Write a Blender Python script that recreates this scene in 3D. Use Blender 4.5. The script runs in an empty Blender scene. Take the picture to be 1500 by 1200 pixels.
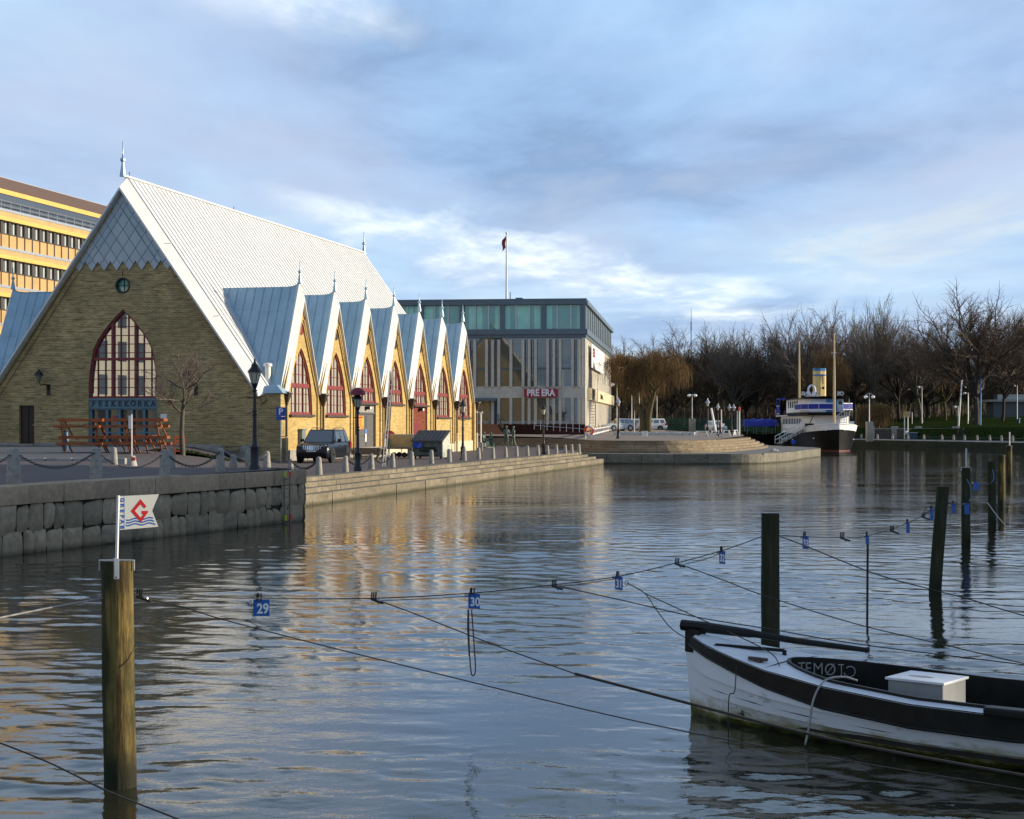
import bpy, bmesh, math, random
from mathutils import Vector, Matrix
from mathutils.geometry import tessellate_polygon
R = math.radians
PI = math.pi
scene = bpy.context.scene
COL = scene.collection
rnd = random.Random(7)

# ------------------------------------------------------------------ camera frame
F, CX, HY, HC = 2400.0, 750.0, 623.0, 2.9
cam_d = bpy.data.cameras.new('camera')
cam = bpy.data.objects.new('camera', cam_d)
COL.objects.link(cam)
cam.location = (0, 0, HC)
cam.rotation_euler = (R(90), 0, 0)
cam_d.sensor_width = 36
cam_d.lens = F / 1500 * 36
cam_d.shift_y = (HY - 600) / 1500
cam_d.clip_start = 0.5
cam_d.clip_end = 3000
scene.camera = cam

def at(px, py, D):
    return Vector(((px - CX) / F * D, D, HC - (py - HY) / F * D))
def onz(px, py, z):
    D = (HC - z) * F / (py - HY)
    return Vector(((px - CX) / F * D, D, z))

# ------------------------------------------------------------------ node helpers
def NT(name):
    m = bpy.data.materials.new(name)
    m.use_nodes = True
    nt = m.node_tree
    b = nt.nodes['Principled BSDF']
    return m, nt, b
def N(nt, typ, **kw):
    n = nt.nodes.new(typ)
    for k, v in kw.items():
        if k.startswith('_'):
            setattr(n, k[1:], v)
        else:
            n.inputs[k.replace('__', ' ')].default_value = v
    return n
def L(nt, a, b):
    nt.links.new(a, b)
def math_n(nt, op, a, b=None, c=None):
    n = nt.nodes.new('ShaderNodeMath')
    n.operation = op
    for i, x in enumerate((a, b, c)):
        if x is None: continue
        if isinstance(x, (int, float)): n.inputs[i].default_value = x
        else: L(nt, x, n.inputs[i])
    return n.outputs[0]
def mixc(nt, fac, a, b, blend='MIX'):
    n = nt.nodes.new('ShaderNodeMix')
    n.data_type = 'RGBA'
    n.blend_type = blend
    for i, x in ((0, fac), (6, a), (7, b)):
        if isinstance(x, (int, float)): n.inputs[i].default_value = x
        elif isinstance(x, (tuple, list)): n.inputs[i].default_value = (*x[:3], 1)
        else: L(nt, x, n.inputs[i])
    return n.outputs[2]
def ramp(nt, fac, stops):
    n = nt.nodes.new('ShaderNodeValToRGB')
    e = n.color_ramp.elements
    while len(e) < len(stops): e.new(0.5)
    for i, (p, c) in enumerate(stops):
        e[i].position = p
        e[i].color = (*c, 1) if isinstance(c, (tuple, list)) else (c, c, c, 1)
    L(nt, fac, n.inputs[0])
    return n.outputs[0]
def objco(nt):
    return nt.nodes.new('ShaderNodeTexCoord').outputs['Object']
def noise(nt, vec, scale, detail=4, rough=.55, sc=(1, 1, 1), dist=0):
    if sc != (1, 1, 1):
        mp = nt.nodes.new('ShaderNodeMapping')
        mp.inputs['Scale'].default_value = sc
        L(nt, vec, mp.inputs[0])
        vec = mp.outputs[0]
    n = N(nt, 'ShaderNodeTexNoise', Scale=scale, Detail=detail, Roughness=rough, Distortion=dist)
    L(nt, vec, n.inputs['Vector'])
    return n.outputs['Fac']
def wallco(nt):
    """(along the wall, up) coordinates chosen from the object normal"""
    tc = nt.nodes.new('ShaderNodeTexCoord')
    so = nt.nodes.new('ShaderNodeSeparateXYZ'); L(nt, tc.outputs['Object'], so.inputs[0])
    sn = nt.nodes.new('ShaderNodeSeparateXYZ'); L(nt, tc.outputs['Normal'], sn.inputs[0])
    ax = math_n(nt, 'ABSOLUTE', sn.outputs[0]); ay = math_n(nt, 'ABSOLUTE', sn.outputs[1])
    g = math_n(nt, 'GREATER_THAN', ax, ay)
    a = math_n(nt, 'MULTIPLY', so.outputs[1], g)
    b = math_n(nt, 'MULTIPLY', so.outputs[0], math_n(nt, 'SUBTRACT', 1.0, g))
    c = nt.nodes.new('ShaderNodeCombineXYZ')
    L(nt, math_n(nt, 'ADD', a, b), c.inputs[0]); L(nt, so.outputs[2], c.inputs[1])
    return c.outputs[0], tc.outputs['Object']
def bump(nt, b, h, strength, dist=0.02):
    n = N(nt, 'ShaderNodeBump', Strength=strength, Distance=dist)
    L(nt, h, n.inputs['Height']); L(nt, n.outputs[0], b.inputs['Normal'])
    return n

def mat(name, col, rough=.6, var=.18, scale=3.0, bmp=.0, metal=0.0, spec=.5, sc=(1, 1, 1), dirt=None, dirt_scale=.8, dirt_amt=.5, coat=0):
    m, nt, b = NT(name)
    co = objco(nt)
    n1 = noise(nt, co, scale, 5, .6, sc)
    lo = tuple(max(0, c * (1 - var * 1.6)) for c in col); hi = tuple(min(1, c * (1 + var * 1.2)) for c in col)
    c = ramp(nt, n1, [(.28, lo), (.5, col), (.72, hi)])
    if dirt:
        n2 = noise(nt, co, dirt_scale, 6, .65, (1, 1, .6))
        f = ramp(nt, n2, [(.45, 0.0), (.68, dirt_amt)])
        c = mixc(nt, f, c, dirt)
    L(nt, c, b.inputs['Base Color'])
    b.inputs['Roughness'].default_value = rough
    b.inputs['Metallic'].default_value = metal
    b.inputs['Specular IOR Level'].default_value = spec
    if coat: b.inputs['Coat Weight'].default_value = coat
    if bmp: bump(nt, b, n1, bmp, .02)
    return m

def brick_mat(name, c1, c2, mortar, bw=.25, bh=.075, var=.5, patch=None):
    m, nt, b = NT(name)
    uv, co = wallco(nt)
    t = nt.nodes.new('ShaderNodeTexBrick')
    L(nt, uv, t.inputs['Vector'])
    t.inputs['Scale'].default_value = 1
    t.inputs['Brick Width'].default_value = bw
    t.inputs['Row Height'].default_value = bh
    t.inputs['Mortar Size'].default_value = bh * .14
    t.inputs['Mortar Smooth'].default_value = .3
    t.inputs['Bias'].default_value = 0
    t.inputs['Color1'].default_value = (*c1, 1); t.inputs['Color2'].default_value = (*c2, 1)
    t.inputs['Mortar'].default_value = (*mortar, 1)
    # per-course tone differences and weather patches
    n1 = noise(nt, uv, 1.0, 3, .6, (1.3, 7, 1))
    n2 = noise(nt, co, .35, 5, .6)
    c = mixc(nt, 1.0, t.outputs[0], ramp(nt, n1, [(.3, 1 - var), (.5, 1.0 - var * .35), (.7, 1.0)]), 'MULTIPLY')
    c = mixc(nt, ramp(nt, n2, [(.4, .0), (.7, .55)]), c, patch or tuple(x * .55 for x in c1))
    L(nt, c, b.inputs['Base Color'])
    b.inputs['Roughness'].default_value = .9
    b.inputs['Specular IOR Level'].default_value = .15
    bump(nt, b, t.outputs['Fac'], -.5, .01)
    return m

# ------------------------------------------------------------------ mesh builder
class MB:
    def __init__(s):
        s.v = []; s.f = []; s.m = []; s.mi = 0; s.M = None
    def add(s, vs, fs, mi=None):
        k = len(s.v)
        if s.M is not None: vs = [s.M @ Vector(p) for p in vs]
        s.v.extend([tuple(p) for p in vs])
        s.f.extend([tuple(k + i for i in f) for f in fs])
        s.m.extend([s.mi if mi is None else mi] * len(fs))
        return s
    def box(s, x0, x1, y0, y1, z0, z1, mi=None):
        vs = [(x0, y0, z0), (x1, y0, z0), (x1, y1, z0), (x0, y1, z0), (x0, y0, z1), (x1, y0, z1), (x1, y1, z1), (x0, y1, z1)]
        return s.add(vs, [(0, 3, 2, 1), (4, 5, 6, 7), (0, 1, 5, 4), (1, 2, 6, 5), (2, 3, 7, 6), (3, 0, 4, 7)], mi)
    def cbox(s, c, d, mi=None):
        return s.box(c[0] - d[0] / 2, c[0] + d[0] / 2, c[1] - d[1] / 2, c[1] + d[1] / 2, c[2] - d[2] / 2, c[2] + d[2] / 2, mi)
    def bar(s, p, q, w, h, up=(0, 0, 1), mi=None):
        p = Vector(p); q = Vector(q); d = (q - p).normalized(); up = Vector(up)
        r = d.cross(up)
        if r.length < 1e-4: r = d.cross(Vector((1, 0, 0)))
        r.normalize(); u = r.cross(d).normalized()
        r *= w / 2; u *= h / 2
        vs = [p - r - u, p + r - u, p + r + u, p - r + u, q - r - u, q + r - u, q + r + u, q - r + u]
        return s.add(vs, [(0, 1, 2, 3), (7, 6, 5, 4), (0, 4, 5, 1), (1, 5, 6, 2), (2, 6, 7, 3), (3, 7, 4, 0)], mi)
    def tube(s, pts, r, n=6, cap=True, mi=None, closed=False):
        pts = [Vector(p) for p in pts]
        k = len(pts)
        rs = r if isinstance(r, (list, tuple)) else [r] * k
        vs = []; ref = None
        for i, p in enumerate(pts):
            if closed: d = pts[(i + 1) % k] - pts[i - 1]
            elif i == 0: d = pts[1] - pts[0]
            elif i == k - 1: d = pts[-1] - pts[-2]
            else: d = pts[i + 1] - pts[i - 1]
            d = d.normalized()
            if ref is None:
                ref = d.cross(Vector((0, 0, 1)))
                if ref.length < .05: ref = d.cross(Vector((1, 0, 0)))
            a = (ref - d * ref.dot(d)).normalized(); ref = a
            b = d.cross(a)
            for j in range(n):
                t = 2 * PI * j / n
                vs.append(p + (a * math.cos(t) + b * math.sin(t)) * rs[i])
        fs = []
        for i in range(k if closed else k - 1):
            for j in range(n):
                i2 = (i + 1) % k
                fs.append((i * n + j, i * n + (j + 1) % n, i2 * n + (j + 1) % n, i2 * n + j))
        if cap and not closed:
            fs.append(tuple(range(n - 1, -1, -1))); fs.append(tuple((k - 1) * n + j for j in range(n)))
        return s.add(vs, fs, mi)
    def lathe(s, prof, n=12, c=(0, 0, 0), axis='z', mi=None):
        vs = []; fs = []
        for r, z in prof:
            for j in range(n):
                t = 2 * PI * j / n
                a, b = r * math.cos(t), r * math.sin(t)
                if axis == 'z': vs.append((c[0] + a, c[1] + b, c[2] + z))
                elif axis == 'x': vs.append((c[0] + z, c[1] + a, c[2] + b))
                else: vs.append((c[0] + b, c[1] + z, c[2] + a))
        k = len(prof)
        for i in range(k - 1):
            for j in range(n):
                fs.append((i * n + j, i * n + (j + 1) % n, (i + 1) * n + (j + 1) % n, (i + 1) * n + j))
        fs.append(tuple(range(n - 1, -1, -1))); fs.append(tuple((k - 1) * n + j for j in range(n)))
        return s.add(vs, fs, mi)
    def plate(s, outer, holes, fn, t, mi=None):
        """flat plate with holes; fn(a, b, d) -> 3-D, d = 0 front, t back"""
        loops = [outer] + list(holes)
        flat = [p for lp in loops for p in lp]
        tri = tessellate_polygon([[Vector((p[0], p[1], 0)) for p in lp] for lp in loops])
        n = len(flat)
        vs = [fn(p[0], p[1], 0) for p in flat] + [fn(p[0], p[1], t) for p in flat]
        fs = []
        for tr in tri:
            fs.append(tuple(tr)); fs.append((tr[2] + n, tr[1] + n, tr[0] + n))
        k = 0
        for lp in loops:
            m = len(lp)
            for i in range(m):
                a, b = k + i, k + (i + 1) % m
                fs.append((a, b, b + n, a + n))
            k += m
        return s.add(vs, fs, mi)
    def prism(s, poly, z0, z1, mi=None):
        return s.plate(poly, [], lambda a, b, d: (a, b, z1 - d), z1 - z0, mi)
    def sheet(s, rows, mi=None):
        k = len(rows[0])
        vs = [p for r in rows for p in r]
        fs = [(i * k + j, i * k + j + 1, (i + 1) * k + j + 1, (i + 1) * k + j) for i in range(len(rows) - 1) for j in range(k - 1)]
        return s.add(vs, fs, mi)
    def blob(s, c, r, sc=(1, 1, 1), nu=10, nv=6, mi=None):
        vs = []; fs = []
        for i in range(nv + 1):
            t = PI * i / nv
            for j in range(nu):
                a = 2 * PI * j / nu
                vs.append((c[0] + r * sc[0] * math.sin(t) * math.cos(a), c[1] + r * sc[1] * math.sin(t) * math.sin(a), c[2] + r * sc[2] * math.cos(t)))
        for i in range(nv):
            for j in range(nu):
                fs.append((i * nu + j, (i + 1) * nu + j, (i + 1) * nu + (j + 1) % nu, i * nu + (j + 1) % nu))
        return s.add(vs, fs, mi)
    def text(s, txt, size, M, ext=.01, off=0.0, align='CENTER', mi=None, sx=1.0):
        cu = bpy.data.curves.new('lettering', 'FONT')
        cu.body = txt; cu.size = size; cu.extrude = ext; cu.offset = off
        cu.align_x = align; cu.align_y = 'CENTER'; cu.resolution_u = 3
        o = bpy.data.objects.new('lettering', cu)
        me = bpy.data.meshes.new_from_object(o)
        bpy.data.objects.remove(o); bpy.data.curves.remove(cu)
        s.add([M @ Vector((v.co.x * sx, v.co.y, v.co.z)) for v in me.vertices], [tuple(p.vertices) for p in me.polygons], mi)
        bpy.data.meshes.remove(me)
        return s
    def build(s, name, mats, parent=None, smooth=False, bevel=0.0, weld=True):
        me = bpy.data.meshes.new(name)
        me.from_pydata(s.v, [], s.f)
        if not isinstance(mats, (list, tuple)): mats = [mats]
        for m in mats: me.materials.append(m)
        if len(mats) > 1: me.polygons.foreach_set('material_index', s.m)
        if weld or bevel:
            bm = bmesh.new(); bm.from_mesh(me)
            if weld:
                bmesh.ops.recalc_face_normals(bm, faces=bm.faces)
            if bevel:
                bmesh.ops.remove_doubles(bm, verts=bm.verts, dist=1e-5)
                es = [e for e in bm.edges if len(e.link_faces) == 2 and e.calc_face_angle(0) > .5]
                bmesh.ops.bevel(bm, geom=es, offset=bevel, segments=2, affect='EDGES', profile=.6, clamp_overlap=True)
            bm.to_mesh(me); bm.free()
        if smooth:
            me.polygons.foreach_set('use_smooth', [True] * len(me.polygons))
            if smooth != 'all':
                me.set_sharp_from_angle(angle=R(40))
        o = bpy.data.objects.new(name, me)
        COL.objects.link(o)
        if parent is not None:
            o.parent = parent
            KIDS.setdefault(parent.name, []).append(o)
        return o
KIDS = {}

def tag(o, label=None, cat=None, group=None, kind=None):
    if label: o['label'] = label
    if cat: o['category'] = cat
    if group: o['group'] = group
    if kind: o['kind'] = kind
    return o
def thing(name, label, cat, loc=(0, 0, 0), rz=0, group=None):
    o = bpy.data.objects.new(name, None)
    COL.objects.link(o)
    o.empty_display_size = .3
    o.location = loc; o.rotation_euler = (0, 0, rz)
    return tag(o, label, cat, group)
def dup(o, loc=None, rz=None, label=None, group=None, scale=None, parent=None):
    c = o.copy(); COL.objects.link(c)
    if parent is not None:
        c.parent = parent; KIDS.setdefault(parent.name, []).append(c)
    if loc is not None: c.location = loc
    if rz is not None: c.rotation_euler = (0, 0, rz)
    if scale is not None: c.scale = scale if isinstance(scale, (tuple, list)) else (scale,) * 3
    if label: c['label'] = label
    if group: c['group'] = group
    for ch in KIDS.get(o.name, []): dup(ch, parent=c)
    return c
def smooth01(a, b, x):
    t = max(0, min(1, (x - a) / (b - a)))
    return t * t * (3 - 2 * t)
def sag(p, q, s, n=16):
    p = Vector(p); q = Vector(q)
    return [p.lerp(q, i / n) - Vector((0, 0, s * 4 * (i / n) * (1 - i / n))) for i in range(n + 1)]

# ------------------------------------------------------------------ shared materials
M = {}
M['yellow_brick'] = brick_mat('yellow_brick', (.74, .52, .20), (.56, .39, .14), (.52, .40, .20), bw=.28, bh=.095, var=.42, patch=(.30, .21, .075))
M['shaded_brick'] = brick_mat('shaded_brick', (.60, .42, .165), (.34, .235, .095), (.68, .58, .36), bw=.28, bh=.095, var=.6, patch=(.19, .15, .07))  # darker copy of the yellow brick, shade of the front in its colour
M['red_brick'] = brick_mat('red_brick', (.30, .07, .04), (.22, .05, .03), (.2, .11, .08))
M['plinth_brick'] = brick_mat('plinth_brick', (.09, .028, .022), (.06, .02, .018), (.06, .035, .03))
M['orange_brick'] = brick_mat('orange_brick', (.50, .22, .10), (.40, .18, .09), (.35, .22, .14))
M['zinc'] = mat('zinc_sheet', (.33, .48, .57), .38, .08, 1.2, metal=.2, dirt=(.26, .38, .46), dirt_amt=.5)
M['white_roof'] = mat('white_painted_sheet', (.68, .685, .675), .42, .04, .8, dirt=(.62, .63, .62), dirt_scale=.4, dirt_amt=.4)
M['cream_metal'] = mat('cream_painted_metal', (.80, .78, .70), .45, .04, 2, dirt=(.60, .57, .48), dirt_scale=1.2, dirt_amt=.35)
M['dark_iron'] = mat('dark_iron', (.018, .018, .02), .45, .3, 8, metal=.2)
M['brown_iron'] = mat('brown_iron', (.06, .038, .028), .5, .3, 6)
M['black_paint'] = mat('black_paint', (.012, .014, .013), .42, .4, 7, dirt=(.03, .03, .025), dirt_scale=3)
M['red_frame'] = mat('red_window_frame', (.22, .030, .026), .5, .15, 4)
M['maroon_frame'] = mat('maroon_window_frame', (.20, .016, .026), .45, .12, 4)
M['door_blue'] = mat('blue_painted_wood', (.10, .20, .25), .5, .12, 3)
M['white_paint'] = mat('white_paint', (.80, .80, .78), .5, .04, 3, dirt=(.55, .54, .48), dirt_scale=2, dirt_amt=.3)
M['grey_door'] = mat('grey_door', (.105, .10, .095), .5, .15, 4)
M['dark_door'] = mat('dark_brown_door', (.022, .013, .012), .5, .25, 4)
M['granite'] = mat('granite', (.32, .30, .265), .85, .25, 9, .25, dirt=(.17, .16, .135), dirt_scale=1.1, dirt_amt=.6)
M['concrete'] = mat('concrete', (.40, .385, .35), .8, .12, 4, .1, dirt=(.28, .26, .23), dirt_scale=.6, dirt_amt=.5)
M['galv'] = mat('galvanised_steel', (.50, .51, .52), .35, .1, 6, metal=.7)
M['rubber'] = mat('rubber', (.014, .014, .014), .8, .2, 9)
M['chrome'] = mat('chrome', (.75, .76, .78), .12, .03, 3, metal=1)
M['bronze'] = mat('green_bronze', (.10, .155, .125), .5, .35, 6, metal=.2, dirt=(.03, .04, .03), dirt_scale=5)
M['rope'] = mat('dark_rope', (.05, .045, .04), .9, .25, 20)
M['pale_rope'] = mat('pale_rope', (.38, .36, .33), .9, .2, 20)

def glass_mat(name, col, refl=.35, rough=.03):
    m, nt, b = NT(name)
    co = objco(nt)
    n = noise(nt, co, .7, 2, .5)
    L(nt, mixc(nt, n, tuple(c * .7 for c in col), tuple(min(1, c * 1.3) for c in col)), b.inputs['Base Color'])
    b.inputs['Roughness'].default_value = .5
    g = N(nt, 'ShaderNodeBsdfGlossy', Roughness=rough)
    g.inputs['Color'].default_value = (.9, .92, .92, 1)
    n2 = noise(nt, co, 1.6, 1, .5)
    bp = N(nt, 'ShaderNodeBump', Strength=.0 if rough < .02 else .02, Distance=.05); L(nt, n2, bp.inputs['Height']); L(nt, bp.outputs[0], g.inputs['Normal'])
    mx = N(nt, 'ShaderNodeMixShader', Fac=refl)
    L(nt, b.outputs[0], mx.inputs[1]); L(nt, g.outputs[0], mx.inputs[2])
    L(nt, mx.outputs[0], nt.nodes['Material Output'].inputs['Surface'])
    return m
M['glass'] = glass_mat('window_glass', (.05, .06, .052), .14)
M['hall_glass'] = glass_mat('mirror_window_glass', (.03, .034, .034), .40, .01)
M['teal_glass'] = glass_mat('teal_glass', (.07, .34, .27), .12)
M['teal_blind'] = glass_mat('teal_blind_glass', (.28, .70, .55), .08)
M['shop_glass'] = glass_mat('shop_glass', (.012, .012, .011), .05)
M['dark_glass'] = glass_mat('dark_glass', (.008, .01, .011), .18)

def curtain_mat():
    m, nt, b = NT('curtained_glass')
    uv, co = wallco(nt)
    w = N(nt, 'ShaderNodeTexWave', Scale=2.1, Distortion=1.2, Detail=1)
    w.inputs['Detail Scale'].default_value = .4
    mp = nt.nodes.new('ShaderNodeMapping'); mp.inputs['Scale'].default_value = (1, .05, 1)
    L(nt, uv, mp.inputs[0]); L(nt, mp.outputs[0], w.inputs['Vector'])
    c = ramp(nt, w.outputs['Fac'], [(.1, (.24, .23, .19)), (.4, (.40, .38, .31)), (.9, (.56, .54, .46))])
    L(nt, c, b.inputs['Base Color'])
    b.inputs['Roughness'].default_value = .12
    return m
M['curtain'] = curtain_mat()
# ================================================================== light and sky
SUN_EL, SUN_AZ = R(14), math.atan2(.10, .995)      # sun low over the right bank, a touch beyond
sd = Vector((math.cos(SUN_EL) * math.cos(SUN_AZ), math.cos(SUN_EL) * math.sin(SUN_AZ), math.sin(SUN_EL)))
sl = bpy.data.lights.new('sun', 'SUN')
sl.energy = 5.0; sl.angle = R(.6); sl.color = (1.0, .87, .67)
so = bpy.data.objects.new('sun', sl); COL.objects.link(so)
so.rotation_euler = (-sd).to_track_quat('-Z', 'Y').to_euler()
so.location = (80, 20, 60)

w = bpy.data.worlds.new('World'); scene.world = w; w.use_nodes = True
nt = w.node_tree; nt.nodes.clear()
out = nt.nodes.new('ShaderNodeOutputWorld'); bg = nt.nodes.new('ShaderNodeBackground')
SKY_S = .1
bg.inputs['Strength'].default_value = SKY_S
L(nt, bg.outputs[0], out.inputs[0])
sky = nt.nodes.new('ShaderNodeTexSky'); sky.sky_type = 'NISHITA'; sky.sun_disc = False
sky.sun_elevation = SUN_EL; sky.sun_rotation = R(90) - SUN_AZ
sky.air_density = 1.0; sky.dust_density = 1.5; sky.ozone_density = 2.0
d = nt.nodes.new('ShaderNodeTexCoord').outputs['Generated']
sp = nt.nodes.new('ShaderNodeSeparateXYZ'); L(nt, d, sp.inputs[0])
zz = math_n(nt, 'ADD', math_n(nt, 'MAXIMUM', sp.outputs[2], 0.0), .075)
u = math_n(nt, 'DIVIDE', sp.outputs[0], zz); v = math_n(nt, 'DIVIDE', sp.outputs[1], zz)
cb = nt.nodes.new('ShaderNodeCombineXYZ'); L(nt, u, cb.inputs[0]); L(nt, v, cb.inputs[1])
def cl(scale, detail, rough, loc, rot, sc, dist=0.0):
    mp = nt.nodes.new('ShaderNodeMapping')
    mp.inputs['Location'].default_value = loc; mp.inputs['Rotation'].default_value = (0, 0, R(rot)); mp.inputs['Scale'].default_value = sc
    L(nt, cb.outputs[0], mp.inputs[0])
    n = N(nt, 'ShaderNodeTexNoise', Scale=scale, Detail=detail, Roughness=rough, Distortion=dist)
    L(nt, mp.outputs[0], n.inputs['Vector'])
    return n.outputs['Fac']
big = cl(.55, 5, .52, (2.3, .9, 0), -32, (1.0, .62, 1), .3)
mid = cl(1.5, 7, .58, (7.7, 3.1, 0), -38, (1.0, .55, 1), .4)
fine = cl(4.2, 6, .6, (1.2, 8.3, 0), -30, (1.0, .6, 1), .2)
den = math_n(nt, 'ADD', math_n(nt, 'MULTIPLY', big, .58), math_n(nt, 'ADD', math_n(nt, 'MULTIPLY', mid, .33), math_n(nt, 'MULTIPLY', fine, .09)))
k = 1 / SKY_S
def kc(*c): return tuple(x * k for x in c)
cloud = ramp(nt, den, [(.38, (.76, .88, .92)), (.435, (.42, .62, .84)), (.49, (.335, .51, .76)), (.54, (.275, .425, .66)), (.585, (.215, .335, .54)), (.64, (.32, .41, .58))])
# thin pinkish veil and a paler, warmer zone low over the horizon
veil = ramp(nt, cl(.9, 4, .5, (4.1, 6.2, 0), -25, (1, .5, 1)), [(.42, 0.0), (.64, .62)])
cloud = mixc(nt, veil, cloud, (.47, .52, .66))
el = ramp(nt, sp.outputs[2], [(0.0, .75), (.045, .55), (.11, .12), (.18, 0.0)])
lowt = ramp(nt, cl(1.1, 5, .55, (9.4, 2.2, 0), -12, (.8, 1, 1), .3), [(.35, (.70, .80, .86)), (.5, (.46, .60, .76)), (.65, (.30, .41, .60))])
cloud = mixc(nt, el, cloud, lowt)
# a pale break in the deck, low in the north, drifting down to the right
tx = math_n(nt, 'DIVIDE', sp.outputs[0], math_n(nt, 'MAXIMUM', sp.outputs[1], .05)); tz = math_n(nt, 'DIVIDE', sp.outputs[2], math_n(nt, 'MAXIMUM', sp.outputs[1], .05))
wob = math_n(nt, 'MULTIPLY', math_n(nt, 'SUBTRACT', mid, .5), .09)
def streak(z0, slope, wd, xa, xb):
    q = math_n(nt, 'ABSOLUTE', math_n(nt, 'ADD', math_n(nt, 'SUBTRACT', tz, math_n(nt, 'MULTIPLY_ADD', tx, slope, z0)), wob))
    a = ramp(nt, math_n(nt, 'DIVIDE', q, wd), [(0.0, 1.0), (1.0, 0.0)])
    mx = ramp(nt, math_n(nt, 'MULTIPLY_ADD', tx, 1.0, .5), [(xa + .5 - .05, 0.0), (xa + .5 + .02, 1.0), (xb + .5 - .02, 1.0), (xb + .5 + .05, 0.0)])
    return math_n(nt, 'MULTIPLY', math_n(nt, 'MULTIPLY', a, mx), ramp(nt, fine, [(.38, .25), (.6, 1.0)]))
st = math_n(nt, 'MAXIMUM', streak(.104, -.20, .016, -.11, .10), math_n(nt, 'MAXIMUM', streak(.082, -.06, .013, .03, .16), math_n(nt, 'MULTIPLY', streak(.245, -.12, .02, -.17, -.09), .8)))
cloud = mixc(nt, st, cloud, (.80, .88, .92))
cs = nt.nodes.new('ShaderNodeVectorMath'); cs.operation = 'SCALE'; L(nt, cloud, cs.inputs[0]); cs.inputs['Scale'].default_value = k * 1.07
cover = ramp(nt, den, [(.33, .72), (.45, .92), (.55, .97)])
# unseen sky behind the camera and overhead dimmed to weaken the fill light
dk = ramp(nt, sp.outputs[1], [(-.35, .88), (.30, 1.0)])
dkz = mixc(nt, ramp(nt, sp.outputs[2], [(.30, 0.0), (.55, 1.0)]), dk, (.55, .55, .58))
L(nt, mixc(nt, 1.0, mixc(nt, cover, sky.outputs[0], cs.outputs[0]), dkz, 'MULTIPLY'), bg.inputs['Color'])

scene.view_settings.view_transform = 'Standard'
scene.view_settings.look = 'None'
scene.view_settings.exposure = .30
scene.cycles.max_bounces = 6
scene.cycles.use_adaptive_sampling = True

# ================================================================== water
def water_mat():
    m, nt, b = NT('canal_water')
    co = objco(nt)
    b.inputs['Base Color'].default_value = (.028, .027, .016, 1)
    b.inputs['Roughness'].default_value = .035
    b.inputs['IOR'].default_value = 1.33
    b.inputs['Specular IOR Level'].default_value = .62
    swell = noise(nt, co, .5, 2, .5, (1, 1.5, 1), .3)
    rip = noise(nt, co, 2.3, 3, .5, (1.0, 1.5, 1), .3)
    tiny = noise(nt, co, 8.0, 3, .6, (1, 1.2, 1))
    patch = ramp(nt, noise(nt, co, .085, 4, .6, (1, 1.6, 1)), [(.36, .30), (.52, .75), (.66, 1.15)])
    sy = nt.nodes.new('ShaderNodeSeparateXYZ'); L(nt, co, sy.inputs[0])
    fr = ramp(nt, math_n(nt, 'DIVIDE', sy.outputs[1], 100.0), [(.30, .25), (.52, 1.0)])
    h = math_n(nt, 'ADD', math_n(nt, 'MULTIPLY', rip, math_n(nt, 'MULTIPLY', math_n(nt, 'MULTIPLY', patch, fr), .017)), math_n(nt, 'MULTIPLY', math_n(nt, 'MULTIPLY', swell, fr), .025))
    h = math_n(nt, 'ADD', h, math_n(nt, 'MULTIPLY', tiny, math_n(nt, 'MULTIPLY', patch, .0042)))
    bp = N(nt, 'ShaderNodeBump', Strength=1.0, Distance=1.0)
    L(nt, h, bp.inputs['Height']); L(nt, bp.outputs[0], b.inputs['Normal'])
    return m
import numpy as np
wr_ = np.random.default_rng(4)
WAVES = []
for i in range(110):
    lam = float(np.exp(wr_.uniform(np.log(.17), np.log(1.15)))); th_ = wr_.normal(1.25, .62)
    WAVES.append((2 * PI / lam * math.cos(th_), 2 * PI / lam * math.sin(th_), wr_.uniform(0, 6.28), .0105 * lam * (.75 if lam < .8 else .8)))
ysW = [7.0]
while ysW[-1] < 58: ysW.append(ysW[-1] + max(.045, .0018 * ysW[-1] ** 1.15))
nx = 330
ysW = np.array(ysW); tt = np.linspace(-.36, .36, nx)
Yg = np.repeat(ysW[:, None], nx, 1); Xg = Yg * tt[None, :]
Zg = np.zeros_like(Yg); env = np.zeros_like(Yg)
for kx_, ky_, ph, a_ in WAVES: Zg += a_ * np.sin(kx_ * Xg + ky_ * Yg + ph)
for q in range(9):
    l_ = wr_.uniform(4, 16); t_ = wr_.uniform(0, 6.28); env += np.sin(2 * PI / l_ * (math.cos(t_) * Xg + 1.7 * math.sin(t_) * Yg) + wr_.uniform(0, 6.28))
env = np.clip(.62 + .26 * env / 2.0, .18, 1.25)
fade = np.clip((57 - Yg) / 20, 0, 1) * np.clip((.36 - np.abs(tt))[None, :] / .02, 0, 1) * np.clip((Yg - 7) / .4, 0, 1)
Zg *= env * fade * .18
mb = MB(); ny = len(ysW)
mb.v = np.stack([Xg, Yg, Zg], -1).reshape(-1, 3).tolist()
mb.f = [(i * nx + j, i * nx + j + 1, (i + 1) * nx + j + 1, (i + 1) * nx + j) for i in range(ny - 1) for j in range(nx - 1)]
mb.m = [0] * len(mb.f)
# calm sheet round the rippled one, butted edge to edge
a0, a1 = ysW[0], ysW[-1]; e = .36
def ring_quad(*p): mb.add(p, [(0, 1, 2, 3)])
ring_quad((-400, -120, 0), (500, -120, 0), (500, a0, 0), (-400, a0, 0))
ring_quad((-400, a1, 0), (500, a1, 0), (500, 260, 0), (-400, 260, 0))
ring_quad((-400, a0, 0), (-e * a0, a0, 0), (-e * a1, a1, 0), (-400, a1, 0))
ring_quad((e * a0, a0, 0), (500, a0, 0), (500, a1, 0), (e * a1, a1, 0))
tag(mb.build('water', water_mat(), smooth='all', weld=False), kind='structure')

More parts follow.
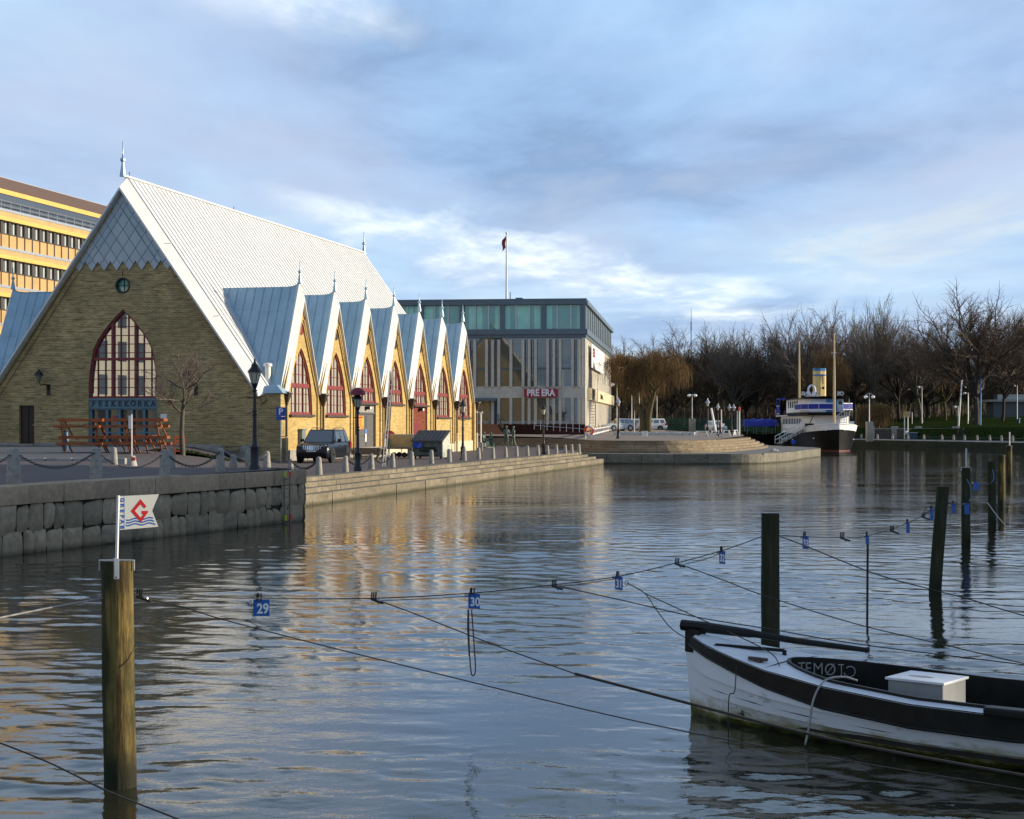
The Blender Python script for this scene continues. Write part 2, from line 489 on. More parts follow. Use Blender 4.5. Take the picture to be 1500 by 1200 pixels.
# ================================================================== ground heights
P0 = Vector((-11.27, 36.06)); QD = Vector((.3374, .9414))      # left quay line
S0 = Vector((-9.15, 50.7)); SD = Vector((.2182, .9759)); SN = Vector((-.9759, .2182))   # step line, inward normal
ZL = .9
def step_x(Y): return -7.4 + (Y - 58.5) * .2236
def quay_x(Y): return P0.x + (Y - P0.y) * .3584
def g(x, y):
    if y > 120: return ZL + .1 * smooth01(122, 145, y)
    lx = -9.5 + (y - 66) * -.1335 if y >= 66 else -9.5
    upd = smooth01(.3, 5.5, lx - x) if y >= 60 else smooth01(.3, 5.5, lx - x)
    upy = 1 - smooth01(50, 62, y)
    up = 1 - (1 - upd) * (1 - upy)
    return ZL + up * (.64 + .0038 * (y - 36))
def gt(x, y): return 1.7 + max(0, min(.9, .008 * (y - 135)))   # round terrace
def G(px, py, f=g, d0=20, d1=400):
    """point of the ground seen at a pixel"""
    lo = None; D = d0
    while D < d1:
        X = (px - CX) / F * D
        if HC - (py - HY) / F * D <= f(X, D): break
        D += .25
    return Vector(((px - CX) / F * D, D, f((px - CX) / F * D, D)))

def paving_mat(name, c1, c2, mortar, bw, bh, dirt, var=.35):
    m, nt, b = NT(name)
    co = objco(nt)
    mp = nt.nodes.new('ShaderNodeMapping'); mp.inputs['Rotation'].default_value = (0, 0, R(-13)); L(nt, co, mp.inputs[0])
    t = nt.nodes.new('ShaderNodeTexBrick'); L(nt, mp.outputs[0], t.inputs['Vector'])
    t.inputs['Scale'].default_value = 1; t.inputs['Brick Width'].default_value = bw; t.inputs['Row Height'].default_value = bh
    t.inputs['Mortar Size'].default_value = .012
    t.inputs['Color1'].default_value = (*c1, 1); t.inputs['Color2'].default_value = (*c2, 1); t.inputs['Mortar'].default_value = (*mortar, 1)
    n = noise(nt, co, .5, 6, .65); n2 = noise(nt, co, 3.2, 4, .6)
    c = mixc(nt, ramp(nt, n, [(.4, 0), (.66, .75)]), t.outputs[0], dirt)
    c = mixc(nt, 1.0, c, ramp(nt, n2, [(.3, 1 - var), (.7, 1.0)]), 'MULTIPLY')
    L(nt, c, b.inputs['Base Color']); b.inputs['Roughness'].default_value = .85
    bump(nt, b, n2, .3, .02)
    return m
M['paving'] = paving_mat('quay_paving', (.15, .115, .105), (.11, .085, .08), (.06, .05, .05), .3, .15, (.085, .07, .066))
M['terrace_paving'] = paving_mat('terrace_paving', (.30, .235, .185), (.26, .20, .16), (.15, .12, .10), .4, .2, (.22, .18, .15), .2)
M['asphalt'] = mat('asphalt', (.075, .082, .092), .9, .25, 5, .2, dirt=(.10, .105, .11), dirt_scale=.5)
M['path_asphalt'] = mat('path_asphalt', (.135, .135, .135), .9, .2, 5, .2, dirt=(.09, .09, .09), dirt_scale=.6)
M['grass'] = mat('grass', (.020, .034, .009), 1.0, .4, 2.2, .0, spec=.0, dirt=(.05, .055, .02), dirt_scale=.3)

# promenade and upper quay in one sheet, its edge along the quay line and the step line
ys = [8 + i * 1.4 for i in range(31)]
ys = [y for y in ys if y < 50.3] + [50.4, 50.9]
rows = []
ts = [0, .12, .25, .4, .5, .58, .65, .71, .77, .82, .86, .9, .93, .96, .98, 1]
def row(Y, xr): return [(-70 + (xr + 70) * t, Y, g(-70 + (xr + 70) * t, Y)) for t in ts]
for y in ys: rows.append(row(y, quay_x(min(y, 49.9)) - .12))
for i in range(53):
    y = 50.95 + i * 1.365
    rows.append(row(y, step_x(y) - 1.5))
mb = MB(); mb.sheet(rows)
tag(mb.build('promenade', M['paving'], smooth='all'), kind='structure')
# square with the statues between the steps and the terrace
mb = MB()
mb.sheet([[(x, y, g(x, y) + .002) for x in (-60, -20, -9, -4, 0, 3.0, 5.2)] for y in (121.5, 126, 130, 138, 146, 152, 160)])
tag(mb.build('square', M['paving']), kind='structure')
# asphalt in front of the hall, left, with a kerb
def strip_on_ground(px_pairs, f, dz):
    return [[(p.x, p.y, p.z + dz) for p in (G(a, b, f) for a, b in pr)] for pr in px_pairs]
rowsA = []
for y in (58.5, 62, 66, 70, 76, 82, 88, 91):
    xl, xr = -60, -16.2 - (y - 58) * .06
    rowsA.append([(x, y, g(x, y) + .012) for x in (xl, -40, -32, -26, -22, -19, xr)])
mb = MB(); mb.sheet(rowsA)
tag(mb.build('asphalt_yard', M['asphalt']), kind='structure')
mb = MB()
for i in range(34):
    x = -46 + i * .95
    if i in (22, 23, 27): continue
    y = 57.9 + .02 * (x + 30)
    mb.box(x, x + .9, y, y + .3, g(x, y) - .2, g(x, y) + .11)
M['kerb'] = mat('kerb_stone', (.30, .29, .27), .8, .2, 3, .2)
tag(mb.build('kerb', M['kerb'], bevel=.02), kind='structure')
mb = MB()
for rr in (1.0,):
    c = G(300, 668)
    vs = [(c.x + 2.6 * math.cos(t) * rr + .3 * math.sin(3 * t), c.y + 2.2 * math.sin(t) * rr, g(c.x + 2.6 * math.cos(t), c.y + 2.2 * math.sin(t)) + .02) for t in [i * PI / 12 for i in range(24)]]
    mb.add(vs, [tuple(range(24))])
grass_bed = mb.build('grass_bed', M['grass'])
tag(grass_bed, kind='structure')
# tufts on the bed
mb = MB()
for i in range(900):
    t = rnd.uniform(0, 2 * PI); q = math.sqrt(rnd.random()) * .95
    x, y = c.x + 2.6 * q * math.cos(t), c.y + 2.2 * q * math.sin(t)
    z = g(x, y) + .02; a = rnd.uniform(0, PI); h = rnd.uniform(.05, .13); s = .02
    mb.add([(x - s * math.cos(a), y - s * math.sin(a), z), (x + s * math.cos(a), y + s * math.sin(a), z), (x + rnd.uniform(-.05, .05), y + rnd.uniform(-.05, .05), z + h)], [(0, 1, 2)])
tag(mb.build('grass', M['grass'], weld=False), 'short grass growing round the foot of the small bare tree', 'grass', kind='stuff')

# ================================================================== left quay wall, block by block
def stone_mat(name, a, b_, wet=(.03, .032, .02), wet_z=.35, moss=None):
    m, nt, b = NT(name)
    co = objco(nt)
    n = noise(nt, co, 6, 6, .65); n2 = noise(nt, co, .9, 4, .6)
    isl = nt.nodes.new('ShaderNodeNewGeometry').outputs['Random Per Island']
    c = mixc(nt, isl, a, b_)
    c = mixc(nt, 1.0, c, ramp(nt, n, [(.3, .62), (.7, 1.0)]), 'MULTIPLY')
    c = mixc(nt, ramp(nt, n2, [(.45, 0), (.7, .5)]), c, moss or tuple(x * .5 for x in a))
    s = nt.nodes.new('ShaderNodeSeparateXYZ'); L(nt, co, s.inputs[0])
    zz = math_n(nt, 'ADD', s.outputs[2], math_n(nt, 'MULTIPLY', n2, .25))
    wf = ramp(nt, zz, [(wet_z * .6, .9), (wet_z + .18, 0.0)])
    c = mixc(nt, wf, c, wet)          # tide-line algae
    L(nt, c, b.inputs['Base Color']); b.inputs['Roughness'].default_value = .85
    b.inputs['Specular IOR Level'].default_value = .25
    bump(nt, b, n, .55, .03)
    return m
M['rubble'] = stone_mat('rubble_stone', (.53, .43, .29), (.31, .26, .18), wet_z=.10, moss=(.20, .17, .10))
M['coping'] = stone_mat('coping_stone', (.60, .46, .30), (.38, .29, .20), wet_z=-.4, moss=(.30, .24, .165))
M['dark_joint'] = mat('dark_joint', (.055, .052, .045), .95, .3, 4)
wall = thing('quay_wall', 'dark rubble stone quay wall with big coping blocks along the left bank', 'wall', (0, 0, 0))
# local along-line coordinates
Wn = Vector((QD.y, -QD.x))        # outward, towards the canal
L0, L1 = -22.0, 14.7
def wp(s, o, z): p = P0 + QD * s + Wn * o; return (p.x, p.y, z)
mbk = MB()
mbk.add([wp(L0, -.12, -1.2), wp(L1 - .1, -.12, -1.2), wp(L1 - .1, -.12, 1.2), wp(L0, -.12, 1.2), wp(L0, -1.0, -1.2), wp(L1 - .1, -4.8, -1.2), wp(L1 - .1, -4.8, 1.2), wp(L0, -1.0, 1.2)],
        [(0, 1, 2, 3), (1, 5, 6, 2), (3, 2, 6, 7), (4, 7, 6, 5), (0, 3, 7, 4)])
mbk.build('backing', M['dark_joint'], wall)
def rubble(fn, s0, s1, rows_z, mbo, rg):
    for z0, z1 in rows_z:
        s = s0 + rg.uniform(-.4, 0)
        while s < s1 - .05:
            wd = rg.uniform(.32, .9)
            e = min(s + wd, s1)
            if s1 - e < .3: e = s1
            # irregular rounded stone: an uneven polygon swelling outward
            gp = rg.uniform(.004, .016)
            cn = 10
            a0, a1 = s + gp, e - gp
            b0, b1 = z0 + gp + rg.uniform(-.10, .06), z1 - gp + rg.uniform(-.08, .08)
            out = rg.uniform(.0, .07)
            prof = [(0, 0), (.12, .04), (.5, rg.uniform(0, .05)), (.88, .03), (1, .0)]
            grid = []
            dz0, dz1, ds0, ds1 = [rg.uniform(-.05, .05) for _ in range(4)]
            NU, NVv = 6, 5
            for j in range(NVv + 1):
                rowp = []
                for i in range(NU + 1):
                    fu, fv = i / NU, j / NVv
                    zz = b0 + (b1 - b0) * fv + (dz0 * (1 - fv) + dz1 * fv) * (fu - .5) * 2
                    ss = a0 + (a1 - a0) * fu + (ds0 * (1 - fu) + ds1 * fu) * (fv - .5)
                    ed = min(fu, 1 - fu) * 2 * min(fv, 1 - fv) * 2
                    bl = min(1, 9 * ed) ** .5
                    cr = (1 if (i in (0, NU) and j in (0, NVv)) else 0)
                    # pull corners in
                    if cr: ss += .03 * (1 if i == 0 else -1); zz += .03 * (1 if j == 0 else -1)
                    o = -.05 + (.05 + out * .6) * bl + rg.uniform(-.018, .018) * bl
                    rowp.append(fn(ss, o, zz))
                grid.append(rowp)
            mbo.sheet(grid)
            s = e
rg = random.Random(3)
mb = MB()
rubble(wp, L0, L1, [(-.75, -.10), (-.12, .50), (.48, 1.14)], mb, rg)
# return face toward the steps
def wp2(s, o, z): p = P0 + QD * (L1 + o) - Wn * s; return (p.x, p.y, z)
rubble(wp2, .05, 4.6, [(-.75, -.1), (-.12, .50), (.48, 1.14)], mb, rg)
mb.build('rubble_facing', M['rubble'], wall, smooth=True)
mb = MB(); s = L0
while s < L1:
    e = min(L1 + .04, s + rg.uniform(.95, 1.75))
    if L1 - e < .5: e = L1 + .04
    zc = g(*(P0 + QD * ((s + e) / 2))[:2]) if (s + e) / 2 < 13.5 else 1.54
    zc = 1.54 + .0038 * ((s + e) / 2 * .94)
    zc += rg.uniform(-.008, .012) - .05 * smooth01(4, 15, s)
    o0 = rg.uniform(.02, .05)
    vs = [wp(s + .008, o0, 1.12), wp(e - .008, o0, 1.12), wp(e - .008, -.62, 1.12), wp(s + .008, -.62, 1.12),
          wp(s + .008, o0, zc), wp(e - .008, o0, zc), wp(e - .008, -.62, zc + .01), wp(s + .008, -.62, zc + .01)]
    mb.add(vs, [(0, 3, 2, 1), (4, 5, 6, 7), (0, 1, 5, 4), (1, 2, 6, 5), (2, 3, 7, 6), (3, 0, 4, 7)])
    s = e
s = .66
while s < 4.7:
    e = s + 1.3
    vs = [wp2(s, .04, 1.12), wp2(e - .016, .04, 1.12), wp2(e - .016, -.62, 1.12), wp2(s, -.62, 1.12), wp2(s, .04, 1.54), wp2(e - .016, .04, 1.54), wp2(e - .016, -.62, 1.54), wp2(s, -.62, 1.54)]
    mb.add(vs, [(0, 3, 2, 1), (4, 5, 6, 7), (0, 1, 5, 4), (1, 2, 6, 5), (2, 3, 7, 6), (3, 0, 4, 7)])
    s = e
mb.build('coping', M['coping'], wall, bevel=.03, smooth=True)

# ladder on the quay wall
M['bronze_frame'] = mat('bronze_frame', (.06, .04, .028), .45, .15, 3)
ld = thing('quay_ladder', 'narrow steel ladder with yellow grips fixed to the end of the dark quay wall', 'ladder', (0, 0, 0))
sL = 13.15
for ds, nm in ((-.17, 'rail'), (.17, 'rail')):
    mb = MB(); mb.tube([wp(sL + ds, -.25, 1.62), wp(sL + ds, .12, 1.6), wp(sL + ds, .2, 1.45), wp(sL + ds, .2, -.3)], .014, 6); mb.build(nm, M['bronze_frame'], ld, smooth=True)
for i in range(6):
    mb = MB(); mb.tube([wp(sL - .17, .2, .0 + i * .26), wp(sL + .17, .2, .0 + i * .26)], .012, 6); mb.build('rung', M['bronze_frame'], ld, smooth=True)
M['hi_vis'] = mat('yellow_green_plastic', (.45, .55, .03), .5, .1, 4)
M['red_plastic'] = mat('red_plastic', (.65, .08, .05), .5, .1, 4)
for ds, mm in ((-.17, 'hi_vis'), (.17, 'red_plastic')):
    mb = MB(); mb.tube([wp(sL + ds, .22, 1.52), wp(sL + ds, .22, 1.38)], .045, 8); mb.build('grip', M[mm], ld, smooth=True)
    mb = MB(); mb.tube([wp(sL + ds, .24, .25), wp(sL + ds, .24, .1)], .045, 8); mb.build('grip', M[mm], ld, smooth=True)

# ================================================================== stone steps down to the canal
def step_stone(name, hi, lo, joint=1.6):
    m, nt, b = NT(name)
    co = objco(nt)
    n = noise(nt, co, 5, 6, .65); n2 = noise(nt, co, .7, 5, .6)
    isl = nt.nodes.new('ShaderNodeNewGeometry').outputs['Random Per Island']
    c = mixc(nt, isl, hi, tuple(x * .62 for x in hi))
    c = mixc(nt, ramp(nt, n2, [(.38, 0), (.6, .85)]), c, lo)
    c = mixc(nt, ramp(nt, noise(nt, co, 1.7, 6, .7, (1, 1, 3)), [(.52, 0), (.68, .6)]), c, (.10, .09, .065))
    c = mixc(nt, 1.0, c, ramp(nt, n, [(.3, .7), (.65, 1.0)]), 'MULTIPLY')
    s = nt.nodes.new('ShaderNodeSeparateXYZ'); L(nt, co, s.inputs[0])
    zz = math_n(nt, 'ADD', s.outputs[2], math_n(nt, 'MULTIPLY', n2, .2))
    c = mixc(nt, ramp(nt, zz, [(.12, .9), (.26, 0.0)]), c, (.05, .05, .028))
    L(nt, c, b.inputs['Base Color']); b.inputs['Roughness'].default_value = .85
    b.inputs['Specular IOR Level'].default_value = .2
    bump(nt, b, n, .4, .02)
    return m
M['step_stone'] = step_stone('step_stone', (.34, .29, .205), (.19, .165, .12))
M['terrace_stone'] = step_stone('terrace_stone', (.38, .30, .20), (.22, .17, .11))
M['quay_stone'] = step_stone('quay_stone', (.33, .31, .25), (.19, .175, .13))
stp = thing('quay_steps', 'long straight flight of tan stone steps down to the canal before the yellow gables', 'steps')
LEN = 73.0
S0b = Vector((step_x(50.9), 50.9))
def spt(s, o, z): p = S0b + SD * s + SN * o; return (p.x, p.y, z)
tiers = [(0, .62, -1.0, .40), (.48, 1.02, .1, .57), (.94, 1.48, .2, .74), (1.38, 2.0, .3, .905)]
for ti, (o0, o1, z0, z1) in enumerate(tiers):
    mb = MB(); s = -.3 - .3 * ti
    end = LEN - ti * .55
    while s < end - .05:
        e = min(end, s + rg.uniform(1.3, 2.3))
        if end - e < .7: e = end
        j = rg.uniform(-.012, .012); jz = rg.uniform(-.006, .006)
        vs = [spt(s + .006, o0 + j, z0), spt(e - .006, o0 + j, z0), spt(e - .006, o1, z0), spt(s + .006, o1, z0), spt(s + .006, o0 + j, z1 + jz), spt(e - .006, o0 + j, z1 + jz), spt(e - .006, o1, z1 + jz), spt(s + .006, o1, z1 + jz)]
        mb.add(vs, [(0, 3, 2, 1), (4, 5, 6, 7), (0, 1, 5, 4), (1, 2, 6, 5), (2, 3, 7, 6), (3, 0, 4, 7)])
        s = e
    mb.build('step', M['step_stone'], stp, bevel=.02)
# end face closing the promenade behind the steps
mb = MB(); e1 = spt(LEN - 1.9, 1.9, 0); mb.box(e1[0] - 8, e1[0] + 1.2, e1[1] + .2, e1[1] + 1.0, -1, .88)
mb.build('end_wall', M['quay_stone'], stp)

# ================================================================== round terrace
QE = [(3.0, 123.8), (6.2, 123.4), (9, 122.8), (13, 122.4), (17.8, 122.9), (20, 125.8), (21.6, 129.2), (23.2, 134), (24.6, 139.2), (26.6, 145.5), (28.4, 151), (29.1, 156), (28.9, 163), (27.5, 172), (25.5, 186), (23, 210), (20, 245)]
def resample(pts, step):
    pts = [Vector(p) for p in pts]
    # Catmull-Rom
    outp = []
    for i in range(len(pts) - 1):
        p0 = pts[max(0, i - 1)]; p1 = pts[i]; p2 = pts[i + 1]; p3 = pts[min(len(pts) - 1, i + 2)]
        n = max(1, int((p2 - p1).length / step))
        for k_ in range(n):
            t = k_ / n
            outp.append(.5 * ((2 * p1) + (-p0 + p2) * t + (2 * p0 - 5 * p1 + 4 * p2 - p3) * t * t + (-p0 + 3 * p1 - 3 * p2 + p3) * t ** 3))
    outp.append(pts[-1])
    return outp
def offs(pts, d):
    o = []
    for i, p in enumerate(pts):
        t = (pts[min(i + 1, len(pts) - 1)] - pts[max(i - 1, 0)]).normalized()
        o.append(p + Vector((-t.y, t.x)) * d)
    return o
qe = resample(QE, .8)
qi = offs(qe, 1.0)
qw = thing('terrace_quay', 'curved quay edge of pale squared stone round the terrace on the far side', 'quay')
mb = MB(); i = 0
while i < len(qe) - 1:
    j = min(len(qe) - 1, i + rg.choice((2, 3, 3)))
    for kk in range(i, j):
        pass
    # one block follows the curve between i and j
    n = j - i
    sh = .012
    A = [qe[q] for q in range(i, j + 1)]; B = [qi[q] for q in range(i, j + 1)]
    A[0] = A[0].lerp(A[1], sh); B[0] = B[0].lerp(B[1], sh); A[-1] = A[-1].lerp(A[-2], sh); B[-1] = B[-1].lerp(B[-2], sh)
    zt = .75 + rg.uniform(-.012, .012)
    vs = [(p.x, p.y, -1) for p in A] + [(p.x, p.y, zt) for p in A] + [(p.x, p.y, zt) for p in B] + [(p.x, p.y, -1) for p in B]
    m1 = n + 1; fs = []
    for q in range(n):
        fs += [(q, q + 1, m1 + q + 1, m1 + q), (m1 + q, m1 + q + 1, 2 * m1 + q + 1, 2 * m1 + q), (2 * m1 + q, 2 * m1 + q + 1, 3 * m1 + q + 1, 3 * m1 + q)]
    fs += [(0, m1, 2 * m1, 3 * m1), (n, 3 * m1 + n, 2 * m1 + n, m1 + n)]
    mb.add(vs, fs)
    i = j
mb.build('coping', M['quay_stone'], qw, bevel=.025)
BL = [(-30, 160), (-14, 159.5), (-6, 157), (0, 150.5), (3.6, 139), (5.0, 130.5), (6.8, 126.8), (9.4, 125.9), (13, 126.1), (16.0, 128.8), (18.2, 134), (20.4, 141), (23.4, 152), (25.3, 162), (25.5, 169), (24.6, 180), (22.5, 200), (19, 245)]
bl = resample(BL, .9)
# lower path between quay and terrace steps
mb = MB()
lowp = [(p.x, p.y) for p in offs(qe, .9)]
inner = [(p.x, p.y) for p in offs(bl, .6)]
start = [i for i, p in enumerate(inner) if p[0] > 2.5][0]
poly = lowp + inner[start:][::-1]
tri = tessellate_polygon([[Vector((a, b, 0)) for a, b in poly]])
mb.add([(a, b, .748) for a, b in poly], [tuple(t) for t in tri])
tag(mb.build('quay_path', M['path_asphalt']), kind='structure')
ts_ = thing('terrace_steps', 'curved flight of five warm stone steps up to the round terrace', 'steps')
NST = 5
for k_ in range(NST):
    z1 = .75 + .95 * (k_ + 1) / NST; z0 = .60 + .19 * k_ - .4
    a = offs(bl, .42 * k_); b_ = offs(bl, .42 * (k_ + 1) + .12 + (.5 if k_ == NST - 1 else 0))
    mb = MB(); i = 0
    while i < len(a) - 1:
        j = min(len(a) - 1, i + rg.choice((1, 2, 2, 3)))
        n = j - i; A = a[i:j + 1]; B = b_[i:j + 1]
        A = [p.copy() for p in A]; A[0] = A[0].lerp(A[1], .012); A[-1] = A[-1].lerp(A[-2], .012)
        zt = z1 + rg.uniform(-.008, .008); m1 = n + 1; fs = []
        vs = [(p.x, p.y, z0) for p in A] + [(p.x, p.y, zt) for p in A] + [(p.x, p.y, zt) for p in B] + [(p.x, p.y, z0) for p in B]
        for q in range(n):
            fs += [(q, q + 1, m1 + q + 1, m1 + q), (m1 + q, m1 + q + 1, 2 * m1 + q + 1, 2 * m1 + q)]
        fs += [(0, m1, 2 * m1, 3 * m1), (n, 3 * m1 + n, 2 * m1 + n, m1 + n)]
        mb.add(vs, fs); i = j
    mb.build('step', M['terrace_stone'], ts_, bevel=.02)
# terrace surface
edge = [(p.x, p.y) for p in offs(bl, 2.35)]
mb = MB()
NR = 14
rowsT = []
for i, e in enumerate(edge):
    pass
cen = Vector((-20, 250))
for f_ in [0, .03, .07, .12, .2, .3, .45, .7, 1]:
    rowsT.append([(e[0] + (cen.x - e[0]) * f_, e[1] + (cen.y + (e[0] * 1.2) - e[1]) * f_, gt(0, e[1] + (cen.y - e[1]) * f_) - .004) for e in edge])
mb.sheet(rowsT)
tag(mb.build('terrace', M['terrace_paving'], smooth='all'), kind='structure')

# ================================================================== far bank and park ground
BK = [(58, -60), (58, 60), (61, 120), (60, 145), (54.6, 174), (49, 196), (44.4, 211), (38, 226), (28, 238), (16, 246), (0, 250), (-60, 262), (-140, 280)]
bk = resample(BK, 6)
DIST = [0, 2, 5, 9, 13.4, 13.6, 25, 45, 75, 120, 260, 700]
HGT = [1.0, 1.02, 1.05, 1.1, 1.12, 2.45, 2.7, 3.4, 4.4, 6.0, 12, 20]
def park_dir(p):
    return (Vector((.45, .89)) if p.y > 150 else Vector((.45 + (150 - p.y) * .01, .89)).normalized())
rowsP = []
for dd, hh in zip(DIST, HGT):
    rowsP.append([(p.x + park_dir(p).x * dd, p.y + park_dir(p).y * dd, hh if p.y > 150 else min(hh, 1.2)) for p in bk])
mb = MB(); mb.sheet(rowsP[:4]); tag(mb.build('quayside_path', M['path_asphalt']), kind='structure')
mb = MB(); mb.sheet(rowsP[3:]); tag(mb.build('lawn', M['grass'], smooth='all'), kind='structure')
def park(px, D):
    """ground point of the park seen along pixel column px at depth D"""
    X = (px - CX) / F * D
    # distance from the bank along its inland direction
    best = 1e9
    for p in bk:
        q = Vector((X, D)) - p; dr = park_dir(p)
        lat = abs(q.x * dr.y - q.y * dr.x)
        if lat < best: best = lat; dist = q.dot(dr)
    if dist <= 0: return Vector((X, D, gt(X, D)))
    for i in range(len(DIST) - 1):
        if DIST[i] <= dist <= DIST[i + 1]:
            t = (dist - DIST[i]) / (DIST[i + 1] - DIST[i]); return Vector((X, D, HGT[i] + t * (HGT[i + 1] - HGT[i])))
    return Vector((X, D, 20))
fw = thing('far_quay_wall', 'dark mossy quay wall of the far bank beyond the moored ship', 'wall')
M['mossy'] = step_stone('mossy_stone', (.05, .055, .035), (.03, .04, .02))
mb = MB(); i = 0
while i < len(bk) - 1:
    A, B = bk[i], bk[i + 1]; t = (B - A).normalized(); nn = Vector((-t.y, t.x))   # towards water
    if A.y > 100:
        seg = max(1, int((B - A).length / 1.5))
        for q in range(seg):
            a = A.lerp(B, (q + .01) / seg); b_ = A.lerp(B, (q + .99) / seg); z = 1.0 + rg.uniform(.0, .03)
            vs = [(*(a + nn * .1), -1), (*(b_ + nn * .1), -1), (*(b_ - nn * .5), -1), (*(a - nn * .5), -1), (*(a + nn * .1), z), (*(b_ + nn * .1), z), (*(b_ - nn * .5), z), (*(a - nn * .5), z)]
            mb.add(vs, [(0, 3, 2, 1), (4, 5, 6, 7), (0, 1, 5, 4), (1, 2, 6, 5), (2, 3, 7, 6), (3, 0, 4, 7)])
    else:
        vs = [(*(A + nn * .1), -1), (*(B + nn * .1), -1), (*(B - nn * .5), -1), (*(A - nn * .5), -1), (*(A + nn * .1), 1.02), (*(B + nn * .1), 1.02), (*(B - nn * .5), 1.02), (*(A - nn * .5), 1.02)]
        mb.add(vs, [(0, 3, 2, 1), (4, 5, 6, 7), (0, 1, 5, 4), (1, 2, 6, 5), (2, 3, 7, 6), (3, 0, 4, 7)])
    i += 1
mb.build('wall_face', M['mossy'], fw)
# ================================================================== market hall with the church-like gables
TH = R(13.5)
HO = Vector((-21.61, 91.17, ZL))
hall = thing('market_hall', 'yellow brick fish market hall with steep white roof and a row of pointed side gables', 'market hall', HO, -TH)
def hw(u, v, w): return HO + Matrix.Rotation(-TH, 3, 'Z') @ Vector((u, v, w))
RIDGE, SL = 15.87, 1.40
LENH, U = 41.6, 9.3
# --- front wall with one tall pointed opening, a round window and the side door
arch_px = [(55, 576), (55, 562), (53.6, 545), (50.5, 526), (47, 511), (40.5, 498), (32, 486), (21, 473), (11, 463), (0, 453)]
SC = 26.3
arch = [(h / SC, (623 - y) / SC + 2.0) for h, y in arch_px]
FL = .78
opening = [(-arch[0][0], FL), (arch[0][0], FL)] + [(a, b) for a, b in arch] + [(-a, b) for a, b in arch[::-1][1:]]
opening = [(a - .05, b) for a, b in opening]
circ = lambda cx, cz, r, n=20: [(cx + r * math.cos(2 * PI * i / n), cz + r * math.sin(2 * PI * i / n)) for i in range(n)]
doorL = [(-6.45, .95), (-5.5, .95), (-5.5, 3.12), (-6.45, 3.12)]
oc = circ(-.05, 9.78, .45)
mb = MB()
outer = [(-U, -.6), (U, -.6), (U, 3.72), (8.28, 3.72), (0, 15.30), (-8.28, 3.72), (-U, 3.72)]
mb.plate(outer, [opening, oc, doorL], lambda a, b, d: (a, d, b), .55)
# corbelled brick bands under the verge
for sgn in (-1, 1):
    for off, pr in ((.42, .10), (.70, .05)):
        p = Vector((sgn * 8.75, -.04, 3.55)); q = Vector((sgn * 1.0, -.04, 3.55 + 7.75 * SL))
        nrm = Vector((sgn * SL, 0, 1)).normalized()
        mb.bar(p - nrm * off, q - nrm * off - Vector((0, 0, 0)), pr * 2, .24, up=nrm)
mb.build('front_wall', M['shaded_brick'], hall)
mb = MB()
mb.box(-U - .06, -6.5, -.09, .3, -.6, 1.02); mb.build('plinth', M['granite'], hall, bevel=.02)
for bxx in ((-5.45, -2.2, -.09, .3, -.6, 1.02), (2.1, U - 1.2, -.09, .3, -.6, .95)):
    mb = MB(); mb.box(*bxx); mb.build('plinth', M['granite'], hall, bevel=.02)
mb = MB(); mb.box(-6.6, -5.4, -.35, .3, -.6, .93); mb.build('door_step', M['granite'], hall, bevel=.02)
# arched window: maroon frame, glazing bars, mirror glass
win = None
mb = MB()
def ring(pts, wd, y0, y1, mbx, close=False):
    n = len(pts); inn = []
    for i, p in enumerate(pts):
        a = Vector(pts[max(0, i - 1)]); c_ = Vector(pts[min(n - 1, i + 1)]); t = (c_ - a).normalized()
        inn.append((p[0] - t.y * wd, p[1] + t.x * wd))
    vs = []
    for y in (y0, y1):
        vs += [(a, y, b) for a, b in pts] + [(a, y, b) for a, b in inn]
    fs = []
    for i in range(n - 1):
        fs += [(i, i + 1, n + i + 1, n + i), (2 * n + i, 3 * n + i, 3 * n + i + 1, 2 * n + i + 1), (i, 2 * n + i, 2 * n + i + 1, i + 1), (n + i, n + i + 1, 3 * n + i + 1, 3 * n + i)]
    mbx.add(vs, fs)
up = [(a - .05, b) for a, b in arch]; full = up + [(-a - .1, b) for a, b in up[::-1][1:]]
ring(full, .11, .10, .30, mb)
def arch_half(z):
    for (h0, z0), (h1, z1) in zip(arch, arch[1:]):
        if z0 <= z <= z1: return h0 + (h1 - h0) * (z - z0) / (z1 - z0)
    return arch[0][0] if z < arch[0][1] else 0
def arch_top(x):
    x = abs(x)
    for (h0, z0), (h1, z1) in zip(arch, arch[1:]):
        if h1 <= x <= h0 and h0 != h1: return z0 + (z1 - z0) * (h0 - x) / (h0 - h1)
    return arch[-1][1]
for x in (-.70, .70): mb.box(-.05 + x - .065, -.05 + x + .065, .12, .30, 3.5, arch_top(x) - .1)
mb.box(-2.1, 2.0, .11, .31, 5.62, 5.76); mb.box(-2.12, 2.02, .09, .32, 3.48, 3.62)
win = mb.build('arched_window', M['maroon_frame'], hall)
mb = MB()
for x in (-1.63, -1.17, -.235, .235, 1.17, 1.63):
    mb.box(-.05 + x - .022, -.05 + x + .022, .2, .26, 3.6, arch_top(x) - .1)
z = 4.1
while z < 8.0:
    if abs(z - 5.69) > .2:
        h = arch_half(z); mb.box(-.05 - h + .1, -.05 + h - .1, .2, .26, z - .02, z + .02)
    z += .485
mb.build('glazing_bar', M['maroon_frame'], win)
mb = MB(); mb.plate([(a, b) for a, b in ([(2.05, 3.5)] + up + [(-a - .1, b) for a, b in up[::-1][1:]] + [(-2.15, 3.5)])], [], lambda a, b, d: (a, .27 + d, b), .03)
mb.build('pane', M['hall_glass'], win)
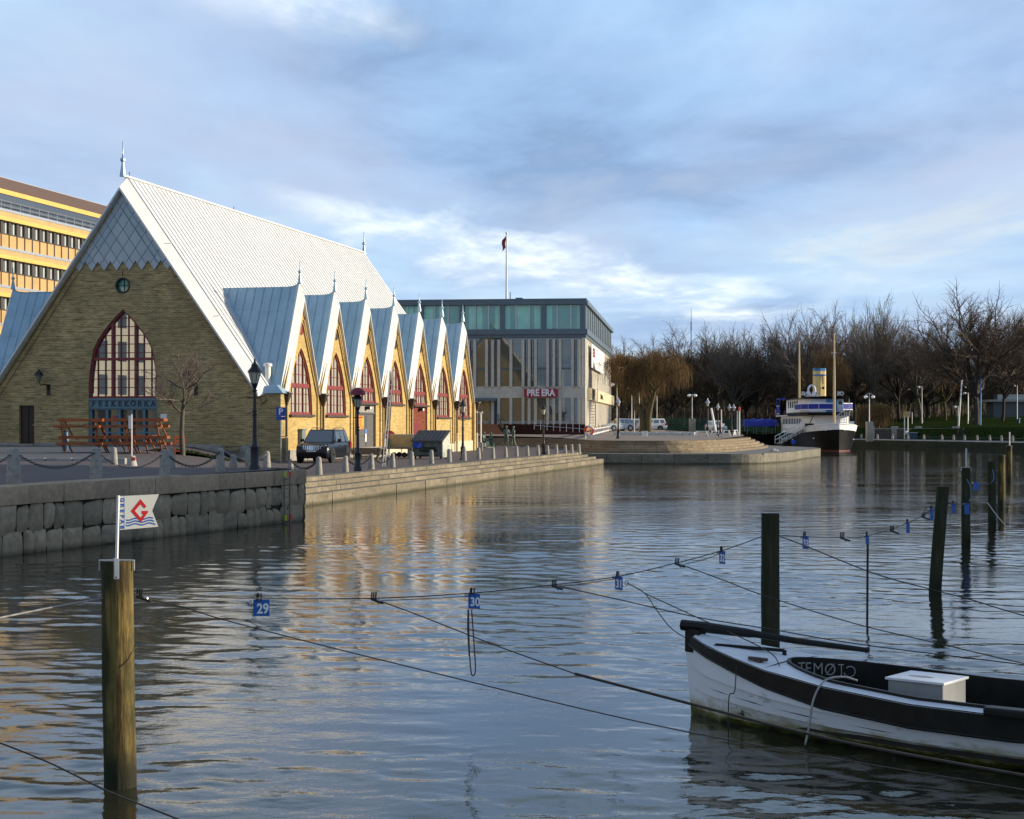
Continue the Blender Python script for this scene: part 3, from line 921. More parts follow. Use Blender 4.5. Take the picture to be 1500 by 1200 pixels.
# shop front under the window
sf = None
mb = MB()
for x in (-2.08, -1.08, -.33, .42, 1.17, 1.98): mb.box(x - .075, x + .075, .12, .34, FL, 2.92)
mb.box(-2.14, 2.04, .1, .36, 2.86, 2.95); mb.box(-2.14, 2.04, .12, .34, FL, FL + .2); mb.box(-2.14, 2.04, .14, .3, 1.55, 1.63)
sf = mb.build('shop_front', M['door_blue'], hall)
mb = MB(); mb.box(-2.1, 2.0, .29, .31, FL, 2.9); mb.build('pane', M['shop_glass'], sf)
mb = MB(); mb.box(-2.16, 2.06, .06, .36, 2.95, 3.5); mb.box(-2.2, 2.1, .0, .36, 3.40, 3.5); mb.box(-2.2, 2.1, .02, .36, 2.93, 3.0)
sg = mb.build('sign_board', M['door_blue'], hall)
M['letter_dark'] = mat('dark_lettering', (.012, .02, .05), .5, .1, 4)
mb = MB(); word = 'FESKEKÖRKA'
for i, chh in enumerate(word):
    mb.text(chh, .42, Matrix.Translation((-1.86 + i * .402, .05, 3.19)) @ Matrix.Rotation(R(90), 4, 'X'), .012, .012, sx=1.0)
    # serifs
    x = -1.86 + i * .402
    if chh in 'FKRA':
        for dx in (-.09, .09): mb.box(x + dx - .06, x + dx + .06, .036, .06, 3.04, 3.068) if not (chh == 'F' and dx > 0) else None
mb.build('lettering', M['letter_dark'], sg)
M['neon'] = mat('red_neon_plate', (.5, .03, .06), .5, .1, 4)
mb = MB(); mb.box(-.8, -.52, .24, .27, 2.42, 2.52); mb.build('shop_plate', M['neon'], sf)
# oculus
mb = MB(); ring(circ(-.05, 9.78, .45) + [circ(-.05, 9.78, .45)[0]], .08, -.04, .3, mb)
ocw = mb.build('round_window', M['dark_iron'], hall, smooth=True)
mb = MB(); mb.plate(circ(-.05, 9.78, .44), [], lambda a, b, d: (a, .2 + d, b), .03); mb.build('pane', M['teal_glass'], ocw)
mb = MB(); mb.box(-.065, -.035, .15, .2, 9.36, 10.2); mb.box(-.45, .37, .15, .2, 9.765, 9.795); mb.build('glazing_bar', M['dark_iron'], ocw)
mb = MB(); mb.box(-6.45, -5.5, .18, .26, .93, 3.12); mb.box(-6.0, -5.95, .14, .2, .95, 3.1); sdoor = mb.build('side_door', M['dark_door'], hall)
mb = MB(); mb.blob((-5.62, .13, 2.0), .05); mb.build('handle', M['galv'], sdoor, smooth=True)
mb = MB(); mb.tube([(-.05, -.02, 10.3), (-.05, -.02, 10.65)], .02, 5); mb.build('tie_rod', M['dark_iron'], hall)
# wall lamps
def wall_lamp(x, z):
    mb = MB()
    mb.tube([(x + .30, -.0, z - .75), (x + .30, -.12, z - .45), (x + .30, -.4, z - .35), (x + .1, -.55, z - .42), (x, -.55, z - .22)], [.05, .05, .04, .035, .035], 6)
    mb.box(x + .2, x + .4, -.06, .01, z - .95, z - .35)
    br = mb.build('wall_lamp', M['dark_iron'], hall, smooth=True)
    mb = MB(); mb.lathe([(.09, -.22), (.22, .12), (.23, .14)], 6, (x, -.55, z)); mb.build('glass', M['lamp_glass'], br)
    mb = MB(); mb.lathe([(.28, .14), (.26, .2), (.14, .36), (.06, .42), (.04, .5), (.0, .52)], 8, (x, -.55, z)); mb.build('cap', M['dark_iron'], br)
M['lamp_glass'] = glass_mat('lamp_glass', (.16, .15, .11), .2, .1)
wall_lamp(-4.9, 4.65); wall_lamp(4.05, 4.6)
# small fittings on the brick front
mb = MB(); mb.box(2.25, 2.62, -.05, .01, 2.35, 2.62); mb.build('notice_board', M['white_paint'], hall)
# --- zinc clad gable head with a zig-zag lower edge
def shingle_mat():
    m, nt, b = NT('zinc_lozenges')
    co = objco(nt); s = nt.nodes.new('ShaderNodeSeparateXYZ'); L(nt, co, s.inputs[0])
    a = math_n(nt, 'DIVIDE', s.outputs[0], .76); c_ = math_n(nt, 'DIVIDE', math_n(nt, 'ADD', s.outputs[2], -.12), 1.064)
    def seam(x):
        f = math_n(nt, 'FRACT', x); return math_n(nt, 'MINIMUM', f, math_n(nt, 'SUBTRACT', 1.0, f))
    p = math_n(nt, 'ADD', a, c_); q = math_n(nt, 'SUBTRACT', a, c_)
    ln = math_n(nt, 'MINIMUM', seam(p), seam(q))
    # each plate has its own tone
    cb_ = nt.nodes.new('ShaderNodeCombineXYZ'); L(nt, math_n(nt, 'FLOOR', p), cb_.inputs[0]); L(nt, math_n(nt, 'FLOOR', q), cb_.inputs[1])
    wn = nt.nodes.new('ShaderNodeTexWhiteNoise'); L(nt, cb_.outputs[0], wn.inputs['Vector'])
    col = mixc(nt, wn.outputs['Value'], (.36, .43, .47), (.44, .50, .55))
    col = mixc(nt, ramp(nt, noise(nt, co, 1.1, 4), [(.4, 0), (.7, .5)]), col, (.33, .39, .42))
    col = mixc(nt, ramp(nt, ln, [(.012, 1.0), (.035, 0.0)]), col, (.10, .13, .15))
    L(nt, col, b.inputs['Base Color']); b.inputs['Roughness'].default_value = .42; b.inputs['Metallic'].default_value = .2
    bump(nt, b, ramp(nt, ln, [(.0, 0.0), (.06, 1.0)]), .5, .03)
    return m
M['lozenge'] = shingle_mat()
zb = 10.74
half = lambda z: (15.3 - z) / 1.4
zig = []
n = 8; wdt = .76
x0 = -3.04
pts = [(-half(zb) + .02, zb + .2)]
for i in range(8):
    pts += [(x0 + (i + .0) * wdt - .0, zb + .40) if i else (x0, zb + .30), (x0 + (i + .5) * wdt, zb - .13)]
pts += [(x0 + 8 * wdt, zb + .30), (half(zb) - .02, zb + .2), (0, 15.3)]
mb = MB(); mb.plate(pts, [], lambda a, b, d: (a, -.10 + d, b), .1); mb.build('gable_cladding', M['lozenge'], hall)
mb = MB()
for sgn in (-1, 1):
    for o_ in (.30, .62):
        nrm = Vector((sgn * SL, 0, 1)).normalized()
        w0_ = 14.95 - o_ * 1.72
        mb.bar(Vector((sgn * (w0_ - zb - .3) / SL, -.125, zb + .3)), Vector((0, -.125, w0_)), .05, .05, up=nrm)
mb.build('cladding_trim', M['zinc'], hall)
# --- main roof: two slopes with standing seams
for sgn, nm in ((1, 'roof_slope'), (-1, 'roof_slope')):
    mb = MB()
    A = (0, .40, RIDGE); B = (0, LENH, RIDGE); C_ = (sgn * 8.85, LENH, RIDGE - SL * 8.85); D_ = (sgn * 8.85, .40, RIDGE - SL * 8.85)
    nrm = Vector((sgn * SL, 0, 1)).normalized() * .12
    vs = [A, B, C_, D_] + [tuple(Vector(p) - nrm) for p in (A, B, C_, D_)]
    mb.add(vs, [(0, 1, 2, 3), (7, 6, 5, 4), (0, 3, 7, 4), (1, 5, 6, 2), (3, 2, 6, 7)])
    v = .45
    while v < LENH:
        mb.bar(Vector((sgn * .05, v, RIDGE - .05)) + nrm * .2, Vector((sgn * 8.8, v, RIDGE - SL * 8.8)) + nrm * .2, .06, .03, up=nrm); v += .58
    for uu in (2.7, 5.6):
        v = 0
        mb.bar(Vector((sgn * uu, 0, RIDGE - SL * uu)) + nrm * .06, Vector((sgn * uu, LENH, RIDGE - SL * uu)) + nrm * .06, .03, .03, up=nrm)
    mb.build(nm, M['white_roof'], hall)
mb = MB(); mb.bar((0, .1, RIDGE + .02), (0, LENH, RIDGE + .02), .22, .1); mb.build('ridge_cap', M['white_roof'], hall)
def verge(vin, vout, drop):
    for sgn in (1, -1):
        mb = MB()
        nrm = Vector((sgn * SL, 0, 1)).normalized()
        top = Vector((0, 0, RIDGE + .012)); bot = Vector((sgn * 8.95, 0, RIDGE + .012 - SL * 8.95))
        low = Vector((0, 0, -drop / nrm.z))
        lowb = Vector((0, 0, -drop / nrm.z))
        zc_ = 3.74; a0 = top + Vector((0, vin, 0)); a1 = Vector((sgn * (RIDGE + .012 - zc_) / SL, vin, zc_))
        b0 = top + low + Vector((0, vout, 0)); b1 = Vector((sgn * (b0.z - zc_) / SL, vout, zc_))
        c0, c1 = b0 + Vector((0, 0, -.16)), b1 + Vector((0, 0, -.16))
        e0, e1 = c0 + Vector((0, (vin - vout) * .9, 0)), c1 + Vector((0, (vin - vout) * .9, 0))
        mb.add([a0, a1, b0, b1, c0, c1, e0, e1], [(0, 1, 3, 2), (2, 3, 5, 4), (4, 5, 7, 6), (0, 6, 7, 1), (1, 7, 5, 3)])
        for i in range(1, 9):
            t = i / 9; mb.bar(a0.lerp(a1, t) + nrm * .002, b0.lerp(b1, t) + nrm * .002, .012, .012, up=nrm)
        mb.build('verge', M['white_roof'], hall)
verge(.45, -.52, .40); verge(LENH - .5, LENH + .45, .40)
def finial(name, c, h, r=.10):
    mb = MB()
    mb.lathe([(r * 1.9, -.25), (r * 1.5, .0), (r * .8, .25 * h), (r * .8, .32 * h), (r * 1.5, .36 * h), (r * 1.5, .42 * h), (r * .6, .47 * h), (r * .4, .6 * h), (r * .25, .98 * h), (0, h)], 8, c)
    return mb.build(name, M['zinc'], hall, smooth=True)
finial('finial', (0, -.1, RIDGE + .2), 1.75); finial('finial', (0, LENH, RIDGE + .1), 1.6)
mb = MB(); mb.tube([(-.1, .9, RIDGE), (-.1, .9, RIDGE + .35)], .03, 5); mb.tube([(0, 15.4, RIDGE), (0, 15.4, RIDGE + .3)], .03, 5); mb.build('lightning_rod', M['dark_iron'], hall)
# rear gable and long walls
mb = MB(); mb.plate(outer, [], lambda a, b, d: (a, LENH - d, b), .4); mb.build('rear_wall', M['yellow_brick'], hall)
# --- side gables
BV0, BS, BH = .77, 5.85, 9.85
wpts = [(1.78, None), (1.76, .45), (1.70, .95), (1.57, 1.58), (1.36, 2.1), (1.05, 2.65), (.70, 3.1), (.35, 3.45), (0, 3.72)]
def bay(k, sgn):
    v0 = BV0 + k * BS; v1 = v0 + BS; vc = (v0 + v1) / 2; hb = BS / 2
    ug = 9.08
    sill = 2.6 if k in (0, 1, 5, 6) else 3.42
    fnw = lambda a, b, d: (sgn * (ug + .0 - d), vc + a, b)
    outerb = [(-hb, -.6), (hb, -.6), (hb, 3.9), (0, 9.45), (-hb, 3.9)]
    ar = [(h, 2.66 + (dz or 0)) for h, dz in wpts]
    ar = [(h, z) for h, z in ar if z > sill]
    h0 = next(1.78 + (1.76 - 1.78) for _ in (0,)) if False else None
    def hw_at(z):
        prev = (1.78, 2.66)
        for h, dz in wpts[1:]:
            cur = (h, 2.66 + dz)
            if z <= cur[1]: t = (z - prev[1]) / (cur[1] - prev[1]); return prev[0] + (cur[0] - prev[0]) * max(0, t)
            prev = cur
        return 0
    def top_at(x):
        x = abs(x); prev = (1.78, 2.66)
        for h, dz in wpts[1:]:
            cur = (h, 2.66 + dz)
            if cur[0] <= x <= prev[0] and prev[0] != cur[0]: return prev[1] + (cur[1] - prev[1]) * (prev[0] - x) / (prev[0] - cur[0])
            prev = cur
        return 6.38
    hs = hw_at(sill)
    half_ = [(hs, sill)] + ar
    door = k in (2, 4)
    if door: half_ = [(hs, .1)] + half_
    hole = half_ + [(-a, b) for a, b in half_[::-1][1:]]
    oc2 = circ(0, 7.45, .34, 14)
    plain = sgn < 0
    mb = MB(); mb.plate(outerb, [] if plain else [hole, oc2], fnw, .45)
    # corbel bands along both slopes and corner strips
    if not plain:
        for s2 in (-1, 1):
            for off, wd in ((.14, .09), (.32, .09), (.50, .08)):
                nrm = Vector((0, s2 * 1.9, 1)).normalized()
                p = Vector((sgn * (ug + .03), vc + s2 * hb, 3.9)) - nrm * off; q = Vector((sgn * (ug + .03), vc, 9.45)) - nrm * off - Vector((0, 0, off * .9))
                mb.bar(p, p.lerp(q, .80), .12, wd, up=nrm)
            mb.bar((sgn * (ug + .03), vc + s2 * (hb - .30), -.5), (sgn * (ug + .03), vc + s2 * (hb - .30), 3.9), .12, .3, up=(0, 1, 0))
    mb.build('gable_wall', M['yellow_brick'], hall)
    if not plain:
        mb = MB(); mb.box(sgn * ug, sgn * (ug + .1), v0 + .05, v1 - .05, -.6, .62 if k < 6 else .8); mb.build('plinth', M['granite' if k < 3 else 'cream_stone'], hall, bevel=.015)
        # window
        mb = MB()
        pr = [(hs, sill)] + ar + [(-a, b) for a, b in ar[::-1][1:]] + [(-hs, sill)]
        n = len(pr); w_ = .09
        inn = []
        for i, p in enumerate(pr):
            t = (Vector(pr[min(n - 1, i + 1)]) - Vector(pr[max(0, i - 1)])).normalized(); inn.append((p[0] - t.y * w_, p[1] + t.x * w_))
        fw_ = lambda a, b, x: (sgn * (ug - x), vc + a, b)
        vs = [fw_(a, b, .08) for a, b in pr] + [fw_(a, b, .08) for a, b in inn] + [fw_(a, b, .22) for a, b in pr] + [fw_(a, b, .22) for a, b in inn]
        fs = []
        for i in range(n - 1): fs += [(i, i + 1, n + i + 1, n + i), (n + i, n + i + 1, 3 * n + i + 1, 3 * n + i)]
        mb.add(vs, fs)
        zt = 4.24
        def bx(a0, a1, z0, z1, x0=.08, x1=.2): mb.box(sgn * (ug - x1), sgn * (ug - x0), vc + a0, vc + a1, z0, z1)
        bx(-hw_at(zt), hw_at(zt), zt - .12, zt + .12); bx(-hs, hs, sill, sill + .14)
        for a in (-.58, .58): bx(a - .038, a + .038, sill, top_at(a) - .08)
        for a in (-1.15, 0, 1.15): bx(a - .016, a + .016, sill, top_at(a) - .08, .12, .2)
        z = sill + .62
        while z < 6.0:
            if abs(z - zt) > .2: bx(-hw_at(z) + .05, hw_at(z) - .05, z - .014, z + .014, .12, .2)
            z += .55
        wo = mb.build('pointed_window', M['red_frame'], hall)
        mb = MB(); mb.plate(pr, [], lambda a, b, d: (sgn * (ug - .17 - d), vc + a, b), .03); mb.build('pane', M['curtain'], wo)
        mb = MB(); mb.box(sgn * (ug - .05), sgn * (ug + .16), vc - hs - .1, vc + hs + .1, sill - .13, sill); mb.build('sill', M['brown_iron'], wo)
        # round board
        mb = MB(); mb.plate(circ(0, 7.45, .36, 14), [], lambda a, b, d: (sgn * (ug + .02 - d), vc + a, b), .2); mb.build('round_window', M['maroon_frame'] if k == 0 else M['dark_door'], hall)
        if door:
            dm = M['grey_door'] if k == 2 else M['red_brick']
            mb = MB()
            if k == 2:
                mb.box(sgn * (ug - .3), sgn * (ug - .15), vc - hs, vc + hs, .1, 2.75)
                for a0, a1 in ((-hs + .1, -.06), (.06, hs - .1)):
                    for z0, z1 in ((.3, 1.2), (1.35, 2.6)): mb.box(sgn * (ug - .16), sgn * (ug - .12), vc + a0 + .1, vc + a1 - .1, z0, z1)
                mb.box(sgn * (ug - .28), sgn * (ug - .05), vc - hs, vc + hs, 2.72, 2.82)
                dd = mb.build('entrance_door', dm, hall)
                mb = MB(); mb.box(sgn * (ug - .3), sgn * (ug - .12), vc - hs, vc + hs, 2.82, 3.42); mb.build('lintel_panel', M['granite'], hall)
                M['poster_orange'] = mat('orange_poster', (.75, .16, .015), .6, .5, 1.8, dirt=(.8, .55, .03), dirt_scale=2.2, dirt_amt=1)
                mb = MB(); mb.box(sgn * (ug - .12), sgn * (ug - .09), vc - 1.45, vc - .45, 1.75, 2.6); mb.build('poster', M['poster_orange'], hall)
                mb = MB(); mb.box(sgn * (ug - .12), sgn * (ug - .09), vc - .15, vc + .12, .95, 1.45); mb.build('notice', M['white_paint'], hall)
                mb = MB(); mb.box(sgn * (ug - .12), sgn * (ug - .085), vc - .15, vc + .12, 1.45, 1.75); mb.build('notice', mat('blue_notice', (.08, .3, .75), .5), hall)
                mb = MB(); mb.box(sgn * (ug - .1), sgn * (ug + .9), vc - hs, vc + hs, -.1, .12); mb.build('doorstep', M['granite'], hall, bevel=.02)
            else:
                mb.box(sgn * (ug - .3), sgn * (ug - .12), vc - hs, vc + hs, .1, 3.42)
                dd = mb.build('brick_infill', dm, hall)
                mb = MB(); mb.box(sgn * (ug - .13), sgn * (ug - .08), vc - hs + .3, vc - hs + 1.5, .1, 2.2); mb.build('side_door', M['maroon_frame'], hall)
            mb = MB(); mb.box(sgn * (ug - .1), sgn * (ug + .2), vc - .1, vc + .25, 3.0, 3.2); fl_ = mb.build('floodlight', M['dark_iron'], hall)
            mb = MB(); mb.box(sgn * (ug + .2), sgn * (ug + .22), vc - .08, vc + .23, 3.02, 3.18); mb.build('lens', M['white_paint'], fl_)
    # roof of the gable
    for s2 in (-1, 1):
        mb = MB()
        re = 8.98
        spine = [(4.2, BH), (8.2, BH), (8.6, BH + .04), (8.8, BH + .12), (re, BH + .28)]
        lowu = [(8.5, 3.9), (8.6, 3.9), (8.75, 3.9), (8.85, 3.9), (re, 3.9)]
        nrm = Vector((0, s2 * 2.03, 1)).normalized() * .06
        top = [Vector((sgn * a, vc, z)) for a, z in spine]; low = [Vector((sgn * a, vc + s2 * hb, z)) for a, z in lowu]
        nn = len(top)
        vs = top + low + [p - nrm for p in top] + [p - nrm for p in low]
        fs = []
        for i in range(nn - 1): fs += [(i, i + 1, nn + i + 1, nn + i), (2 * nn + i, 3 * nn + i, 3 * nn + i + 1, 2 * nn + i + 1)]
        mb.add(vs, fs)
        # seams run down the slope
        for i in range(1, 9):
            uu = 4.2 + (re - 4.2) * i / 9
            # slope seam from ridge to where the plane meets the main roof
            zlow = max(3.95, RIDGE - SL * uu); t = (BH - zlow) / (BH - 3.9)
            p = Vector((sgn * uu, vc, BH)); q = Vector((sgn * uu, vc + s2 * hb * t, zlow))
            if t > .1: mb.bar(p + nrm * .2, q + nrm * .2, .03, .045, up=nrm)
        for t in (.22, .45, .7):
            zl_ = BH - (BH - 3.9) * t
            ul = max(4.3, (RIDGE - zl_) / SL)
            for i in range(3):
                a = ul + (re - ul) * i / 3; b = ul + (re - ul) * (i + .97) / 3; dz = (.12 if i % 2 else 0)
                mb.bar(Vector((sgn * a, vc + s2 * hb * (t + dz * .17), zl_ - dz)) + nrm * .1, Vector((sgn * b, vc + s2 * hb * (t + dz * .17), zl_ - dz)) + nrm * .1, .02, .015, up=nrm)
        mb.build('gable_roof', M['zinc'], hall)
        mb = MB()
        vin, vout = 8.98, 9.30
        a0, a1 = Vector((sgn * vin, vc, BH + .30)), Vector((sgn * vin, vc + s2 * hb, 3.98))
        b0, b1 = Vector((sgn * vout, vc, BH - .62)), Vector((sgn * vout, vc + s2 * (hb - .42), 3.86))
        c0, c1 = b0 - Vector((0, 0, .16)), b1 - Vector((0, 0, .12))
        e0, e1 = c0 - Vector((sgn * .45, 0, 0)), c1 - Vector((sgn * .45, 0, 0))
        mb.add([a0, a1, b0, b1, c0, c1, e0, e1], [(0, 1, 3, 2), (2, 3, 5, 4), (4, 5, 7, 6), (0, 6, 7, 1), (1, 7, 5, 3)])
        mb.build('gable_verge', M['white_roof'], hall)
    finial('gable_finial', (sgn * 9.0, vc, BH + .42), 1.05, .075)
M['cream_stone'] = mat('cream_stone', (.62, .54, .38), .8, .12, 5, .1)
for k in range(7):
    bay(k, 1)
for k in range(7):
    bay(k, -1)
# downpipes with hopper heads at the valleys
for k in range(8):
    v = BV0 + k * BS
    mb = MB(); mb.lathe([(.10, 3.1), (.13, 3.25), (.30, 3.72), (.34, 3.76), (.34, 3.84)], 8, (9.34, v, 0)); hp = mb.build('hopper_head', M['brown_iron'], hall)
    mb = MB(); mb.tube([(9.34, v, 3.15), (9.34, v, 1.35)], .075, 8); mb.build('downpipe', M['brown_iron'], hall, smooth=True)
    mb = MB(); mb.tube([(9.34, v, 1.4), (9.34, v, .0)], .10, 8); mb.build('downpipe_foot', M['cream_stone'], hall, smooth=True)
# corner block and its little zinc roof between front wall and first gable
mb = MB(); mb.box(8.6, U, .55, .85, -.6, 3.72); mb.build('corner_pier', M['yellow_brick'], hall)
mb = MB(); mb.add([(8.35, -.15, 3.74), (9.5, -.15, 3.74), (9.5, .95, 3.74), (8.35, .95, 3.74), (8.5, .3, 4.2), (8.95, .3, 4.2), (8.95, .7, 4.2), (8.5, .7, 4.2)], [(0, 3, 2, 1), (4, 5, 6, 7), (0, 1, 5, 4), (1, 2, 6, 5), (2, 3, 7, 6), (3, 0, 4, 7)]); mb.build('corner_cap', M['zinc'], hall)
for (a, b, z0, h, r) in ((8.15, 1.0, 4.3, .95, .17), (8.8, 2.2, 4.6, 1.3, .06)):
    mb = MB(); mb.lathe([(r, 0), (r, h), (r * 1.5, h), (r * 1.4, h + r * .8), (0, h + r * 1.2)], 10, (a, b, z0)); mb.build('roof_vent', M['cream_metal'], hall, smooth=True)

# ================================================================== glass-topped office hall beyond
TB = R(6.4)
BD = 172.0
BO = Vector((108 / F * BD, BD, gt(0, BD) - .06))
SB = F / BD
bz = lambda y: (HY - y) / SB + HC - BO.z
bu = lambda px: (px - 858) / SB
off = thing('exhibition_hall', 'flat-roofed concrete office with teal glass top floor and slim vertical fins behind the gables', 'office building', BO, -TB)
W0, DP = -42, 54
M['fin_concrete'] = mat('fin_concrete', (.62, .58, .49), .75, .1, 4, .05, dirt=(.33, .31, .26), dirt_scale=.4, dirt_amt=.4)
M['blue_steel'] = mat('blue_grey_steel', (.115, .155, .185), .4, .08, 2, metal=.2)
M['dark_panel'] = mat('dark_side_panel', (.09, .11, .115), .4, .1, 2)
M['navy_panel'] = mat('navy_panel', (.035, .07, .13), .4, .1, 2)
zr, zt1, zt0, zc0, zf1, zf0, zb1, zb0, zl1, zl0 = bz(437), bz(446), bz(482), bz(494.5), bz(497), bz(566), bz(566), bz(583), bz(583), bz(621)
mb = MB(); mb.box(W0, -.35, .35, DP - .3, -.5, zc0); mb.build('core', M['dark_glass'], off)
mb = MB(); mb.box(W0, .22, -.25, DP, zt1, zr - .25); mb.box(W0 + .2, .1, -.1, DP - .2, zr - .25, zr); mb.build('roof', M['blue_steel'], off, bevel=.03)
mb = MB(); mb.box(W0, .2, -.22, DP, bz(490), zt0 + .02); mb.box(W0, .05, -.08, DP - .1, zc0, bz(490)); mb.build('cornice', M['blue_steel'], off, bevel=.03)
mb = MB(); mb.box(W0, -.25, .28, DP - .3, zt0, zt1); mb.build('top_glazing', M['teal_glass'], off)
# mullions, columns and blinds of the top floor
for px in (553, 614, 674.5, 735, 796, 853.5):
    mb = MB(); wd = .5 if px < 850 else .55; mb.box(bu(px) - wd / 2, bu(px) + wd / 2, -.15, .3, zt0 - .05, zt1 + .02); mb.build('column', M['blue_steel'], off)
mb = MB()
for c0 in (491, 553, 614, 674.5, 735, 796):
    for f_ in (20, 40): mb.box(bu(c0 + f_) - .06, bu(c0 + f_) + .06, .12, .28, zt0, zt1)
mb.build('mullions', M['galv'], off)
for a, b in ((590, 602), (604, 611), (617, 632), (640, 646), (650, 671), (685, 694), (697, 705), (724, 732), (738, 746), (756, 774), (782, 791), (800, 808), (845, 851), (817, 836)):
    mb = MB(); mb.box(bu(a), bu(b), .245, .27, zt0 + .05, zt1 - .05); mb.build('blind', M['teal_blind'] if b - a < 18.5 else M['teal_glass'], off)
# fin zone on the front
fins = [640, 649, 658, 676, 685, 694.4, 712, 721, 730, 748, 766, 775, 784.4, 802.4, 811.4, 820.6, 839, 848]
for px in fins:
    mb = MB(); mb.box(bu(px) - .15, bu(px) + .15, -.32, .2, zf0 - .08, zf1); mb.build('fin', M['fin_concrete'], off, bevel=.02)
    if px > 720:
        mb = MB(); mb.box(bu(px) - .15, bu(px) + .15, -.32, .2, zl0 - .05, zl1); mb.build('fin', M['fin_concrete'], off, bevel=.02)
mb = MB(); mb.box(W0, -.3, .16, .3, zf0, zc0); mb.build('window_band', M['glass'], off)
mb = MB(); mb.box(bu(712), -.3, .16, .3, zl0, zl1); mb.build('window_band', M['glass'], off)
mb = MB()
for a, b in zip(fins, fins[1:]):
    mb.box(bu(a) + .2, bu(b) - .2, .08, .15, bz(538.5), bz(541)) if b - a > 12 else None
    if 8 < b - a < 12: mb.box(bu(a) + .2, bu(a) + .26, .08, .15, zf0, zf1); mb.box(bu(b) - .26, bu(b) - .2, .08, .15, zf0, zf1)
for px in (779.7, 816):
    for y0, y1 in ((513, 525), (553, 565)): 
        mb.box(bu(px - 2.4), bu(px + 2.4), .06, .15, bz(y1), bz(y1) + .09); mb.box(bu(px - 2.4), bu(px + 2.4), .06, .15, bz(y0) - .09, bz(y0)); mb.box(bu(px - 2.4), bu(px - 2.4) + .07, .06, .15, bz(y1), bz(y0)); mb.box(bu(px + 2.4) - .07, bu(px + 2.4), .06, .15, bz(y1), bz(y0))
mb.build('window_frame', M['blue_steel'], off)
mb = MB(); mb.box(bu(730), -.6, -.1, .15, zl0, zl0 + .3); mb.build('window_sill', M['concrete'], off)
mb = MB(); mb.box(bu(850), -.45, -.02, .3, zf0, zc0); mb.box(bu(850), -.45, -.02, .3, zl0, zl1); mb.build('end_panel', M['navy_panel'], off)
mb = MB(); mb.box(W0, -.02, -.12, .4, zb0, zb1); mb.box(-.45, -.01, -.05, .45, 0, zc0 - .01); mb.build('concrete_band', M['fin_concrete'], off, bevel=.02)
mb = MB(); mb.box(bu(737), -.03, -.2, .4, -.6, zl0 - .02); mb.box(W0, bu(697), -.2, .4, -.6, zl0 - .02); mb.build('plinth', M['plinth_brick'], off)
# red sign with white letters
M['sign_red'] = mat('crimson_sign', (.34, .012, .03), .45, .05, 3)
M['sign_white'] = mat('sign_white', (.85, .85, .85), .5, .02, 3)
mb = MB(); mb.box(bu(768), bu(817.5), -.55, -.35, bz(582), bz(569.5)); sgn_ = mb.build('sign', M['sign_red'], off)
mb = MB(); mb.text('PRE ERA', .98, Matrix.Translation((bu(792.7), -.56, bz(575.8))) @ Matrix.Rotation(R(90), 4, 'X'), .02, .036, sx=.82); mb.build('lettering', M['sign_white'], sgn_)
# entrance
mb = MB(); mb.box(bu(697), bu(727), -1.6, .2, bz(587.5), bz(583)); mb.build('canopy', M['blue_steel'], off)
mb = MB()
for a, b in ((697, 699), (705, 707), (715, 717.5)): mb.box(bu(a), bu(b), .0, .2, zl0, bz(588))
mb.box(bu(697), bu(717), .0, .2, zl0, zl0 + .3); mb.box(bu(697), bu(717), .0, .2, bz(591), bz(589)); mb.box(bu(697), bu(717), .0, .2, bz(607.5), bz(606)); 
ed = mb.build('entrance_door', M['concrete'], off)
mb = MB(); mb.box(bu(697), bu(717), .1, .12, zl0, bz(588)); mb.build('pane', M['dark_glass'], ed)
mb = MB(); mb.box(bu(718.5), bu(729), .0, .3, zl0 - .1, bz(587)); mb.build('side_panel', M['navy_panel'], off)
for i in range(5):
    mb = MB(); mb.box(bu(690), bu(729 + i * 2.2), -.5 - i * .45, .0 if i == 0 else -.05 - (i - 1) * .45 - .45 + .0, -.6, zl0 - .05 - i * .2); mb.build('entrance_step', M['orange_brick'], off)
mb = MB()
for zz_ in (.0, .45): mb.tube([(bu(729), -.3, zl0 + 1.0 - zz_), (bu(738), -2.6, zl0 - .1 - zz_)], .035, 5)
mb.tube([(bu(729), -.3, zl0), (bu(729), -.3, zl0 + 1.0)], .035, 5); mb.tube([(bu(738), -2.6, 0), (bu(738), -2.6, zl0 - .1)], .035, 5)
mb.build('handrail', M['dark_iron'], off)
# ramp with railing before the plinth
mb = MB(); x0, x1 = bu(785), bu(860)
mb.add([(x0, -2.2, -.3), (x1, -2.2, -.3), (x1, -.3, -.3), (x0, -.3, -.3), (x0, -2.2, .55), (x1, -2.2, .12), (x1, -.3, .12), (x0, -.3, .55)], [(0, 3, 2, 1), (4, 5, 6, 7), (0, 1, 5, 4), (1, 2, 6, 5), (2, 3, 7, 6), (3, 0, 4, 7)]); mb.build('ramp', M['plinth_brick'], off)
mb = MB()
for hh in (.45, .95): mb.tube([(x0, -2.15, .5 + hh), (x1, -2.15, .1 + hh)], .035, 5)
for i in range(9): t = i / 8; mb.tube([(x0 + (x1 - x0) * t, -2.15, .5 - .4 * t), (x0 + (x1 - x0) * t, -2.15, 1.45 - .4 * t)], .03, 5)
mb.build('ramp_railing', M['galv'], off)
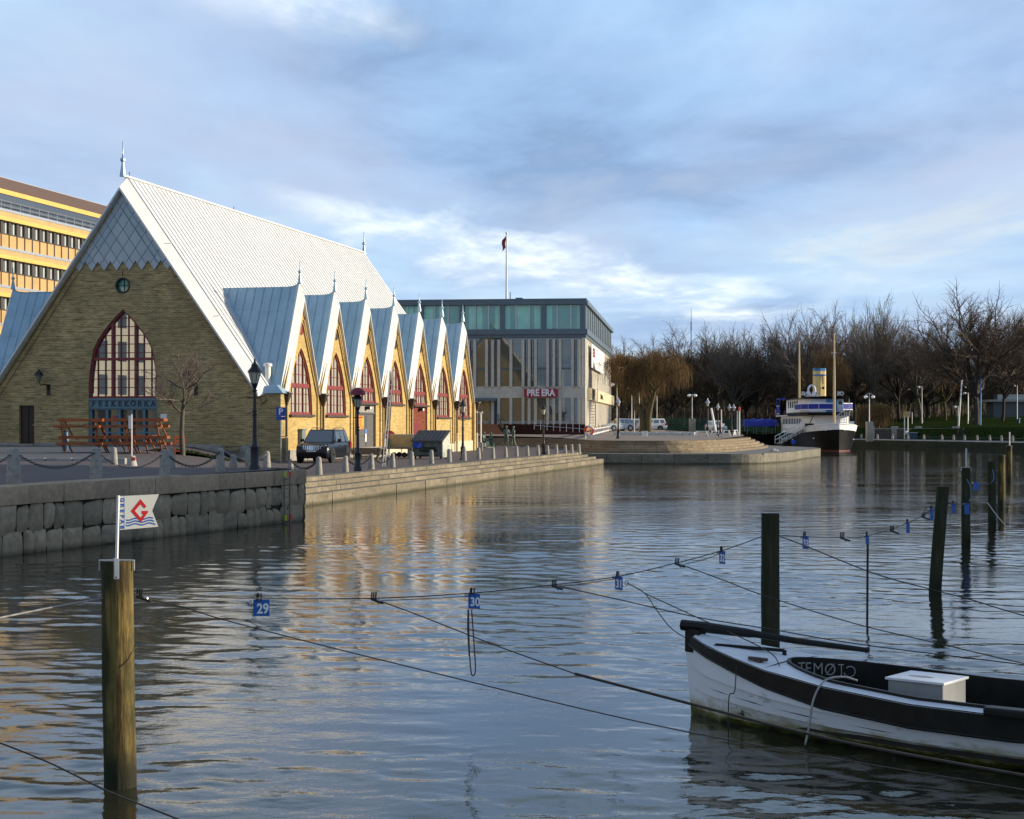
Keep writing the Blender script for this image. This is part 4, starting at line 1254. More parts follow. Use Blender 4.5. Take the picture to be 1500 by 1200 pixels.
# right-hand side
mb = MB(); mb.box(-.3, -.06, .5, DP - .3, zt0, zt1); mb.build('side_glazing', M['dark_panel'], off)
v = .6; i = 0
while v < DP - .5:
    mb = MB(); mb.box(-.1, .0, v - .15, v + .15, zt0, zt1); mb.build('column', M['blue_steel'], off); v += 3.85
mb = MB(); mb.box(-.32, -.1, .45, DP - .3, zl0 - .3, zc0); mb.build('side_wall', M['fin_concrete'], off)
v = .75; i = 0
while v < DP - .5:
    mb = MB(); mb.box(-.1, -.035, v - .17, v + .17, zl0 - .3, zc0); mb.build('fin', M['fin_concrete'], off); v += 2.05
M['cream_panel'] = mat('cream_panel', (.66, .56, .36), .6, .05, 2)
mb = MB(); mb.box(-.12, .30, 4.0, DP - .05, bz(585), bz(567)); cp = mb.build('fascia', M['cream_panel'], off)
mb = MB(); mb.box(.29, .34, 7, 9.6, bz(582) , bz(570)); mb.box(.29, .33, 21.5, 26.0, bz(580), bz(573)); mb.box(.29, .34, 21.5, 23.0, bz(573), bz(571.5)); mb.box(.29, .34, 9.0, 10.2, bz(578), bz(574)); mb.build('mark', M['dark_iron'], cp)
mb = MB(); mb.lathe([(.9, .30), (.9, .34)], 16, (0, 15, bz(576)), 'x'); mb.build('mark', M['galv'], cp)
mb = MB(); mb.box(-.15, .05, .5, DP - .02, -.6, zl0 - .3); mb.build('side_plinth', M['orange_brick'], off)
# banner
M['banner'] = mat('white_banner', (.86, .85, .83), .6, .01, 3)
mb = MB(); mb.box(.26, .34, 5.0, 29, bz(536), bz(500) - .05); bn = mb.build('banner', M['banner'], off)
mb = MB()
Tm = Matrix.Translation((.35, 5.9, bz(508))) @ Matrix.Rotation(R(90), 4, 'Z') @ Matrix.Rotation(R(90), 4, 'X')
for ii, (a, zz1, zz0) in enumerate(((6.3, bz(505), bz(519)),)):
    mb.box(.34, .36, a, a + .7, zz0, zz1)
    for q in range(4): 
        z_ = zz0 + (zz1 - zz0) * q / 3 - (.12 if q == 3 else 0); mb.box(.34, .36, a + .7, a + 3.2, z_, z_ + .28 if q < 3 else z_ + .12)
    mb.box(.34, .36, a + 3.2, a + 3.8, zz0, zz0 + 1.0); mb.box(.34, .36, a + 3.2, a + 3.8, zz1 - .9, zz1)
mb.build('mark', M['sign_red'], bn)
# scaffold-like ladder on the corner, roof plant
mb = MB(); 
for xx in (.35, .95): mb.tube([(xx + .1, -.5, -.2), (xx + .1, -.5, bz(585))], .035, 5)
for i in range(15): mb.tube([(.45, -.5, i * .3), (1.05, -.5, i * .3)], .025, 4)
mb.build('corner_ladder', M['galv'], off)
M['blue_plant'] = mat('blue_roof_plant', (.10, .18, .30), .4, .1, 2)
mb = MB(); mb.box(bu(716), bu(760), 6, 10, zr - .3, bz(432)); mb.box(bu(744), bu(756), 6.4, 9, bz(432), bz(428)); mb.build('roof_plant', M['blue_plant'], off, bevel=.15)
mb = MB(); mb.tube([(bu(734), 8, zr - .3), (bu(734), 8, bz(418))], .05, 5); mb.build('aerial', M['dark_iron'], off)
# flagpole
fp = Vector(at(742, 437, 180)); pole = thing('flagpole', 'tall white flagpole with a small red flag on the flat office roof', 'flagpole', (fp.x, fp.y, BO.z + zr - .05))
hF = HC - (342 - HY) / F * 180 - (BO.z + zr)
mb = MB(); mb.tube([(0, 0, 0), (0, 0, hF)], [.13, .07], 8); mb.blob((0, 0, hF + .08), .14); mb.build('pole', M['white_paint'], pole, smooth=True)
M['flag_red'] = mat('flag_red', (.30, .03, .06), .8, .1, 3)
mb = MB(); mb.sheet([[(-.1 - .38 * i / 3 + .06 * math.sin(j * 1.3 + i), .10 * math.sin(i * 1.6 + j * .7), hF - .2 - 1.25 * j / 5 - .16 * i) for i in range(4)] for j in range(6)]); mb.build('flag', M['flag_red'], pole, smooth='all')

# ================================================================== ochre office block, far left
OO = Vector((-44.0 - .2334 * 22, 141 - .9724 * 22, 0.9))
ob = thing('office_block', 'long ochre office block with bands of windows and a brown top behind the hall', 'office building', OO, -TH)
M['ochre'] = mat('ochre_panel', (.50, .32, .12), .55, .10, .8)
M['yellow_strip'] = mat('yellow_strip', (.62, .44, .10), .5, .06, 1)
M['brown_cladding'] = mat('brown_cladding', (.085, .045, .035), .6, .12, 2)
BLN, HT = 64.0, 24.5 - .9
mb = MB(); mb.box(-16, -.5, 0, BLN, 0, HT - 1.0); mb.build('core', M['dark_glass'], ob)
mb = MB(); mb.box(-16, -.45, 0, BLN, HT - 1.1, HT - .12); mb.build('top_cladding', M['brown_cladding'], ob)
mb = MB(); mb.box(-16.2, -.6, -.1, BLN + .1, HT - .12, HT); mb.build('roof', M['galv'], ob)
P_ = 3.3; ztop = HT - 2.95
mb = MB(); mb.box(-14, -.95, 0, BLN, ztop, HT - 1.1); mb.build('terrace_window', M['glass'], ob)
mb = MB(); mb.box(-.9, -.4, 0, BLN, HT - 1.5, HT - 1.1); mb.build('yellow_strip', M['yellow_strip'], ob)
mb = MB(); v = 0
while v < BLN: mb.box(-1.0, -.7, v, v + .30, ztop, HT - 1.5); v += 2.4
mb.build('mullions', M['galv'], ob)
mb = MB()
for hh in (.4, .8): mb.tube([(-.2, 0, ztop + hh), (-.2, BLN, ztop + hh)], .04, 4)
v = 0
while v < BLN: mb.tube([(-.2, v, ztop - .1), (-.2, v, ztop + .8)], .035, 4); v += 1.6
mb.build('railing', M['galv'], ob)
M['blind_pale'] = mat('pale_blind', (.40, .45, .45), .5, .1, 1)
for k_ in range(6):
    zt_ = ztop - k_ * P_
    mb = MB(); mb.box(-1.2, .05, -.05, BLN, zt_ - .16, zt_ + .06); mb.build('ledge', M['galv'], ob)
    mb = MB(); mb.box(-.6, .0, 0, BLN, zt_ - .62, zt_ - .16); mb.build('spandrel', M['ochre'], ob)
    mb = MB(); mb.box(-.6, .10, -.1, BLN, zt_ - .95, zt_ - .62); mb.build('yellow_strip', M['yellow_strip'], ob)
    mb = MB(); mb.box(-.6, -.25, 0, BLN, zt_ - P_ + .06, zt_ - 2.05); mb.build('spandrel', M['ochre'], ob)
    mb = MB(); mb.box(-.6, -.4, 0, BLN, zt_ - 2.05, zt_ - .95); wb = mb.build('window_band', M['glass'], ob)
    mb = MB(); v = .2
    while v < BLN:
        mb.box(-.5, -.16, v, v + .36, zt_ - 2.05, zt_ - .95); mb.box(-.45, -.2, v, v + 1.3, zt_ - 2.1, zt_ - 2.0)
        mb.box(-.3, -.19, v + .1, v + .2, zt_ - P_ + .06, zt_ - 2.05); v += 1.3
    for v_ in range(49): mb.box(-.41, -.36, 1.15 + v_ * 1.3, 1.45 + v_ * 1.3, zt_ - 2.0, zt_ - .98, 1)
    mb.build('window_frame', [M['bronze_frame'], M['blind_pale']], wb)

# ================================================================== buildings standing outside the frame
def town_block(name, label, x0, x1, y0, y1, h, wallm, z0=1.0):
    b = thing(name, label, 'building', ((x0 + x1) / 2, (y0 + y1) / 2, z0))
    dx, dy = (x1 - x0) / 2, (y1 - y0) / 2
    mb = MB(); mb.box(-dx, dx, -dy, dy, -2, h); mb.build('wall', wallm, b)
    mb = MB(); mb.add([(-dx - .4, -dy - .4, h), (dx + .4, -dy - .4, h), (dx + .4, dy + .4, h), (-dx - .4, dy + .4, h), (-dx * .2, -dy * .8, h + 4), (dx * .2, -dy * .8, h + 4), (dx * .2, dy * .8, h + 4), (-dx * .2, dy * .8, h + 4)], [(0, 3, 2, 1), (4, 5, 6, 7), (0, 1, 5, 4), (1, 2, 6, 5), (2, 3, 7, 6), (3, 0, 4, 7)]); mb.build('roof', M['brown_cladding'], b)
    mb = MB(); z = 1.6
    while z + 2 < h:
        y = -dy + 1.4
        while y < dy - 1.6:
            for s in (-1, 1): mb.box(s * dx - .06, s * dx + .06, y, y + 1.3, z, z + 2.0)
            y += 2.9
        x = -dx + 1.4
        while x < dx - 1.6:
            for s in (-1, 1): mb.box(x, x + 1.3, s * dy - .06, s * dy + .06, z, z + 2.0)
            x += 2.9
        z += 3.4
    o = mb.build('window', M['dark_glass'], b); o['kind'] = 'stuff'
    return b
M['cream_render'] = mat('cream_render', (.52, .49, .40), .8, .06, .6)
town_block('unseen_brick_block', 'unseen tall red brick block on the right bank, placed to shade boat and quay', 67, 92, 23.8, 62, 22, M['red_brick'])  # unseen building, placed and sized to shade the boat, posts and quay
town_block('unseen_town_house', 'unseen long cream rendered town house on the left bank', -98, -72, -16, 62, 16, M['cream_render'])
# ================================================================== bollards and chains
def bollard_proto():
    mb = MB(); mb.lathe([(.165, -.15), (.165, .0), (.155, .2), (.115, .66), (.105, .71), (.07, .745), (0, .76)], 14)
    return mb
bmesh_o = None
BOLL = []
upper = [(20, 710, 55, 'tapered granite bollard at the left edge of the picture on the quay'), (141, 701, 46, 'granite bollard on the quay just above the pennant'), (241, 698, 40, 'granite bollard on the quay in front of the small bare tree'),
         (323, 691.5, 35, 'granite bollard at the quay edge left of the tall lamp post'), (391, 690.5, 30, 'granite bollard at the quay edge just right of the tall lamp post')]
back = [(167, 681, 26, 'granite bollard in the second row before the stacked picnic tables'), (250.4, 686, 32, 'granite bollard in the second row beside the foot of the bare tree'), (341.6, 687, 21, 'short pale granite bollard in front of the grey picnic table'), (365, 685, 28, 'granite bollard half hidden behind the tall lamp post')]
low = [(426, 691, 19), (467, 696, 27), (506, 692, 24.5), (544, 687.5, 23), (575, 685, 21.5), (603, 682, 20.5), (632, 679, 20), (658, 677.4, 20), (680, 675, 19), (701, 673, 17.5), (722, 672, 17), (740.5, 670, 16), (756.5, 669, 16), (772.6, 668, 15.2), (788, 667, 15), (802, 666, 14), (815, 665, 14), (828, 664.5, 13.3), (837.5, 663.6, 13), (848, 663, 13)]
low_lab = ['granite bollard just behind the end block of the dark quay wall', 'weathered granite bollard in front of the black car, nearest its grille', 'granite bollard beside the rear wheel of the black car', 'granite bollard just right of the hooded lamp post', 'granite bollard just right of the foot of the ladder',
           'granite bollard between the ladder and the big waste container', 'granite bollard in front of the middle of the waste container', 'granite bollard in front of the pale side of the waste container', 'granite bollard touching the foot of the lamp by the last gable', 'granite bollard just left of the white pole base',
           'granite bollard below the seated bronze figures', 'granite bollard below the left standing bronze figure', 'granite bollard below the right standing bronze figure with a white bit beside it', 'granite bollard in the gap left of the lamp on the square', 'granite bollard directly left of the lamp on the square',
           'granite bollard directly right of the lamp on the square', 'fifth granite bollard from the far end of the row on the steps', 'fourth granite bollard from the far end of the row on the steps', 'third granite bollard from the far end of the row on the steps', 'last granite bollard at the far end of the row on the steps']
low_lab = low_lab[:]
BT = {}
def put_bollard(px, py, h, label, group):
    global bmesh_o
    p = onz(px, py, ZL) if group is grpB and px > 400 else (onz(px, py, .96) if px > 380 else G(px, py))
    hh = h / F * p.y
    if bmesh_o is None:
        bmesh_o = bollard_proto().build('bollard', M['granite'], smooth=True); o = bmesh_o
        tag(o, label, 'bollard', group); o.location = p
    else:
        o = dup(bmesh_o, p, rnd.uniform(0, 6), label, group)
    s = max(.85, min(1.25, hh / .76)); o.scale = (s * .95, s * .95, hh / .76)
    return p, hh
grpB = 'granite bollards along the quay'
U_ = [put_bollard(a, b, h, lb, grpB) for a, b, h, lb in upper]
B_ = [put_bollard(a, b, h, lb, grpB) for a, b, h, lb in back]
LW = []
for (a, b, h), lb in zip(low, low_lab):
    LW.append(put_bollard(a, b, h, lb, grpB))
def chain(p, q, s, links, label):
    mb = MB(); pts = sag(p, q, s, links)
    for i in range(links):
        a, b = pts[i], pts[i + 1]; c = (a + b) / 2; d_ = (b - a).normalized()
        up = Vector((0, 0, 1)) if i % 2 else Vector((-d_.y, d_.x, 0)).normalized()
        up = (up - d_ * up.dot(d_)).normalized(); ln = (b - a).length * .66; wd = ln * .42
        loop = [c + d_ * ln * math.cos(t) + up * wd * math.sin(t) for t in [2 * PI * k_ / 8 for k_ in range(8)]]
        mb.tube(loop, ln * .13, 4, closed=True)
    return tag(mb.build('chain', M['dark_iron'], weld=False), label, 'chain', 'chains slung between bollards')
def topof(t, f_=.88): p, h = t; return p + Vector((0, 0, h * f_))
left_off = (G(-100, 716), .75)
chain(topof(left_off), topof(U_[0]), .38, 34, 'dark iron chain running out of the left edge from the first bollard')
chain(topof(U_[0]), topof(U_[1]), .40, 40, 'dark iron chain hanging between the two leftmost quay bollards')
chain(topof(U_[1]), topof(U_[2]), .42, 34, 'dark iron chain hanging between the bollards below the orange tables')
chain(topof(U_[2]), topof(U_[3]), .40, 32, 'dark iron chain hanging between bollards in front of the bare tree')
chain(topof(U_[3]), topof(U_[4]), .30, 95, 'dark iron chain hanging behind the foot of the tall lamp')
chain(topof(LW[0]), topof(LW[1]), .38, 28, 'dark iron chain hanging in front of the black car')
chain(topof(LW[2]), topof(LW[3]), .36, 28, 'dark iron chain hanging behind the hooded lamp post')
chain(topof(LW[3]), topof(LW[4]), .36, 26, 'dark iron chain hanging left of the foot of the ladder')

# ================================================================== lamp posts
M['lantern_glass'] = glass_mat('lantern_glass', (.55, .50, .38), .15, .1)
def lantern(mbp, mbg, mbc, c, s=1):
    mbg.lathe([(.10 * s, 0), (.19 * s, .34 * s)], 6, c)
    mbc.lathe([(.23 * s, .34 * s), (.21 * s, .39 * s), (.12 * s, .5 * s), (.10 * s, .55 * s), (.12 * s, .57 * s), (.05 * s, .62 * s), (.03 * s, .7 * s), (.035 * s, .73 * s), (0, .78 * s)], 8, c)
    mbp.lathe([(.04 * s, -.2 * s), (.10 * s, -.04 * s), (.11 * s, 0)], 6, c)
    for i in range(6):
        t = 2 * PI * i / 6
        mbp.tube([(c[0] + .10 * s * math.cos(t), c[1] + .10 * s * math.sin(t), c[2]), (c[0] + .19 * s * math.cos(t), c[1] + .19 * s * math.sin(t), c[2] + .34 * s)], .012 * s, 4)
def lamp(px, py, ytop, label, f=g, hood=False, double=False):
    p = G(px, py, f); H = (py - ytop) / F * p.y; s = H / 4.0
    t = thing('lamp_post', label, 'lamp', p, rnd.uniform(0, 1), 'old-fashioned lantern lamp posts')
    mb = MB(); mb.lathe([(.20 * s, -.05), (.20 * s, .12 * s), (.15 * s, .18 * s), (.15 * s, .75 * s), (.17 * s, .8 * s), (.10 * s, .9 * s), (.085 * s, 1.1 * s)], 8); mb.build('base', M['dark_iron'], t, smooth=True)
    mb = MB(); zl = H - .78 * s * 1.15
    mb.tube([(0, 0, 1.0 * s), (0, 0, zl - .15 * s)], [.08 * s, .05 * s], 8)
    for zz_ in (.62, .66, .9): mb.lathe([(.05 * s, 0), (.10 * s, .03 * s), (.10 * s, .06 * s), (.05 * s, .09 * s)], 8, (0, 0, zl * zz_))
    if not double: mb.tube([(-.25 * s, 0, zl * .83), (.25 * s, 0, zl * .83)], .02 * s, 5)
    pole_ = mb.build('pole', M['dark_iron'], t, smooth=True)
    for dx in ((-.28 * s, .28 * s) if double else (0,)):
        a, b, c_ = MB(), MB(), MB()
        zq = zl - (.12 * s if double else 0)
        if double: a.tube([(0, 0, zl - .3 * s), (dx, 0, zq - .15 * s)], .03 * s, 5)
        lantern(a, b, c_, (dx, 0, zq), 1.15 * s)
        fr = a.build('lantern', M['dark_iron'], t, smooth=True)
        b.build('lamp_glass', M['lantern_glass'], fr); c_.build('lamp_cap', M['dark_iron'] if f is g else M['galv'], fr, smooth=True)
    if hood:
        mb = MB(); mb.lathe([(.40 * s, H - .30 * s), (.38 * s, H - .14 * s), (.28 * s, H - .02 * s), (.12 * s, H + .06 * s), (0, H + .08 * s)], 12); mb.build('hood', M['maroon_frame'], t, smooth=True)
    return t
lamp(373, 688, 525, 'tall black lantern lamp post at the corner of the brick front')
lamp(524, 688, 570, 'black lamp post with a dark curved hood beside the black car', hood=True)
lamp(678, 674, 584, 'black lantern lamp post in front of the last yellow gable')
lamp(796, 666, 590.5, 'black lantern lamp post on the square below the red sign')
lamp(905.6, 642.5, 581.6, 'black lantern lamp post on the terrace beside the right side of the office', f=gt)
lamp(1036.6, 638.5, 583, 'black lantern lamp post on the terrace right of the willow', f=gt)
lamp(1051.6, 637.2, 591, 'small lantern lamp post half behind the walking person on the terrace', f=gt)
lamp(1071.7, 638, 590, 'double lantern lamp post near the right end of the terrace', f=gt, double=True)
M['globe'] = mat('white_globe', (.85, .85, .85), .3, .02, 3)
def globe_lamp(px, py, ytop, label, D=None, both=True, pillar=False, arc=False, f=None):
    if D: p = Vector(((px - CX) / F * D, D, 0)); p.z = HC - (py - HY) / F * D
    else: p = G(px, py, gt)
    H = (py - ytop) / F * p.y
    t = thing('street_light', label, 'lamp', p, 0, 'tall street lights with white globes')
    mb = MB(); mb.tube([(0, 0, -.5), (0, 0, H * .5), (0, 0, H)], [.09, .07, .05], 6)
    dx = .22 * H / 5.5 * 2.2 if both else .5
    if arc:
        mb.tube([(dx * math.cos(PI * i / 10), 0, H + dx * .6 * math.sin(PI * i / 10)) for i in range(11)], .045, 5); mb.tube([(0, 0, H), (0, 0, H + dx * .9)], .03, 5)
    else: mb.tube([(-dx if both else 0, 0, H), (dx, 0, H)] if both else [(0, 0, H), (-dx, 0, H)], .045, 5)
    mb.build('pole', M['galv'], t, smooth=True)
    for s in ((-1, 1) if both else (-1,)):
        mb = MB(); mb.blob((s * dx, 0, H - .14), .25, (1, 1, .8)); mb.build('globe', M['globe'], t, smooth=True)
    if pillar:
        mb = MB(); mb.box(-.4, .4, -.4, .4, -.5, pillar); mb.build('pillar', M['granite'], t, bevel=.03)
    return t
globe_lamp(904, 636, 562, 'two-armed street light directly right of the office corner', D=190)
globe_lamp(925.6, 630, 566, 'two-armed street light left of the willow, the leftmost of a close pair', D=205)
globe_lamp(936.5, 630, 570, 'two-armed street light left of the willow, the rightmost of a close pair', D=200)
globe_lamp(962.5, 628, 580, 'single-armed street light right behind the willow trunk', D=215, both=False)
globe_lamp(1014, 628, 578, 'two-armed street light on a stone pillar behind the green fence', D=215, pillar=1.3)
globe_lamp(1273.5, 641, 580, 'green street light with two hanging globes on a stone pillar at the bridge end', D=206, pillar=2.0, arc=True)

# ================================================================== cars
def paint(name, col):
    m = mat(name, col, .3, .04, 2, spec=.3); m.node_tree.nodes['Principled BSDF'].inputs['Coat Weight'].default_value = .22; m.node_tree.nodes['Principled BSDF'].inputs['Coat Roughness'].default_value = .03; return m
M['car_glass'] = glass_mat('car_glass', (.01, .013, .014), .22)
M['lens'] = mat('headlight_lens', (.55, .57, .58), .12, .1, 9)
M['tail_red'] = mat('tail_light_red', (.45, .02, .02), .25, .1, 5)
M['plate'] = mat('number_plate', (.72, .72, .72), .5, .05, 6)
def car(name, label, loc, rz, pm, Lh=4.75, Wd=1.86, H=1.82, kind='suv', group=None, detail=True):
    """car pointing to local -y; z up"""
    t = thing(name, label, 'car', loc, rz, group)
    hw_, hl = Wd / 2, Lh / 2
    cl_ = .24 if kind == 'suv' else .16
    belt = H * (.60 if kind == 'suv' else .60); hood = H * (.585 if kind == 'suv' else .55)
    # lower body: stations along y  (y, z bottom, z top, half width)
    st = [(-hl, cl_ + .18, hood * .62, hw_ * .80), (-hl + .06, cl_ + .06, hood * .82, hw_ * .90), (-hl + .25, cl_ + .02, hood * .93, hw_ * .97), (-hl + .6, cl_, hood * .985, hw_), (-hl + 1.25, cl_, hood * 1.02, hw_),
          (-.2, cl_, belt, hw_), (hl - 1.2, cl_, belt * 1.01, hw_), (hl - .3, cl_, belt * 1.0, hw_ * .98), (hl - .06, cl_ + .05, belt * .97, hw_ * .93), (hl, cl_ + .14, belt * .9, hw_ * .86)]
    def ringp(y, z0, z1, w_):
        r = []
        for (fx, fz) in ((.0, 0), (.80, 0), (.95, .04), (1.0, .18), (1.0, .55), (.985, .80), (.93, .94), (.80, 1.0), (0, 1.015)):
            r.append((fx * w_, y, z0 + (z1 - z0) * fz))
        return r + [(-x, yy, z) for x, yy, z in r[::-1][1:-1]]
    mb = MB(); rg_ = [ringp(*s) for s in st]; n = len(rg_[0])
    vs = [p for r in rg_ for p in r]
    fs = [(i * n + j, i * n + (j + 1) % n, (i + 1) * n + (j + 1) % n, (i + 1) * n + j) for i in range(len(rg_) - 1) for j in range(n)]
    fs += [tuple(range(n - 1, -1, -1)), tuple((len(rg_) - 1) * n + j for j in range(n))]
    mb.add(vs, fs)
    body = mb.build('body', pm, t, smooth=True)
    # cabin
    yb0, yt0, yt1, yb1 = (-hl + 1.25, -hl + 2.0, hl - .55, hl - .12) if kind == 'suv' else ((-hl + 1.15, -hl + 2.0, hl - (.35 if kind == 'wagon' else .9), hl - .1))
    wb, wt = hw_ * .93, hw_ * .74
    def cab(y0, y1, w0, w1, ins, z0, z1):
        return [(-w0, y0[0] , z0), (w0, y0[0], z0), (w0, y0[1], z0), (-w0, y0[1], z0), (-w1, y1[0], z1), (w1, y1[0], z1), (w1, y1[1], z1), (-w1, y1[1], z1)]
    mb = MB(); box6 = [(0, 3, 2, 1), (4, 5, 6, 7), (0, 1, 5, 4), (1, 2, 6, 5), (2, 3, 7, 6), (3, 0, 4, 7)]
    mb.add(cab((yb0, yb1), (yt0, yt1), wb, wt, 0, belt - .08, H - (.05 if kind == 'suv' else .02)), box6)
    mb.build('cabin', pm, t, bevel=.09, smooth=True)
    zg0, zg1 = belt + .015, H - .17
    def lerp3(z):
        f_ = (z - belt + .08) / (H - .05 - belt + .08); return yb0 + (yt0 - yb0) * f_, yb1 + (yt1 - yb1) * f_, wb + (wt - wb) * f_
    a, b_, w0 = lerp3(zg0); a2, b2, w1 = lerp3(zg1)
    e = .012
    mb = MB(); mb.add([(-w0 * .9, a - e, zg0), (w0 * .9, a - e, zg0), (w1 * .88, a2 - e, zg1 + .06), (-w1 * .88, a2 - e, zg1 + .06)], [(0, 1, 2, 3)]); mb.build('windscreen', M['car_glass'], t)
    mb = MB(); mb.add([(-w0 * .85, b_ + e, zg0 + .03), (w0 * .85, b_ + e, zg0 + .03), (w1 * .85, b2 + e, zg1), (-w1 * .85, b2 + e, zg1)], [(3, 2, 1, 0)]); mb.build('rear_window', M['car_glass'], t)
    for s in (-1, 1):
        cuts = [(0.06, .40), (.43, .70), (.73, .95)]
        for c0, c1 in cuts:
            mb = MB(); y0a, y1a = a + (b_ - a) * c0 + .12, a + (b_ - a) * c1; y0b, y1b = max(a2 + .06, a2 + (b2 - a2) * c0), a2 + (b2 - a2) * c1
            if c0 < .1: y0a += .12
            mb.add([(s * (w0 + e), y0a, zg0), (s * (w0 + e), y1a, zg0), (s * (w1 + e), y1b, zg1), (s * (w1 + e), y0b, zg1)], [(0, 1, 2, 3)]); mb.build('side_window', M['car_glass'], t)
    wr = .37 if kind == 'suv' else .31
    for sy in (-hl + .88, hl - .92):
        for s in (-1, 1):
            mb = MB(); mb.lathe([(wr + .075, -.02), (wr + .075, .025)], 18, (s * (hw_ - .012) , sy, wr), 'x'); mb.build('wheel_arch', M['rubber'], t)
            mb = MB(); mb.lathe([(wr * .6, -.11), (wr * .95, -.115), (wr, -.08), (wr, .08), (wr * .95, .115), (wr * .6, .11)], 20, (s * (hw_ - .075), sy, wr), 'x')
            wh = mb.build('wheel', M['rubber'], t, smooth=True)
            mb = MB(); x_ = s * (hw_ - .075 + .118 - .0)
            mb.lathe([(wr * .64, -.02), (wr * .64, .004), (wr * .56, .004), (wr * .52, -.015)], 16, (x_, sy, wr), 'x')
            for q in range(6):
                t_ = 2 * PI * q / 6; mb.bar((x_, sy, wr), (x_, sy + wr * .6 * math.cos(t_), wr + wr * .6 * math.sin(t_)), .06, .02, up=(1, 0, 0))
            mb.build('rim', M['chrome'], wh)
    yf = -hl
    for s in (-1, 1):
        mb = MB(); mb.add([(s * hw_ * .50, yf + .015, hood * .70), (s * hw_ * .86, yf + .10, hood * .70), (s * hw_ * .93, yf + .26, hood * .76), (s * hw_ * .93, yf + .36, hood * .90), (s * hw_ * .80, yf + .16, hood * .885), (s * hw_ * .50, yf + .06, hood * .84)], [(0, 1, 2, 3, 4, 5)] if s > 0 else [(5, 4, 3, 2, 1, 0)])
        hl_ = mb.build('headlight', M['lens'], t)
        mb = MB(); mb.box(s * hw_ * .98 - .05, s * hw_ * .98 + .02, hl - .3, hl - .02, belt * .70, belt * 1.02); mb.build('tail_light', M['tail_red'], t, bevel=.02)
        mb = MB(); mb.cbox((s * (hw_ + .10), yb0 + .55, belt + .10), (.20, .10, .16)); mb.bar((s * (hw_ - .05), yb0 + .55, belt + .03), (s * (hw_ + .08), yb0 + .55, belt + .06), .05, .05); mb.build('mirror', pm, t, bevel=.04, smooth=True)
        if kind == 'suv':
            mb = MB(); mb.tube([(s * wt * .9, yt0 + .1, H - .05), (s * wt * .92, yt0 + .3, H + .03), (s * wt * .92, yt1 - .3, H + .03), (s * wt * .9, yt1 - .05, H - .05)], .022, 6); mb.build('roof_rail', M['dark_iron'], t, smooth=True)
            mb = MB(); mb.cbox((s * hw_ * .72, yf + .055, cl_ + .30), (.22, .06, .12)); mb.build('fog_light', M['lens'], t, bevel=.02)
        mb = MB(); mb.cbox((s * (hw_ + .012), -.05, belt - .16), (.03, .18, .035)); mb.cbox((s * (hw_ + .012), 1.0, belt - .16), (.03, .18, .035)); mb.build('door_handle', M['dark_iron'], t)
    mb = MB()
    if kind == 'suv':
        z0, z1 = hood * .655, hood * .86
        mb.bar((-hw_ * .46, yf - .0, z1), (hw_ * .46, yf - .0, z1), .05, .05); mb.bar((-hw_ * .40, yf - .03, z0), (hw_ * .40, yf - .03, z0), .05, .05)
        for i in range(9): x = hw_ * .40 * (i / 4 - 1); mb.bar((x, yf - .04, z0), (x * 1.12, yf - .015, z1), .06, .05)
        gr = mb.build('grille', M['chrome'], t)
        mb = MB(); mb.box(-hw_ * .42, hw_ * .42, yf - .01, yf + .08, hood * .66, hood * .85); mb.build('grille_mesh', M['rubber'], gr)
    else:
        mb.box(-hw_ * .4, hw_ * .4, yf - .01, yf + .1, hood * .66, hood * .76); mb.build('grille', M['rubber'], t)
    mb = MB(); mb.box(-.26, .26, yf - .05, yf + .05, cl_ + .36, cl_ + .47); mb.build('licence_plate', M['plate'], t)
    mb = MB(); mb.box(-.26, .26, hl - .03, hl + .015, belt * .62, belt * .62 + .11); mb.build('licence_plate', M['plate'], t)
    mb = MB(); mb.box(-hw_ * .7, hw_ * .7, yf + .02, yf + .1, cl_ + .12, cl_ + .25); mb.build('lower_intake', M['rubber'], t)
    return t
pc = Vector((-10.15, 88.4, ZL))
car('parked_car', 'black four-wheel-drive car with chrome grille parked by the yellow gables', pc, -R(9.5), paint('black_car_paint', (.004, .006, .009)))
def tpt(px, py, D): return Vector(((px - CX) / F * D, D, HC - (py - HY) / F * D))
grpC = 'cars parked on the terrace'
silver = paint('silver_blue_paint', (.42, .50, .56)); whitec = paint('white_car_paint', (.72, .74, .75)); greyc = paint('grey_car_paint', (.50, .52, .54))
car('parked_car', 'pale blue hatchback nearest the office corner with only its front in view', tpt(906, 631, 196), R(-62), silver, 4.1, 1.7, 1.48, 'hatch', grpC)
car('parked_car', 'silver estate car parked just left of the willow trunk', tpt(921, 631, 205), R(-80), silver, 4.6, 1.76, 1.50, 'wagon', grpC)
car('parked_car', 'white estate car with red tail light right behind the willow trunk', tpt(950, 631, 212), R(-84), whitec, 4.6, 1.76, 1.58, 'wagon', grpC)
car('parked_car', 'small white hatchback behind the lamps near the right end of the terrace', tpt(1049, 632.5, 214), R(16), whitec, 4.0, 1.68, 1.46, 'hatch', grpC)

